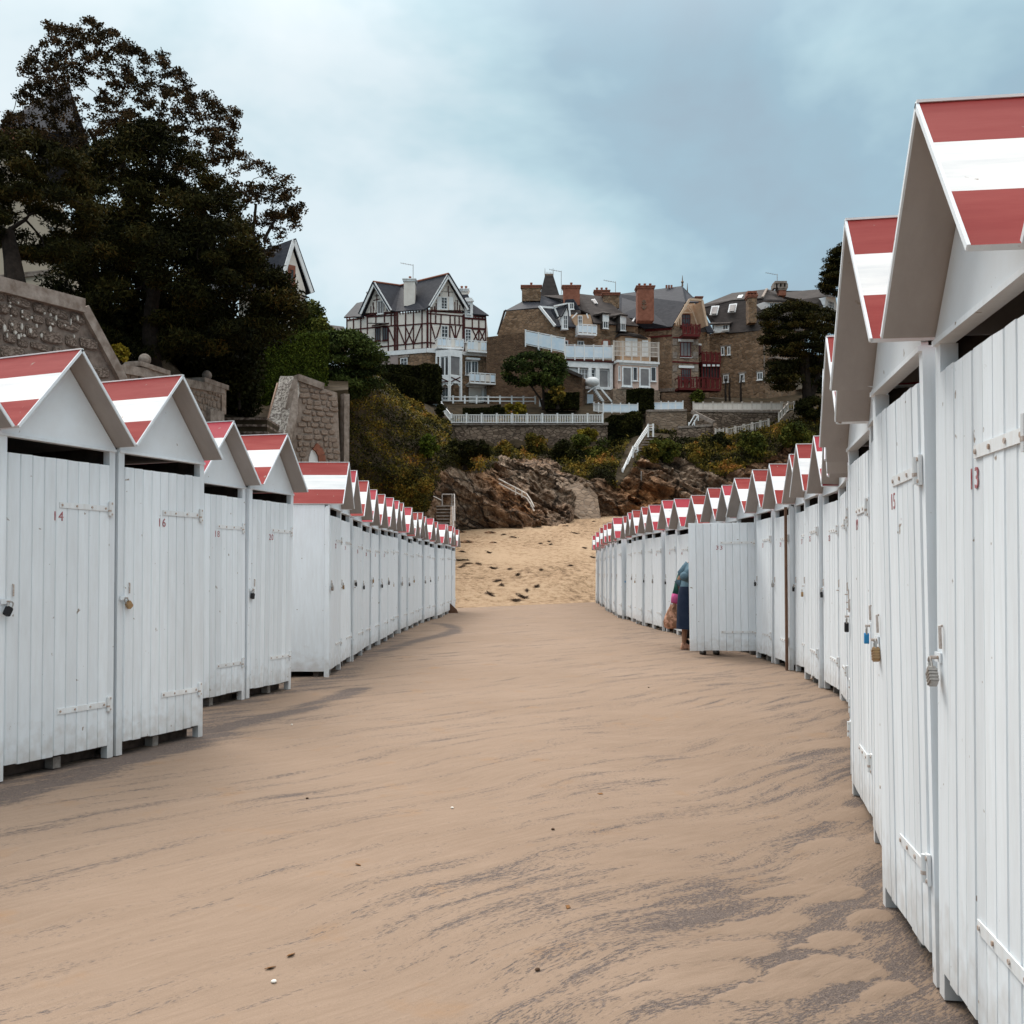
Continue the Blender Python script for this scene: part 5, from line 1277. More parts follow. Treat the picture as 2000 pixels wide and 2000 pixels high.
def small_far():
    # roof of a house far behind the hedge, left of the villa
    H = thing('distant_house', 'distant grey roofed stone house just left of the half-timbered villa', 'house', at(660,640,140))
    roofpart(H, lambda x, y: (x, y), [(640,634,141),(672,638,140),(676,650,138),(636,648,138)], M_slateb)
    part(H, 'wall', M_rubble, lambda b: b.frame_box(at(632,690,139), Vector((3.4,0,0)), Vector((0,3,0)), Vector((0,0,at(640,648,139).z-at(640,690,139).z))))
    chimney(H, 632, 632, 640, 652, 140, M_rubble, lambda x, y: (x, y), .6, M_brick, 0)
    # white gabled house behind the big trees
    K = K1
    F = Fac(*[K1(1515,0)[0], 80.0, K1(1690,0)[0], 82.0], K=K1)
    G = thing('white_gabled_house', 'white gabled house with slate roof and brick framed attic window beside the big tree', 'house', F.w(0, 12))
    part(G, 'wall', M_plaster, lambda b: F.poly(b, [(1520,1950),(1645,1950),(1645,1560),(1578,1345),(1520,1500)], 0, 7))
    part(G, 'roof', M_slate, lambda b: b.slab([F.p(1578,1290,.2), F.p(1500,1545,.2), F.p(1320,1500,-8), F.p(1500,1292,-8)], .2))
    part(G, 'roof', M_slate, lambda b: b.slab([F.p(1578,1290,.2), F.p(1680,1580,.2), F.p(1680,1580,-7), F.p(1578,1290,-7)], .2))
    part(G, 'barge_board', M_trim, lambda b: (F.bar(b, 1578,1298,1505,1540,.28,.12,.12), F.bar(b, 1578,1298,1676,1580,.28,.12,.12)))
    part(G, 'brick_surround', M_brick, lambda b: F.bpx(b, 1552, 1430, 1590, 1548, 0, .08))
    window(F, G, 1560, 1452, 1582, 1535, 1, 1, frame=M_brick, d=.1)
    part(G, 'canopy', M_slateb, lambda b: b.slab([F.p(1545,1550,.1), F.p(1640,1600,.1), F.p(1640,1612,.8), F.p(1545,1580,.8)], .1))
    chimney(G, 1405, 1370, 1430, 1440, 84, M_plaster, K1, .8, M_trim, 0)
    # cream house with the tall slate tower roof
    F2 = Fac(*[-260, 52.0, 150, 54.0], K=K1)
    Cc = thing('cream_house', 'cream rendered house with steep blue slate tower roof behind the pines', 'house', F2.w(F2.len, 9))
    part(Cc, 'wall', M_cream, lambda b: F2.poly(b, [(-700,1700),(420,1700),(400,1400),(360,1180),(90,740),(-700,740)], 0, 7))
    part(Cc, 'roof', M_slate, lambda b: (b.slab([F2.p(205,345,-3), F2.p(300,305,-3), F2.p(420,740,.8), F2.p(-60,770,.8)], .3), b.slab([F2.p(300,305,-3), F2.p(205,345,-3), F2.p(-60,770,-8), F2.p(420,740,-8)], .3, flipn=True)))
    part(Cc, 'string_course', M_coping, lambda b: (F2.bar(b, -100,1515,270,1472,.16,0,.12), F2.bar(b, -100,1500,270,1458,.08,0,.1)))
    window(F2, Cc, 450*.6, 1230, 490*.6, 1300, 2, 2, d=.05)
    chimney(Cc, 55, 715, 130, 790, 51.5, M_brick, K1, .9, M_brick, 0); 
    part(Cc, 'finial', M_iron, lambda b: (b.tube([F2.p(228,330,-3), F2.p(228,262,-3)], [.08,.02], 5), b.tube([F2.p(298,308,-3), F2.p(298,245,-3)], [.08,.02], 5)))
small_far()
# ------------------------------------------------------------------ foliage
RN = np.random.RandomState(5)
def leaf_mesh(name, C, size, tone, m, aspect=.55, flat=0.0, lay=False):
    n = len(C)
    a = RN.normal(size=(n,3)); a[:,2] *= (1-flat)
    if lay: a[:,2] *= .08
    a /= np.linalg.norm(a, axis=1)[:,None]
    b = (np.stack([-a[:,1], a[:,0], RN.normal(size=n)*.12], 1) if lay else RN.normal(size=(n,3))); b -= (b*a).sum(1)[:,None]*a; b /= np.linalg.norm(b, axis=1)[:,None]
    sz = size[:,None]
    V = np.stack([C - a*sz*.5, C - b*sz*aspect*.5, C + a*sz*.5, C + b*sz*aspect*.5], 1).reshape(-1,3).astype(np.float32)
    me = bpy.data.meshes.new(name)
    me.vertices.add(4*n); me.vertices.foreach_set('co', V.ravel())
    me.loops.add(4*n); me.loops.foreach_set('vertex_index', np.arange(4*n, dtype=np.int32))
    me.polygons.add(n); me.polygons.foreach_set('loop_start', np.arange(0, 4*n, 4, dtype=np.int32)); me.polygons.foreach_set('loop_total', np.full(n, 4, dtype=np.int32))
    at_ = me.attributes.new('tone', 'FLOAT', 'FACE'); at_.data.foreach_set('value', np.clip(tone, 0, 1).astype(np.float32))
    me.materials.append(m); me.update(calc_edges=True); return me
def clump_points(cs, rad, n, squash=(1,1,1), shell=.5, tvar=.28):
    """n leaves per clump; cs (k,3), rad (k,)"""
    k = len(cs); d = RN.normal(size=(k,n,3)); d /= np.linalg.norm(d, axis=2)[:,:,None]
    r = RN.uniform(size=(k,n,1))**shell
    P = cs[:,None,:] + d*r*rad[:,None,None]*np.array(squash)
    tone = RN.uniform(.1,.75,size=(k,1)) + RN.normal(size=(k,n))*tvar*.6
    return P.reshape(-1,3), tone.reshape(-1)
def inpoly(p, poly):
    x, y = p; c = False; j = len(poly)-1
    for i in range(len(poly)):
        xi, yi = poly[i]; xj, yj = poly[j]
        if (yi > y) != (yj > y) and x < (xj-xi)*(y-yi)/(yj-yi)+xi: c = not c
        j = i
    return c
def fill_poly(poly, Y, depth, n, K=lambda x, y: (x, y), margin=0, rnd_=None):
    rr = rnd_ or random.Random(n)
    xs_ = [p[0] for p in poly]; ys_ = [p[1] for p in poly]; out = []
    cx, cy = sum(xs_)/len(xs_), sum(ys_)/len(ys_)
    while len(out) < n:
        x, y = rr.uniform(min(xs_), max(xs_)), rr.uniform(min(ys_), max(ys_))
        if inpoly((x,y), poly):
            e = max(abs(x-cx)/(max(xs_)-min(xs_)), abs(y-cy)/(max(ys_)-min(ys_)))*2
            out.append(at(*K(x, y), Y + rr.uniform(-1,1)*depth*max(.15, 1-e*e*.8)))
    return out
def rim(poly, Y, step, K=lambda x, y: (x, y), inset=.03, rnd_=None, jit=1.0):
    rr = rnd_ or random.Random(3); out = []
    cx = sum(p[0] for p in poly)/len(poly); cy = sum(p[1] for p in poly)/len(poly)
    for (x0, y0), (x1, y1) in zip(poly, poly[1:]+poly[:1]):
        L_ = math.hypot(x1-x0, y1-y0); k = max(1, int(L_/step))
        for i in range(k):
            t = (i+rr.random())/k; x = x0+(x1-x0)*t; y = y0+(y1-y0)*t
            ins = inset*(.3+rr.random())
            out.append(at(*K(x+(cx-x)*ins, y+(cy-y)*ins), Y+rr.uniform(-jit,jit)))
    return out
def branches(mb, base, fork, tips, r0, rr, rt=.018, every=1):
    """limbs from a fork to the clumps, each bent and tapering; tips attach to the nearest limb already grown"""
    nodes = [(Vector(fork), r0*.7)]
    tips = sorted(tips, key=lambda p: (p-fork).length)
    for i, t in enumerate(tips):
        if i % every: continue
        best = min(nodes, key=lambda nd: (nd[0]-t).length + .15*(nd[0]-fork).length)
        a, ra = best; d = t-a; L_ = d.length
        if L_ < .05: continue
        ra2 = min(ra*.72, .012+.014*L_ + ra*.25)
        pts = [a]; k = 4
        for j in range(1, k+1):
            q = a + d*(j/k) + Vector((rr.uniform(-1,1), rr.uniform(-1,1), rr.uniform(-.3,1)))*L_*.07*(1 if j < k else 0)
            pts.append(q)
        rads = [ra2 + (rt-ra2)*(j/k) for j in range(k+1)]
        mb.tube(pts, rads, 5, cap=False)
        for j in range(2, k+1): nodes.append((pts[j], rads[j]))
def tree(name, label, cat, base, fork, cl, rad, nleaf, lsize, lm, trunk_r, squash=(1,1,1), shell=.5, aspect=.55, every=1, group=None, flat=0, seed=1, bend=.3, extra_trunks=()):
    rr = random.Random(seed)
    base = Vector(base); fork = Vector(fork)
    T = thing(name, label, cat, base, group=group)
    mb = MB()
    for b0, f0, r0 in [(base, fork, trunk_r)] + list(extra_trunks):
        b0 = Vector(b0); f0 = Vector(f0); m_ = (b0+f0)/2 + Vector((rr.uniform(-1,1)*bend, 0, 0)); mb.tube([b0-Vector((0,0,.4)), b0+(m_-b0)*.3, m_, f0], [r0*1.35, r0*1.08, r0*.9, r0*.7], 9)
    mb.build('trunk', M_bark, T)
    lb = MB(); branches(lb, base, fork, cl, trunk_r, rr, every=every); lb.build('limbs', M_bark, T)
    cs = np.array([tuple(c) for c in cl]); rd = np.array([rad*rr.uniform(.65,1.3) for _ in cl])
    P, tone = clump_points(cs, rd, nleaf, squash, shell)
    me = leaf_mesh('crown', P - np.array(base), lsize*RN.uniform(.65,1.35,size=len(P)), tone, lm, aspect, flat)
    link(me, 'crown', T); return T
def shrub(label, cx, cy, rx, ry, Y, lm, nleaf=5000, lsize=.28, group=None, cat='shrub', seed=0, name='shrub'):
    rr = random.Random(int(cx*7+cy)); c = at(cx, cy, Y); sx = rx*Y/2000; sz = ry*Y/2000
    T = thing(name, label, cat, c - Vector((0,0,sz)), group=group)
    cl = []
    for _ in range(26):
        d = Vector((rr.gauss(0,1), rr.gauss(0,1), rr.gauss(0,1))).normalized()*rr.uniform(.45,.85)
        cl.append((c.x+d.x*sx, c.y+d.y*min(sx,sz)*.8, c.z+d.z*sz))
    P, tone = clump_points(np.array(cl), np.full(len(cl), min(sx,sz)*.42), nleaf//26, (1,1,.8), .45)
    link(leaf_mesh('foliage', P-np.array(wloc(T)), lsize*RN.uniform(.6,1.3,size=len(P)), tone, lm), 'foliage', T)
    sb = MB()
    for _ in range(5):
        e = Vector(rr.choice(cl)); sb.tube([c-Vector((rr.uniform(-.2,.2),0,sz*1.15)), c-Vector((0,0,sz*.4)), e], [.07,.05,.015], 5, cap=False)
    sb.build('stems', M_bark, T); return T
def hedge(label, p0, p1, w, h, lm, n, lsize, round_=.12, group=None, name='hedge', wob=.1):
    """clipped hedge: a long box of leaves with slightly rounded, uneven faces"""
    p0 = Vector(p0); p1 = Vector(p1); d = p1-p0; L_ = d.length; dn = d.normalized(); sd = Vector((dn.y,-dn.x,0)).normalized()
    T = thing(name, label, 'hedge', (p0+p1)/2, group=group)
    s = RN.uniform(size=n); f = RN.uniform(size=n); g = RN.uniform(size=n)
    face = RN.choice(5, size=n, p=[.42,.13,.27,.09,.09])
    depth = np.abs(RN.normal(size=n))*.14
    W_ = np.where(face == 0, w/2-depth, np.where(face == 1, -w/2+depth, (g-.5)*w)); Z_ = np.where(face == 2, h-depth, f*h); S_ = np.where(face == 3, depth, np.where(face == 4, L_-depth, s*L_))
    top = np.maximum(0, (Z_-h*(1-round_)))/(h*round_+1e-6); W_ = W_*(1-.25*top**2)
    nz_ = np.array([noise.noise(Vector((a*.9, b_*1.1, c_*.9)))*wob for a, b_, c_ in zip(S_, W_, Z_)])
    W_ = W_ + nz_; Z_ = Z_ + nz_*.8
    P = np.array(p0)[None,:] + np.array(dn)[None,:]*S_[:,None] + np.array(sd)[None,:]*W_[:,None]; P[:,2] += Z_
    tone = RN.uniform(.05,.75,size=n) + nz_*1.5
    link(leaf_mesh('foliage', P-np.array(wloc(T)), lsize*RN.uniform(.6,1.3,size=n), tone, lm), 'foliage', T)
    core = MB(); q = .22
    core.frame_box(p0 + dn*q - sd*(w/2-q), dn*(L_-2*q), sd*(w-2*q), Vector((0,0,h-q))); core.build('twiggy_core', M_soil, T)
    return T

# ------------------------------------------------------------------ stone walls built stone by stone
def stone_variants(m, k=8, seed=1):
    rr = random.Random(seed); out = []
    for _ in range(k):
        b = MB(); n = 8; pr = []
        for x, z in ((.5,.3),(.34,.5),(-.3,.5),(-.5,.33),(-.5,-.3),(-.33,-.5),(.3,-.5),(.5,-.32)):
            pr.append((x*rr.uniform(.86,1.0), z*rr.uniform(.84,1.0)))
        bb = len(b.v)
        for sc, y in ((1.0,.0),(1.0,-.55),(.78,-1.0)):
            b.v += [(x*sc, y*(1+rr.uniform(-.15,.15)) if y else 0, z*sc) for x, z in pr]
        for l in range(2):
            for i in range(n):
                j = (i+1)%n; b.f.append((bb+l*n+i, bb+l*n+j, bb+(l+1)*n+j, bb+(l+1)*n+i)); b.m.append(0)
        b.f.append(tuple(bb+2*n+i for i in range(n))); b.m.append(0)
        out.append(b.mesh('stone', [m]))
    return out
ST_red = stone_variants(M_stone, 8, 1); ST_lich = stone_variants(M_stoneL, 8, 2)
def stones(F, root, pts, course, lmin, lmax, var, joint=.03, depth=.06, seed=0, limit=300, keep=None):
    """courses of separate stones inside the outline pts (picture survey points on wall F)"""
    rr = random.Random(seed); P = [F.hit(x, y) for x, y in pts]
    z0 = min(p[1] for p in P); z1 = max(p[1] for p in P); s0 = min(p[0] for p in P); s1 = max(p[0] for p in P)
    ang = math.atan2(F.d.y, F.d.x); z = z1; cnt = 0
    while z > z0 and cnt < limit:
        h = course*rr.uniform(.75,1.3); x = s0 - rr.uniform(0, lmax)
        while x < s1 and cnt < limit:
            l = rr.uniform(lmin, lmax); c = (x+l/2, z-h/2)
            if inpoly(c, P) and inpoly((x+l*.25, z-h*.5), P) and inpoly((x+l*.75, z-h*.5), P):
                dz = rr.uniform(-.12,.12)*h
                o = link(rr.choice(var), 'stone', root, F.w(c[0], c[1]+dz, .0) - wloc(root))
                o.rotation_euler = (0, rr.uniform(-.12,.12), ang); o.scale = ((l-joint)*rr.uniform(.9,1.02), depth*rr.uniform(.7,1.3), (h-joint)*rr.uniform(.85,1.05)); cnt += 1
            x += l
        z -= h
    return cnt
ID = lambda x, y: (x, y)
def promenade_walls():
    # high wall on the left with a raked end
    F = Fac(-150, 17.6, 165, 20.8)
    Wl = thing('retaining_wall', 'old high granite wall with lichen spots and raked end behind hut 14', 'wall', F.w(F.len, 0))
    part(Wl, 'wall_core', M_mortarL, lambda b: F.poly(b, [(-260,500),(0,566),(160,606),(215,710),(345,960),(345,1110),(-260,1110)], 0, .6))
    part(Wl, 'coping', M_coping, lambda b: F.bar(b, -200, 506, 158, 598, .28, -.45, .58))
    part(Wl, 'raked_coping', M_coping, lambda b: (F.bar(b, 160, 602, 222, 716, .22, -.5, .60), F.bar(b, 222,716,330,925,.22,-.5,.60)))
    stones(F, Wl, [(-60,553),(0,572),(156,612),(196,684),(240,770),(-60,770)], .26, .2, .62, ST_lich, .02, .05, 3)
    rr = random.Random(5)
    for k in range(34):
        u, v = rr.uniform(0,150), rr.uniform(590,662)
        if v < 575+u*.25: continue
        a = F.hit(u, v); b = MB(); c = F.w(a[0], a[1], .085); rx, rz = rr.uniform(.012,.035), rr.uniform(.015,.07)
        n = 7; b.slab([c + F.d*math.cos(t*2*math.pi/n)*rx*rr.uniform(.6,1.2) + Vector((0,0,math.sin(t*2*math.pi/n)*rz*rr.uniform(.6,1.2))) for t in range(n)], .03); b.build('lichen_patch', M_lichen, Wl)
    # wall with stone balls
    G = Fac(K3(0,0)[0], 32.5, K3(930,0)[0], 40.0, K=K3)
    B = thing('ball_wall', 'low granite garden wall with two ball topped piers beside the dark steps', 'wall', G.w(G.len, 5))
    part(B, 'wall_core', M_mortar, lambda b: (G.poly(b, [(30,470),(270,500),(270,600),(480,600),(480,560),(660,590),(760,612),(920,650),(920,800),(880,830),(880,930),(30,930)], 0, .5)))
    part(B, 'coping', M_coping, lambda b: (G.bar(b, 40, 445, 330, 500, .3, -.4, .5), G.bar(b, 480, 545, 905, 625, .3, -.4, .5), G.bar(b, 780, 825, 885, 845, .55, -.3, .5)))
    pi = []
    for x0, x1, yc, yb, cx, cy, r in ((265,492,443,520,378,393,46),(750,935,560,590,842,512,37)):
        p = part(B, 'pier', M_coping, lambda b: (G.bpx(b, x0, yc, x1, yc+36, -.75, .12), G.bpx(b, x0+18, yc+37, x1-14, yb+60, -.6, .06)))
        c = G.p(cx, cy, -.3); rad = r*.2588*G.p(cx,cy).y/2000
        part(B, 'stone_ball', M_coping, lambda b: (b.ball(c, rad, 20, 14), b.tube([c-Vector((0,0,rad*1.06)), c-Vector((0,0,rad*.85))], [rad*.5, rad*.42], 10)), parent=p, smooth_=True)
    part(B, 'pier_shaft', M_stone, lambda b: G.bpx(b, 890, 600, 922, 805, -.5, .07))
    stones(G, B, [(670,620),(888,650),(888,815),(790,820),(670,740)], .21, .16, .34, ST_red, .02, .05, 4)
    stones(G, B, [(60,480),(265,505),(265,520),(60,520)], .2, .2, .4, ST_red, .02, .05, 5)
    # steps between the walls
    S0 = thing('stone_steps', 'dark damp stone steps climbing between the garden wall and the harled pier', 'steps', at(475, 870, 40))
    for i, (y, Y) in enumerate(((1050,40.0),(995,40.6),(945,41.2),(893,41.8),(842,42.4))):
        a = at(*K3(840,y), Y); c = at(*K3(1245,y), Y); b = MB(); b.box(a.x, c.x, Y, Y+3, a.z-.62, a.z-.05); b.box(a.x, c.x, Y-.06, Y+2.9, a.z-.048, a.z+.04, 1); b.build('step', [M_soil, M_stoneL], S0)
    # harled pier with raked parapet
    Q = Fac(K3(1340,0)[0], 45.5, K3(1860,0)[0], 47.5, K=K3)
    Pw = thing('stone_pier', 'tall granite pier with white harled raked parapet and an arched doorway', 'wall', Q.w(Q.len*.5, 0))
    part(Pw, 'wall_core', M_mortar, lambda b: Q.poly(b, [(1190,1900),(1300,1250),(1345,1130),(1475,640),(1490,545),(1665,612),(1772,645),(1800,1260),(1810,1900)], 0, 2.2))
    part(Pw, 'coping', M_coping, lambda b: Q.bar(b, 1470, 530, 1665, 600, .3, -1.5, 1.62))
    part(Pw, 'raked_parapet', M_rough, lambda b: b.slab([at(*K3(1342,520),47.0), at(*K3(1472,520),46.2), at(*K3(1478,560),46.0), at(*K3(1352,1010),44.0), at(*K3(1345,1100),43.5), at(*K3(1190,1060),43.8)], .35))
    part(Pw, 'raked_coping', M_coping, lambda b: b.slab([at(*K3(1472,540),45.9), at(*K3(1478,800),45.3), at(*K3(1365,1230),44.2), at(*K3(1348,1080),43.9), at(*K3(1440,650),45.5)], .3))
    n = stones(Q, Pw, [(1500,570),(1660,625),(1765,655),(1790,1240),(1690,1230),(1665,1120),(1640,1060),(1600,1040),(1560,1080),(1545,1180),(1400,1200),(1480,900)], .25, .16, .55, ST_red, .02, .07, 7)
    door = part(Pw, 'arched_door', M_trim, lambda b: Q.poly(b, [(1552,1230),(1556,1140),(1572,1085),(1592,1070),(1612,1100),(1626,1150),(1628,1230)], .05, .1))
    part(Pw, 'brick_arch', M_brick, lambda b: [Q.bar(b, *q, .34, .0, .16) for q in ((1595,1050,1622,1072),(1622,1070,1645,1120),(1645,1120,1655,1210))])
    part(Pw, 'buttress', M_coping, lambda b: Q.bpx(b, 1818, 655, 1856, 1300, -.4, .1))
    part(Pw, 'drain_recess', M_soil, lambda b: Q.bpx(b, 1775, 645, 1817, 1300, -.6, -.3))
    part(Pw, 'handrail', M_iron, lambda b: b.tube([at(*K3(1322,575),46.3), at(*K3(1195,1030),43.2)], .05, 7))
promenade_walls()

# ------------------------------------------------------------------ walls, railings and steps on the cliff
def K5(x, y): return (860+x*.20704, 760+y*.20704)
def K9(x, y): return (1180+x*.21739, 780+y*.21739)
def K4(x, y): return (640+x*.18634, 720+y*.18634)
def cliff_things():
    a = at(*K5(105,330), 94); b = at(*K5(1535,330), 94)
    F = Fac(a.x*2000/94+1000, 94.2, b.x*2000/94+1000+14, 94.2)
    Wt = thing('terrace_wall', 'long mossy rubble retaining wall under the white balustrade', 'wall', F.w(F.len/2, 10))
    part(Wt, 'wall_face', M_rubbleG, lambda q: F.poly(q, [(880,828.5),(1187,828.5),(1187,900),(880,890)], 0, 1.0))
    part(Wt, 'coping', M_coping, lambda q: F.bar(q, 878, 828, 1188, 828, .25, -.9, 1.05))
    railing('long white wooden balustrade on the terrace wall below the half-timbered villa', 'railing', at(*K5(105,322),94), at(*K5(1532,322),94), .70*94*75*.20704/2000/.66, 10, 8, M_trim, bw=.06, rails=(1.0,.10), pw=.14)
    railing('white stair rail dropping to the left end of the balustrade', 'railing', at(*K5(12,200),98), at(*K5(103,320),94.2), .72, 2, 5, M_trim, bw=.08, name='stair_rail')
    railing('white three board fence along the lawn of the half-timbered villa', 'fence', at(*K5(10,135),102), at(*K5(895,142),102), .66, 8, 0, M_trim, rails=(1.0,.42), name='board_fence', pw=.16, rw=.12)
    railing('short white fence end beside the bare tree', 'fence', at(*K5(942,165),101.5), at(*K5(998,140),102), .66, 1, 0, M_trim, rails=(1.0,.42), name='board_fence', pw=.14)
    G = thing('garden_gate', 'pale blue boarded gate at the corner of the white fence', 'gate', at(*K6(1095,1680),101))
    part(G, 'gate_board', M_bluep, lambda q: q.box(at(*K6(1062,0),101).x, at(*K6(1128,0),101).x, 100.95, 101.02, at(*K6(0,1680),101).z, at(*K6(0,1500),101).z))
    part(G, 'gate_post', M_trim, lambda q: q.box(at(*K6(1050,0),101).x, at(*K6(1062,0),101).x-.003, 100.9, 101.05, at(*K6(0,1690),101).z, at(*K6(0,1485),101).z))
    part(G, 'gate_post', M_trim, lambda q: q.box(at(*K6(1128,0),101).x+.003, at(*K6(1142,0),101).x, 100.9, 101.05, at(*K6(0,1690),101).z, at(*K6(0,1485),101).z))
    railing('white railing with pale blue panels on the garden terrace in front of the stone house', 'railing', at(*K7(1200,1578),98), at(*K7(1524,1582),98), .86, 4, 0, M_trim, solid=M_bluep, pw=.1)
    railing('short side railing of the garden terrace', 'railing', at(*K7(1110,1570),100.5), at(*K7(1198,1578),98.1), .86, 2, 5, M_trim, pw=.1)
    railing('white railing with pale panels left of the tall slate house terrace', 'railing', at(*K8(-80,1668),101), at(*K8(248,1662),101), .80, 5, 0, M_trim, solid=M_bluep, pw=.1)
    railing('long weathered white railing below the mansard house', 'railing', at(*K8(342,1668),102), at(*K8(1130,1668),102), .78, 9, 1, M_dirtytrim, solid=M_plaster, pw=.14)
    railing('weathered white railing end turning downhill under the cedar', 'railing', at(*K8(1140,1668),102), at(*K8(1298,1662),102.5), .78, 3, 1, M_dirtytrim, pw=.12)
    railing('weathered white stair rail under the cedar', 'railing', at(*K8(1110,1765),99), at(*K8(1195,1668),101.8), .8, 3, 2, M_dirtytrim, pw=.12)
    railing('sloping weathered white railing above the round bush', 'railing', at(*K8(640,1915),96), at(*K8(1018,1830),99), .86, 5, 4, M_dirtytrim, pw=.14)
    railing('short weathered white railing at the foot of the sloping one', 'railing', at(*K8(540,1918),96), at(*K8(612,1915),96), .84, 2, 3, M_dirtytrim, pw=.12)
    for lab, pts, Y, m, cop in (
        ('grey stained retaining wall below the long weathered railing', [(335,1672),(1112,1680),(1060,1960),(335,1960)], 101.5, M_rubbleG, 1),
        ('pale rubble wall below the railing left of the slate house terrace', [(-80,1672),(282,1665),(282,1960),(-80,1960)], 100.4, M_rubbleP, 1),
        ('dark garden wall in front of the tall slate house', [(60,1505),(335,1505),(335,1668),(60,1668)], 103, M_rubbleD, 0),
        ('low broken wall on the cliff edge', [(205,1820),(520,1800),(520,1900),(205,1920)], 97, M_rubbleG, 1)):
        Fx = Fac(K8(pts[0][0],0)[0], Y, K8(pts[1][0],0)[0], Y+.3, K=K8)
        w = thing('garden_wall', lab, 'wall', Fx.w(Fx.len/2, Fx.hit(*pts[0])[1]-2))
        part(w, 'wall_face', m, lambda q: Fx.poly(q, pts, 0, .5))
        if cop: part(w, 'coping', M_coping, lambda q: Fx.bar(q, pts[0][0], pts[0][1]-4, pts[1][0], pts[1][1]-4, .2, -.5, .6))
    Ld = thing('sloped_coping', 'pale sloping stone coping and small white rail beside the cliff steps', 'wall', at(*K8(430,1780),98))
    part(Ld, 'coping', M_coping, lambda q: q.beam(at(*K8(330,1675),99), at(*K8(525,1772),97.5), .4, .35))
    part(Ld, 'pillar', M_rubbleG, lambda q: q.box(at(*K8(510,0),97).x, at(*K8(538,0),97).x, 96.8, 97.3, at(*K8(0,1900),97).z, at(*K8(0,1775),97).z))
    part(Ld, 'rail', M_trim, lambda q: [q.tube([at(*K8(x0,y0),97), at(*K8(x1,y1),97)], .06, 5) for x0,y0,x1,y1 in ((298,1800,352,1705),(330,1800,385,1708),(352,1705,385,1708),(300,1770,300,1800),(350,1750,352,1800),(385,1708,385,1755))])
    # cliff stair: white rails in two flights, landing below
    C = thing('cliff_stair', 'steep white railed stair down the cliff to a small blue landing', 'stair', at(*K9(215,735),88))
    A = [(418,235,91.2),(395,235,91.2),(258,440,89.2),(165,640,86.6)]
    for off in (0, 22, 44):
        part(C, 'rail', M_trim, lambda q: q.tube([at(*K9(440,232+off),91.2), at(*K9(395,232+off),91.2), at(*K9(300,372+off),89.6), at(*K9(262,432+off),89.2), ], .05, 6))
        part(C, 'rail', M_trim, lambda q: q.tube([at(*K9(302,430+off),89.2), at(*K9(258,432+off),89.2), at(*K9(165,632+off),86.6)], .05, 6))
    for x, y, Y in ((440,228,91.2),(395,230,91.2),(300,430,89.2),(258,430,89.2),(212,535,87.9),(165,630,86.6)):
        part(C, 'post', M_trim, lambda q: q.box(*(lambda p: (p.x-.07,p.x+.07,p.y-.07,p.y+.07,p.z-1.1,p.z+.1))(at(*K9(x,y),Y))))
    for k in range(16):
        t = k/15; x = 430-t*235; y = 330+t*375; p = at(*K9(x,y), 91.5-4*t); b_ = MB(); b_.box(p.x-.5,p.x+.4,p.y-.2,p.y+.3,p.z-.1,p.z); b_.build('tread', M_coping, C)
    part(C, 'landing', M_coping, lambda q: (lambda p: q.box(p.x-1.0,p.x+2.6,p.y-.5,p.y+1.2,p.z-.2,p.z))(at(*K9(215,738),88)))
    part(C, 'gate', M_bluep, lambda q: (lambda p: q.box(p.x-.45,p.x+.45,p.y-.03,p.y+.03,p.z,p.z+.8))(at(*K9(228,735),87.6)))
    part(C, 'landing_rail', M_iron, lambda q: [q.tube([at(*K9(x0,y0),87.5), at(*K9(x1,y1),87.5)], .035, 5) for x0,y0,x1,y1 in ((165,660,270,660),(165,695,270,695),(165,655,165,735),(270,655,270,735),(200,655,200,735))])
    part(C, 'lower_rail', M_metal, lambda q: [q.tube([at(*K9(x0,y0),86), at(*K9(x1,y1),86)], .05, 5) for x0,y0,x1,y1 in ((333,645,333,735),(345,780,400,850),(400,850,450,915),(398,790,398,860),(443,845,443,925),(398,800,443,860))])
    Fm = Fac(1215, 88.5, 1255, 86.6)
    part(C, 'masonry_base', M_rubbleG, lambda q: q.box(at(1222,0,88).x, at(1255,0,88).x, 87.3, 89.5, at(0,985,88).z, at(0,939,88).z))
    # masonry patch sealing the rock face
    Pm = thing('masonry_patch', 'pale leaning rubble masonry sealing a gap in the rock face above the sand', 'wall', at(1130,1012,81))
    part(Pm, 'wall_face', M_rubbleP, lambda q: q.slab([at(*K5(1110,870),82.2), at(*K5(1380,890),82.6), at(*K5(1480,1000),81.8), at(*K5(1520,1240),80.6), at(*K5(1350,1245),80.2), at(*K5(1150,1100),80.3), at(*K5(1020,950),81.2)], 1.2))
    # rock handrail
    Hh = thing('rock_handrail', 'bent white tube handrail over the rocks beside the sand', 'handrail', at(*K5(770,1030),73))
    for off in (0, 42):
        part(Hh, 'rail', M_dirtytrim, lambda q: q.tube([at(*K5(x,y+off*(1 if x<800 else .9)),Y) for x,y,Y in ((552,848,74),(660,905,73.5),(770,962,73),(815,990,72.6),(855,1050,72),(885,1112,71.6))], .05, 6))
    for x, y in ((770,962),(855,1048),(710,935)):
        part(Hh, 'post', M_dirtytrim, lambda q: q.tube([at(*K5(x,y),72.8), at(*K5(x,y+62),72.8)], .05, 6))
    # narrow stair behind the last left hut
    T = thing('narrow_stair', 'narrow stone stair with metal railing behind the end of the left hut row', 'stair', at(*K4(1220,1760),54))
    for k in range(10):
        y = 1440+k*34; Y = 56-.28*k; a = at(*K4(1140,y),Y); c = at(*K4(1285,y),Y); b_ = MB(); b_.box(a.x, c.x, Y, Y+1.2, a.z-.18, a.z-.04); b_.box(a.x, c.x, Y-.05, Y+.6, a.z-.038, a.z+.02, 1); b_.build('step', [M_rubbleD, M_coping], T)
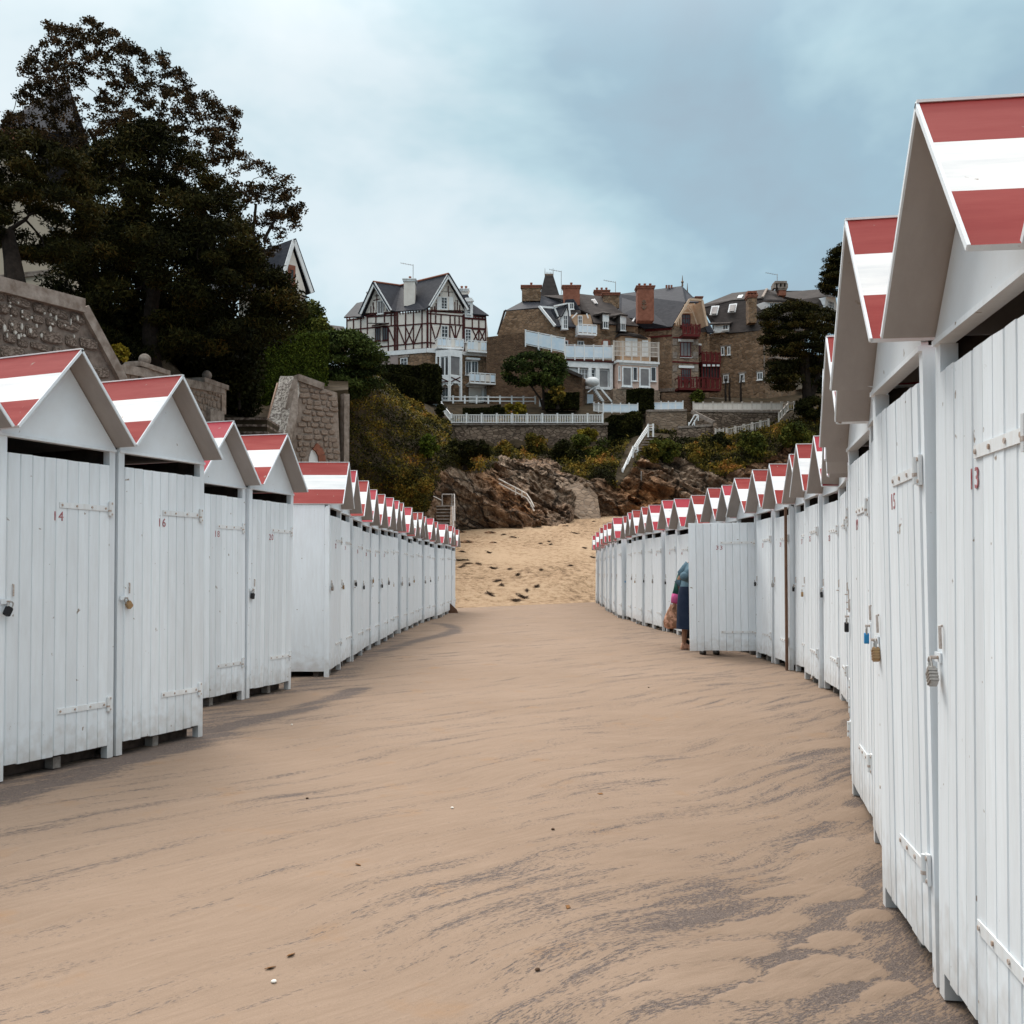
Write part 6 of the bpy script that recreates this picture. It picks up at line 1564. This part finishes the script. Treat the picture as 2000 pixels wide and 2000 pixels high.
    part(T, 'side_wall', M_stone, lambda q: q.slab([at(*K4(1290,1440),55.8), at(*K4(1335,1440),55.8), at(*K4(1335,1800),53), at(*K4(1270,1800),53)], .4))
    part(T, 'railing', M_metal, lambda q: [q.tube([at(*K4(x0,y0),Y0), at(*K4(x1,y1),Y1)], .035, 6) for x0,y0,Y0,x1,y1,Y1 in ((1200,1318,56,1330,1318,56),(1200,1318,56,1200,1440,56),(1328,1318,56,1328,1440,56),(1305,1318,55.8,1300,1440,55.8),(1310,1440,55.5,1322,1790,53),(1328,1318,55.8,1332,1600,54),(1110,1340,56.5,1200,1385,56),(1330,1440,56,1200,1440,56))])
cliff_things()

# ------------------------------------------------------------------ trees
def P1(x, y, Y): return at(*K1(x, y), Y)
def trees():
    rr = random.Random(2)
    poly = [(235,95),(300,130),(430,100),(500,105),(640,190),(700,240),(840,280),(950,320),(1040,450),(1080,580),(1130,500),(1215,500),(1290,620),(1250,730),(1310,840),(1420,890),(1580,970),(1640,1100),(1590,1250),(1450,1380),(1250,1350),(1000,1150),(600,1000),(300,850),(0,720),(20,600),(70,530),(170,430),(70,355),(170,270),(280,210)]
    cl = fill_poly(poly, 44, 2.2, 780, K1, rnd_=rr) + rim(poly, 44, 48, K1, .16, rr)
    tree('broadleaf_tree', 'tall wind swept broadleaf tree with reddish brown leaves against the sky', 'tree', P1(900,1850,44), P1(760,1250,44), cl, .27, 85, .115, M_leaf_red, .38, (1.2,1,.8), .65, .6, seed=3, every=2,
         extra_trunks=[(P1(1350,1750,43.5), P1(1420,1420,43.5), .14), (P1(760,1250,44), P1(640,780,44), .16), (P1(760,1250,44), P1(900,700,44), .15), (P1(760,1250,44), P1(480,700,44), .13), (P1(1420,1420,43.5), P1(1500,1150,43.5), .08), (P1(1420,1420,43.5), P1(1380,1100,43.5), .08)])
    poly2 = [(470,840),(640,760),(740,660),(800,650),(960,790),(1100,920),(1240,1060),(1330,1280),(1400,1400),(1540,1560),(1600,1740),(1350,1850),(1000,1900),(700,1920),(560,1880),(490,1700),(430,1640),(270,1560),(290,1440),(440,1360),(540,1200),(360,1010)]
    cl = fill_poly(poly2, 38, 2.6, 190, K1, rnd_=rr) + rim(poly2, 38, 70, K1, .06, rr)
    tree('pine_tree', 'dense dark pine in the middle of the left tree group', 'tree', P1(820,1960,38), P1(840,1500,38), cl, .58, 330, .20, M_leaf_pine, .3, (1.15,1,.62), .5, .28, seed=4, every=2)
    poly3 = [(-420,700),(0,745),(130,735),(280,800),(410,870),(430,1000),(520,1160),(440,1310),(330,1400),(220,1390),(120,1370),(0,1300),(-200,1350),(-450,1200)]
    cl = fill_poly(poly3, 24, 1.4, 110, K1, rnd_=rr) + rim(poly3, 24, 75, K1, .05, rr)
    tree('pine_tree', 'pine with thick leaning trunk on top of the high wall at the left edge', 'tree', P1(90,1570,23), P1(40,1250,23.3), cl, .34, 330, .13, M_leaf_pine, .21, (1.2,1,.6), .5, .28, seed=5, every=2, bend=.05)
    # dark undergrowth below the trees
    for lab, poly4, Y, n, lm in (('dark evergreen thicket under the trees above the ball wall', [(540,1700),(900,1750),(1350,1780),(1360,2000),(1330,2180),(1180,2250),(1050,2080),(880,2020),(640,1960)], 45, 80, M_leaf_dark),
                                 ('dark evergreen thicket behind the pines', [(300,1300),(700,1150),(1100,1200),(1400,1500),(1550,1750),(1300,1900),(700,1850),(450,1650)], 42.5, 70, M_leaf_dark)):
        T = thing('thicket', lab, 'shrub', P1(poly4[0][0]+200, poly4[-1][1], Y))
        cl = fill_poly(poly4, Y, 1.2, n, K1, rnd_=rr); cs = np.array([tuple(c) for c in cl])
        Pn, tn = clump_points(cs, np.full(n, .85), 330, (1.1,.8,.9), .5)
        link(leaf_mesh('foliage', Pn-np.array(wloc(T)), .24*RN.uniform(.6,1.3,size=len(Pn)), tn*.7, lm), 'foliage', T)
        for c in cl[::8]: part(T, 'stem', M_bark, lambda b: b.tube([c-Vector((0,0,1.6)), c], [.07,.03], 5, cap=False))
    # creeper on the wall foot
    shrub('yellow green creeper hanging over the wall left of the first stone ball', 228, 690, 26, 18, 31, M_leaf_yel, 1600, .13)
    # clipped hedge and cypress
    hedge('tall clipped green hedge behind the harled pier', at(490,800,49), at(612,790,53), 2.0, at(0,655,50).z-at(0,800,50).z, M_leaf_hedge, 46000, .13, .07, wob=.06)
    poly5 = [(600,660),(640,655),(690,650),(715,668),(735,700),(728,750),(700,772),(640,770),(600,765),(585,700)]
    cl = fill_poly(poly5, 56, 1.5, 90, rnd_=rr) + rim(poly5, 56, 12, ID, .05, rr)
    tree('cypress_tree', 'spreading green cypress at the end of the clipped hedge', 'tree', at(665,800,56), at(660,740,56), cl, .55, 320, .22, M_leaf_cyp, .18, (1.4,1,.55), .5, .3, seed=8, every=3)
    poly6 = [(590,605),(610,592),(628,625),(642,652),(590,655),(575,640)]
    cl = fill_poly(poly6, 66, 1.0, 30, rnd_=rr) + rim(poly6, 66, 10, ID, .05, rr)
    tree('young_tree', 'small light green tree rising behind the hedge by the white gable', 'tree', at(608,700,66), at(608,650,66), cl, .5, 200, .2, M_leaf_green, .1, seed=9)
    # tree in front of the stone house
    poly7 = [(990,712),(1010,695),(1060,690),(1098,700),(1100,730),(1085,755),(1040,745),(1010,750),(985,735)]
    cl = fill_poly(poly7, 100, 1.5, 60, rnd_=rr) + rim(poly7, 100, 9, ID, .05, rr)
    tree('garden_tree', 'small round garden tree with bare forked stem before the big stone wall', 'tree', at(1062,792,100), at(1060,752,100), cl, .55, 110, .28, M_leaf_cyp, .16, (1.2,1,.8), seed=10, extra_trunks=[(at(1060,785,100), at(1025,735,100), .1)])
    # cedar below the mansard house
    K = K8; poly8 = [(1000,800),(1130,735),(1290,690),(1430,740),(1530,760),(1640,800),(1730,860),(1700,920),(1720,1000),(1640,1100),(1560,1180),(1620,1300),(1540,1420),(1480,1400),(1440,1250),(1380,1180),(1290,1150),(1240,1250),(1270,1400),(1180,1480),(1070,1440),(1060,1330),(1090,1180),(1060,1080),(980,1040),(1040,960),(1010,880)]
    cl = fill_poly(poly8, 98, 3, 120, K, rnd_=rr) + rim(poly8, 98, 52, K, .02, rr)
    tree('cedar_tree', 'big dark cedar with layered boughs in front of the mansard house', 'tree', at(*K(1370,1640),98), at(*K(1350,1150),98), cl, .82, 280, .30, M_leaf_pine, .45, (1.35,1.1,.42), .5, .32, seed=11, every=2, extra_trunks=[(at(*K(1375,1600),98), at(*K(1280,1080),98), .3), (at(*K(1380,1600),98), at(*K(1490,1180),98), .26)])
    poly9 = [(1525,450),(1560,420),(1580,330),(1620,240),(1700,170),(1800,140),(1900,150),(1960,300),(1950,520),(1850,600),(1760,640),(1640,640),(1560,600),(1510,560),(1545,510)]
    cl = fill_poly(poly9, 116, 3, 95, K, rnd_=rr) + rim(poly9, 116, 45, K, .05, rr)
    tree('pine_tree', 'round topped pine rising on the skyline behind the near right huts', 'tree', at(*K(1880,1100),116), at(*K(1800,660),116), cl, .75, 300, .36, M_leaf_pine, .4, (1.35,1,.45), .5, .3, seed=12, every=2)
    for i, (x, y0, y1) in enumerate(((632,1560,1380),(668,1560,1375),(770,1565,1350))):
        T = thing('bare_sapling', 'thin dark pollarded trunk before the mansard house wall, %s from the left' % ORD[i], 'tree', at(*K8(x,y0),104), group='pollarded trunks')
        part(T, 'trunk', M_bark, lambda b: b.tube([at(*K8(x,y0+20),104), at(*K8(x-4,(y0+y1)/2),104), at(*K8(x+4,y1),104)], [.12,.1,.07], 6))
    # hedges round the villa garden
    hedge('tall dark clipped hedge below the half-timbered villa', at(742,786,101), at(858,786,100), 2.4, at(0,716,100).z-at(0,786,100).z, M_leaf_dark, 20000, .3, .08, wob=.25)
    hedge('lower clipped green hedge in front of the dark one', at(752,800,92), at(826,815,92), 2.0, at(0,737,92).z-at(0,806,92).z, M_leaf_dark, 14000, .28, .1, wob=.2)
    hedge('low garden hedge behind the balustrade, left half', at(905,818,99), at(985,818,99), 1.2, 1.0, M_leaf_dark, 7000, .22, .15)
    hedge('low dark hedge right of the bare tree', at(1065,800,100), at(1130,800,100), 1.5, 1.6, M_leaf_dark, 7000, .26, .15)
    hedge('dark clipped hedge before the arched door of the stone house', at(1225,805,101.5), at(1275,805,101.5), 1.6, 2.2, M_leaf_dark, 8000, .26, .12)
    hedge('ivy covered wall right of the balustrade', at(1188,880,94.2), at(1250,872,95), 1.2, at(0,812,94).z-at(0,876,94).z, M_leaf_dark, 12000, .3, .1, wob=.35, name='ivy_wall')
    for lab, cx, cy, rx, ry, Y, lm, n in (
        ('yellowing shrub behind the balustrade', 1010, 800, 28, 14, 99, M_leaf_yel, 2600), ('dark round shrub in the villa garden', 968, 802, 18, 12, 99.5, M_leaf_dark, 1500),
        ('large dark green bush on the cliff below the balustrade', 1105, 892, 30, 42, 89, M_leaf_dark, 5200), ('green bush beside the dark one on the cliff', 1150, 880, 36, 46, 90, M_leaf_green, 6500),
        ('yellow flowered gorse at the top of the cliff bushes', 1150, 850, 24, 16, 91.5, M_leaf_yel, 2200), ('brownish bush at the foot of the terrace wall', 1040, 868, 26, 24, 91, M_leaf_scrub, 3200),
        ('round bright green bush under the sloping railing', 1470, 872, 30, 32, 92, M_leaf_green, 4800), ('green bush left of the cliff stair foot', 1188, 945, 16, 22, 85, M_leaf_scrub, 2600),
        ('rust brown bush right of the cliff stair', 1272, 890, 18, 24, 89.5, M_leaf_scrub, 2600), ('dark green bush above the right rocks', 1300, 878, 34, 26, 90, M_leaf_green, 4600),
        ('scrubby bush halfway along the right cliff', 1360, 890, 34, 26, 91, M_leaf_scrub, 4200), ('dark bush at the cliff edge beside the low wall', 1405, 868, 24, 24, 93, M_leaf_dark, 3200),
        ('green bushes under the cedar', 1550, 850, 40, 30, 93, M_leaf_green, 5200), ('dark tall shrubbery between the cedar and the near huts', 1612, 730, 46, 66, 113, M_leaf_dark, 9000), ('dark shadowy shrub mass under the cedar', 1590, 800, 44, 26, 97, M_leaf_dark, 5200),
        ('bright green ivy bush on the left slope', 838, 872, 22, 24, 66, M_leaf_hedge, 2400), ('low spreading shrub beside the slate house steps', 1362, 775, 14, 14, 103, M_leaf_green, 1200),
        ('tangled shrub over the rocks behind the hut row', 800, 960, 42, 52, 61, M_leaf_scrub, 6500), ('dark ivy mound on the brown rock', 910, 884, 52, 30, 71.5, M_leaf_dark, 6000),
        ('ivy hanging by the terrace wall end', 860, 800, 12, 14, 95, M_leaf_dark, 1200), ('climbing shrub right of the garden tree', 1090, 770, 16, 26, 99, M_leaf_scrub, 1600),
        ('brown shrub on the slope above the handrail', 985, 880, 24, 22, 85, M_leaf_scrub, 2400), ('low green shrub on the ledge above the masonry', 1175, 912, 20, 14, 88, M_leaf_green, 1800)):
        shrub(lab, cx, cy, rx, ry, Y, lm, n, .16*Y/62)
trees()
def hill_v(u, t):
    k = min(int(t), len(ROWS)-2); return lerp_tab(ROWS[k], u)[0]*(1-t+k) + lerp_tab(ROWS[k+1], u)[0]*(t-k)
def undergrowth():
    # leaves over the overgrown part of the hillside
    rr = random.Random(9); pts = []; sz = []; tn = []
    while len(pts) < 105000:
        u = rr.uniform(600, 1720); t = rr.uniform(.2, 5.2)
        if u > 880 and t > 4.05: 
            if t < 4.9: continue
        if rockness(u, t) > .5: continue
        if u > 1195 and u < 1290:
            a_ = lerp_tab([(0,1290),(828,1266),(875,1236),(925,1214),(945,1214),(1200,1214)], hill_v(u, t))[0]
            if abs(u-a_-2) < 15 and 815 < hill_v(u, t) < 950: continue
        p = hill_point(u, t); Y = p.y
        p = p + Vector((0,-1,.35)).normalized()*hill_disp(p, u, t)
        nn = noise.noise(Vector((u*.03, t*4, 0))); n2 = noise.noise(Vector((u*.11, t*13, 5)))
        lift = max(0, .15+.8*nn+.6*n2)
        k = rr.random()
        pts.append((p.x+rr.gauss(0,.1), p.y-lift*k*.8, p.z+lift*k*.9)); sz.append(.15*Y/62*rr.uniform(.6,1.4))
        g = .27 + .95*noise.noise(Vector((u*.020, t*2.2, 2))) + .45*n2 + rr.gauss(0,.13)
        tn.append(g)
    o = link(leaf_mesh('hillside_undergrowth', np.array(pts), np.array(sz), np.array(tn), M_leaf_scrub, .5), 'hillside_undergrowth')
    stuff(o); o['label'] = 'tangled brown and green undergrowth covering the hillside above the rocks'
undergrowth()
# ------------------------------------------------------------------ people
M_skin = mat('skin', (.30,.16,.10), .6, (.36,.2,.13), 12)
M_hair = mat('grey_hair', (.22,.2,.18), .8, (.35,.33,.3), 30)
M_cardi = mat('blue_grey_knit', (.085,.145,.185), .95, (.12,.19,.235), 30, bump=.5, bscale=80)
M_navy = mat('navy_cloth', (.012,.02,.042), .9, (.02,.03,.056), 6)
M_shirt = mat('pale_blue_print', (.40,.48,.56), .9, (.62,.68,.72), 60, fac=(.48,.52))
M_green = mat('dark_green_cloth', (.015,.07,.055), .9, (.03,.10,.08), 8)
M_pinkc = mat('magenta_cloth', (.42,.06,.19), .9, (.5,.12,.26), 8)
M_shoe = mat('black_shoe_leather', (.018,.015,.014), .45, (.03,.025,.022), 8)
M_trous = mat('dark_trousers', (.03,.03,.035), .9, (.05,.05,.055), 9)
M_bag = mat('patterned_bag_cloth', (.60,.33,.23), .9, (.30,.16,.10), 11, detail=2, fac=(.44,.52))
def skin_body(name, pts, edges, root, m, sub=2):
    me = bpy.data.meshes.new(name); me.from_pydata([p[:3] for p in pts], edges, [])
    o = bpy.data.objects.new(name, me); COL.objects.link(o)
    mo = o.modifiers.new('skin', 'SKIN'); mo.use_smooth_shade = True
    for i, p in enumerate(pts): me.skin_vertices[0].data[i].radius = (p[3], p[4] if len(p) > 4 else p[3])
    me.skin_vertices[0].data[0].use_root = True
    o.modifiers.new('sub', 'SUBSURF').levels = sub; o.modifiers['sub'].render_levels = sub
    dg = bpy.context.evaluated_depsgraph_get(); dg.update()
    nm = bpy.data.meshes.new_from_object(o.evaluated_get(dg)); bpy.data.objects.remove(o)
    nm.materials.clear(); nm.materials.append(m); nm.name = name
    return link(nm, name, root)
def rings(b, rs, n=16, m=0, cap=(False, False)):
    """stacked ellipses (cx, cy, z, rx, ry): cloth that goes round a body"""
    bb = len(b.v)
    for cx, cy, z, rx, ry in rs:
        for j in range(n):
            t = 2*math.pi*j/n; b.v.append((cx+rx*math.cos(t), cy+ry*math.sin(t), z))
    for i in range(len(rs)-1):
        for j in range(n):
            j2 = (j+1)%n; b.f.append((bb+i*n+j, bb+i*n+j2, bb+(i+1)*n+j2, bb+(i+1)*n+j)); b.m.append(m)
    if cap[0]: b.f.append(tuple(bb+j for j in range(n))[::-1]); b.m.append(m)
    if cap[1]: b.f.append(tuple(bb+(len(rs)-1)*n+j for j in range(n))); b.m.append(m)
def person(label, x, y, heading, lean=(0,0), H=1.64, armL=None, armR=None, stride=.0):
    """standing figure; local +y is the way the person faces. arms: (elbow, wrist) in local metres"""
    k = H/1.64; T = thing('person', label, 'person', (x, y, gz(x,y)), heading, world=False)
    lx, ly = lean
    pel = (0,0,.88*k); wai = (lx*.25, ly*.25, 1.02*k); che = (lx*.65, ly*.65, 1.22*k); sho = (lx, ly, 1.36*k); nek = (lx*1.1, ly*1.2+.01, 1.43*k); hd0 = (lx*1.15, ly*1.35+.03, 1.50*k); hd1 = (lx*1.2, ly*1.45+.04, 1.58*k)
    P = [(*pel,.135,.10), (*wai,.12,.085), (*che,.135,.095), (*sho,.075,.07), (*nek,.05,.05), (*hd0,.07,.085), (*hd1,.062,.075), (hd0[0], hd0[1]+.10, hd0[2]+.01, .014)]
    E = [(0,1),(1,2),(2,3),(3,4),(4,5),(5,6),(5,7)]
    def add(par, p): P.append(p); E.append((par, len(P)-1)); return len(P)-1
    for s in (-1,1):
        hip = add(0, (s*.09, 0, .82*k, .085)); kn = add(hip, (s*.095, .02+s*stride*.5, .46*k, .055)); cf = add(kn, (s*.096, -.01+s*stride*.8, .30*k, .050)); an = add(cf, (s*.10, -.02+s*stride, .08*k, .033)); 
        he = add(an, (s*.10, .02+s*stride, .035, .033, .03)); add(he, (s*.11, .15+s*stride, .022, .034, .018))
        arm = armR if s > 0 else armL
        if arm is None: arm = ((s*.24, -.02, 1.08*k), (s*.25, .06, .84*k))
        sh = add(3, (lx+s*.165, ly, 1.345*k, .052)); el = add(sh, (*arm[0], .038)); wr = add(el, (*arm[1], .026))
        e, w = Vector(arm[0]), Vector(arm[1]); d = (w-e).normalized(); side = d.cross(Vector((0,1,0))).normalized(); fw = side.cross(d)
        pa = add(wr, (*(w+d*.05), .030, .014))
        for i, (f, L_) in enumerate(((-.026,.062),(-.009,.075),(.009,.07),(.026,.055))):
            a = add(pa, (*(w+d*.09+fw*f), .0095)); b_ = add(a, (*(w+d*(.09+L_*.55)+fw*f+side*.012*-s), .0085)); add(b_, (*(w+d*(.09+L_*.9)+fw*f+side*.03*-s), .0075))
        t1 = add(wr, (*(w+d*.035+fw*.034), .011)); add(t1, (*(w+d*.075+fw*.05+side*.01*-s), .009))
    body = skin_body('body', P, E, T, M_skin)
    hb = MB(); hb.ball((hd1[0], hd1[1]-.018, hd1[2]-.01), .098, 16, 10); hb.build('hair', M_hair, None, True).parent = T
    for s in (-1,1):
        eb = MB(); eb.ball((hd0[0]+s*.03, hd0[1]+.082, hd0[2]+.025), .011, 8, 6); o = eb.build('eye', M_black, None); o.parent = T
    mb_ = MB(); mb_.ball((hd0[0], hd0[1]+.078, hd0[2]-.045), .02, 8, 5, sz=.3); o = mb_.build('mouth', M_pinkc, None); o.parent = T
    return T, dict(k=k, lx=lx, ly=ly)
def garment(T, name, m, fn, sm=True):
    b = MB(); fn(b); o = b.build(name, m, None, sm); o.parent = T; return o
def shoes(T, m, stride=0):
    for s in (-1,1):
        def f(b):
            y0 = s*stride
            rings(b, [(s*.10, y0+.045,.0,.045,.125),(s*.10,y0+.045,.03,.048,.13),(s*.10,y0+.035,.05,.044,.115),(s*.10,y0+.0,.075,.04,.06),(s*.10,y0-.02,.10,.038,.045)], 14, cap=(True,True))
        garment(T, 'shoe', m, f)
# person in the blue cardigan, seen from behind beside the open door
elb, wri = (.23,-.25,1.16), (.20,.03,1.06)
TA, q = person('person in blue grey cardigan and long navy skirt bending behind the open hut door', 2.80, 16.25, R(-62), (.03,.13), 1.66, armR=(elb, wri))
garment(TA, 'cardigan', M_cardi, lambda b: (rings(b, [(0,.01,.93,.185,.145),(.005,.03,1.03,.175,.135),(.02,.07,1.18,.19,.14),(.03,.11,1.30,.195,.125),(.03,.125,1.38,.15,.10),(.03,.14,1.42,.07,.065)], 18),
    b.tube([(.10,.12,1.37),(.19,.04,1.33),(.225,-.10,1.25),Vector(elb)], [.075,.085,.08,.074], 14), b.ball(Vector(elb), .078, 14, 10), b.tube([Vector(elb),(.215,-.11,1.11),Vector(wri)], [.074,.066,.05], 14), b.tube([(-.14,.12,1.36),(-.22,.02,1.20),(-.24,-.02,1.08),(-.25,.05,.88)], [.07,.068,.06,.045], 10)))
garment(TA, 'blouse_hem', M_shirt, lambda b: rings(b, [(0,.0,.86,.192,.15),(0,.005,.94,.183,.143)], 18))
garment(TA, 'skirt', M_navy, lambda b: (rings(b, [(0,0,1.0,.165,.125),(0,0,.9,.19,.15),(0,0,.7,.205,.17),(0,.01,.5,.215,.185),(0,.015,.33,.225,.2)], 22)))
shoes(TA, M_bag)
# second person, only black shoes show under the door
TB, q = person('person in black shoes hidden behind the open hut door except for the feet', 2.96, 15.42, R(178), (0,.02), 1.55)
garment(TB, 'coat_sleeve', M_trous, lambda b: [b.tube([(s*.15,.02,1.26),(s*.23,-.02,1.03),(s*.245,.05,.82)], [.065,.06,.045], 10) for s in (-1,1)])
garment(TB, 'coat', M_trous, lambda b: rings(b, [(0,0,.5,.21,.16),(0,0,.8,.20,.15),(0,0,1.05,.18,.13),(0,.01,1.22,.19,.125),(0,.015,1.31,.1,.08)], 18))
garment(TB, 'trousers', M_trous, lambda b: [b.tube([(s*.09,0,.82),(s*.095,.02,.45),(s*.10,-.01,.12)], [.105,.08,.07], 12) for s in (-1,1)])
shoes(TB, M_shoe)
# third person: green sleeve, magenta cuff, hand with the patterned bag
def locp(T, wx, wy, wz):
    m = Matrix.Translation(T.location) @ Matrix.Rotation(T.rotation_euler.z, 4, 'Z'); return m.inverted() @ Vector((wx, wy, wz))
hx, hz, Yc = 311/2000*17.0, 1.24-(1178-1116)/2000*17.0, 17.0
TC = None
def build_c():
    x, y, hd = 2.99, 17.12, R(-50)
    ci, si = math.cos(-hd), math.sin(-hd)
    def lp(wx, wy, wz): dx, dy = wx-x, wy-y; return (dx*ci - dy*si, dx*si + dy*ci, wz)
    e = lp(326/2000*16.95, 16.95, 1.02); w = lp(hx+.03, Yc-.1, hz)
    T, q = person('person in green and magenta sleeve holding a patterned bag behind the cardigan wearer', x, y, hd, (0,.05), 1.6, armL=(e, w))
    E_, W_ = Vector(e), Vector(w); s0 = Vector((-.15,.05,1.30)); mid = E_*.45+W_*.55
    garment(T, 'green_sleeve', M_green, lambda b: b.tube([s0, s0*.5+E_*.5+Vector((0,-.02,0)), E_, mid], [.075,.075,.075,.072], 12))
    garment(T, 'magenta_cuff', M_pinkc, lambda b: b.tube([mid, mid*.5+W_*.5, W_*.9+mid*.1, W_], [.078,.072,.062,.05], 12))
    garment(T, 'jacket', M_green, lambda b: rings(b, [(0,0,.75,.2,.16),(0,0,1.0,.185,.14),(0,.03,1.2,.19,.13),(0,.045,1.32,.14,.1),(0,.05,1.39,.07,.06)], 18))
    garment(T, 'trousers', M_trous, lambda b: [b.tube([(s*.09,0,.82),(s*.095,.02,.45),(s*.10,-.01,.12)], [.105,.08,.07], 12) for s in (-1,1)])
    shoes(T, M_shoe)
build_c()
def bag():
    c = Vector((hx-.0, Yc-.02, hz-.02)); T = thing('shopping_bag', 'peach patterned cloth bag hanging from a hand beside the open door', 'bag', c - Vector((0,0,.4)))
    def f(b):
        rs = []
        for z, rx, ry, dx in ((-.40,.13,.06,.03),(-.37,.17,.085,.02),(-.28,.175,.10,.015),(-.18,.15,.085,.02),(-.08,.10,.06,.02),(0,.055,.035,.02)):
            rs.append((c.x+dx+.02, c.y, c.z+z, rx, ry))
        rings(b, rs, 18, cap=(True, False))
    part(T, 'bag_body', M_bag, f, smooth_=True)
    part(T, 'handle', M_bag, lambda b: b.tube([c+Vector((-.02,0,-.02)), c+Vector((.0,0,.05)), c+Vector((.04,0,.05)), c+Vector((.07,0,-.02))], .012, 6))
bag()

# ------------------------------------------------------------------ small things
def small():
    rr = random.Random(14)
    K10 = lambda x, y: (860+x*.17598, 980+y*.17598)
    def beach_pt(u, v):
        r = ray(u, v); lo, hi = 36.0, 95.0
        for _ in range(40):
            m_ = (lo+hi)/2; p = CAM + r*(m_/r.y)
            if p.z > beach_z(p.x, p.y): lo = m_
            else: hi = m_
        p = CAM + r*(lo/r.y); return Vector((p.x, p.y, beach_z(p.x, p.y)))
    spots = [(240,650,110,30),(300,690,60,14),(240,560,60,14),(420,690,50,9),(590,735,75,14),(770,745,36,8),(860,808,38,8),(640,880,80,15),(680,935,36,9),(550,1030,72,15),(910,1050,90,16),(840,1090,70,14),(1070,935,42,12),(1120,762,26,7),(1450,716,36,8),(1690,620,40,10),(1600,512,30,7),(1110,462,28,7),(1210,440,28,6),(1225,475,30,6),(700,370,40,6),(810,398,70,4),(1500,350,60,5),(540,560,40,6),(1700,220,20,4),(240,720,60,10),(960,1000,20,10)]
    where = ['nearest the left huts','left of the middle','in the middle of the beach','toward the right huts']
    for i, (x, y, w, h) in enumerate(spots):
        p = beach_pt(*K10(x, y)); sx = w*.17598*p.y/2000*.55; n = int(20+w*1.1)
        T = thing('seaweed_clump', 'dark dried seaweed clump on the pale beach sand, %s' % (where[min(3,int(x/460))]), 'seaweed', p, group='seaweed clumps on the beach')
        T['label'] = 'dark seaweed strip on the beach sand, %s one from the far end' % ORD[sorted(spots, key=lambda q: (q[1], q[0])).index((x, y, w, h))]
        P = RN.normal(size=(n,3))*np.array([sx*.55, .07, .015]); P[:,1] += RN.choice([-.3,-.1,.15,.45], size=n)*max(.5, sx*.8) + .25*np.sin(P[:,0]*3/max(.3,sx)+i); P[:,2] = np.abs(P[:,2])+.015
        for q in P: q[2] += beach_z(p.x+q[0], p.y+q[1]) - p.z
        me = leaf_mesh('strands', P, RN.uniform(.08,.34,size=n), RN.uniform(0,1,size=n), M_seaweed, .22, lay=True); stuff(link(me, 'strands', T))
    # flat dark rocks at the left edge of the beach
    for i, (x, y, w) in enumerate(((230,340,150),(300,450,170),(590,455,90),(560,345,140),(1390,270,90))):
        p = beach_pt(*K10(x, y)); s = w*.17598*p.y/2000*.5; b = MB(); b.ball((0,0,0), s, 16, 8, sz=.28)
        b.v = [(v[0]*(1+.3*noise.noise(Vector(v)*1.3/s)), v[1]*.8*(1+.3*noise.noise(Vector(v)*1.7/s+Vector((3,0,0)))), v[2]*(1+.5*noise.noise(Vector(v)*2.5/s))) for v in b.v]
        o = b.build('beach_rock', M_rock); o.location = p; tag(o, 'low dark rock half buried in the sand, %s from the left huts' % ORD[i], 'rock', 'low rocks on the beach')
    # litter on the path: leaves, a shell, pebbles
    M_dl = mat('dry_leaf', (.22,.10,.035), .8, (.14,.07,.03), 30); M_sh = mat('shell', (.7,.66,.6), .5)
    bits = [(535,1915,'shell'),(568,1866,'leaf'),(528,1888,'leaf'),(1172,1545,'leaf'),(883,1579,'shell'),(1080,1617,'pebble'),(570,1416,'shell'),(1267,1343,'pebble'),(1030,1222,'pebble'),(600,1560,'pebble'),(700,1690,'leaf'),(1050,1890,'pebble'),(500,1345,'shell'),(1110,1770,'leaf')]
    nm = {'shell': 'small white shell lying on the sandy path, %s', 'leaf': 'small dry brown leaf on the sandy path, %s', 'pebble': 'small dark pebble on the sandy path, %s'}
    seen = {}
    for u, v, k in bits:
        x, y = gp(u, v); b = MB(); r = .009 if k != 'leaf' else .015
        if k == 'leaf': b.slab([(r*1.4,0,.004),(.2*r,r*.7,.007),(-r*1.3,.1*r,.002),(0,-r*.6,.001)], .002)
        else:
            b.ball((0,0,r*.3), r, 9, 6, sz=.55); b.v = [(a*(1+.3*noise.noise(Vector((a*90,c*90,u)))), c*(1+.3*noise.noise(Vector((c*80,d*80,v)))), d) for a, c, d in b.v]
        o = b.build({'shell':'shell','leaf':'dry_leaf','pebble':'pebble'}[k], {'shell':M_sh,'leaf':M_dl,'pebble':M_seaweed}[k]); o.location = (x, y, path_z(x, y)+.002); o.rotation_euler.z = rr.uniform(0,6)
        seen[k] = seen.get(k, 0)+1
        tag(o, nm[k] % ('%s of its kind from the front' % ORD[sum(1 for b2 in bits if b2[2] == k and b2[1] > v)]), k, '%ss on the path' % k)
    # brown board standing between two right huts, wedge at the end of the left row
    x, y = gp(1534, 1308); b = MB(); b.box(-.013,.013,-.03,.02,0,2.05); o = b.build('brown_board', M_brownboard); o.location = (x-.0, y-.06, 0); tag(o, 'unpainted brown upright board between two huts of the right row', 'board')
    x, y = gp(883, 1197); b = MB(); b.slab([(-.2,0,.0),(.2,0,.0),(.16,0,.1),(-.18,0,.42)], .06); o = b.build('wooden_wedge', M_brownboard); o.location = (x-.02, y-.05, 0); tag(o, 'rusty brown wedge shaped board at the foot of the last left hut', 'board')
small()
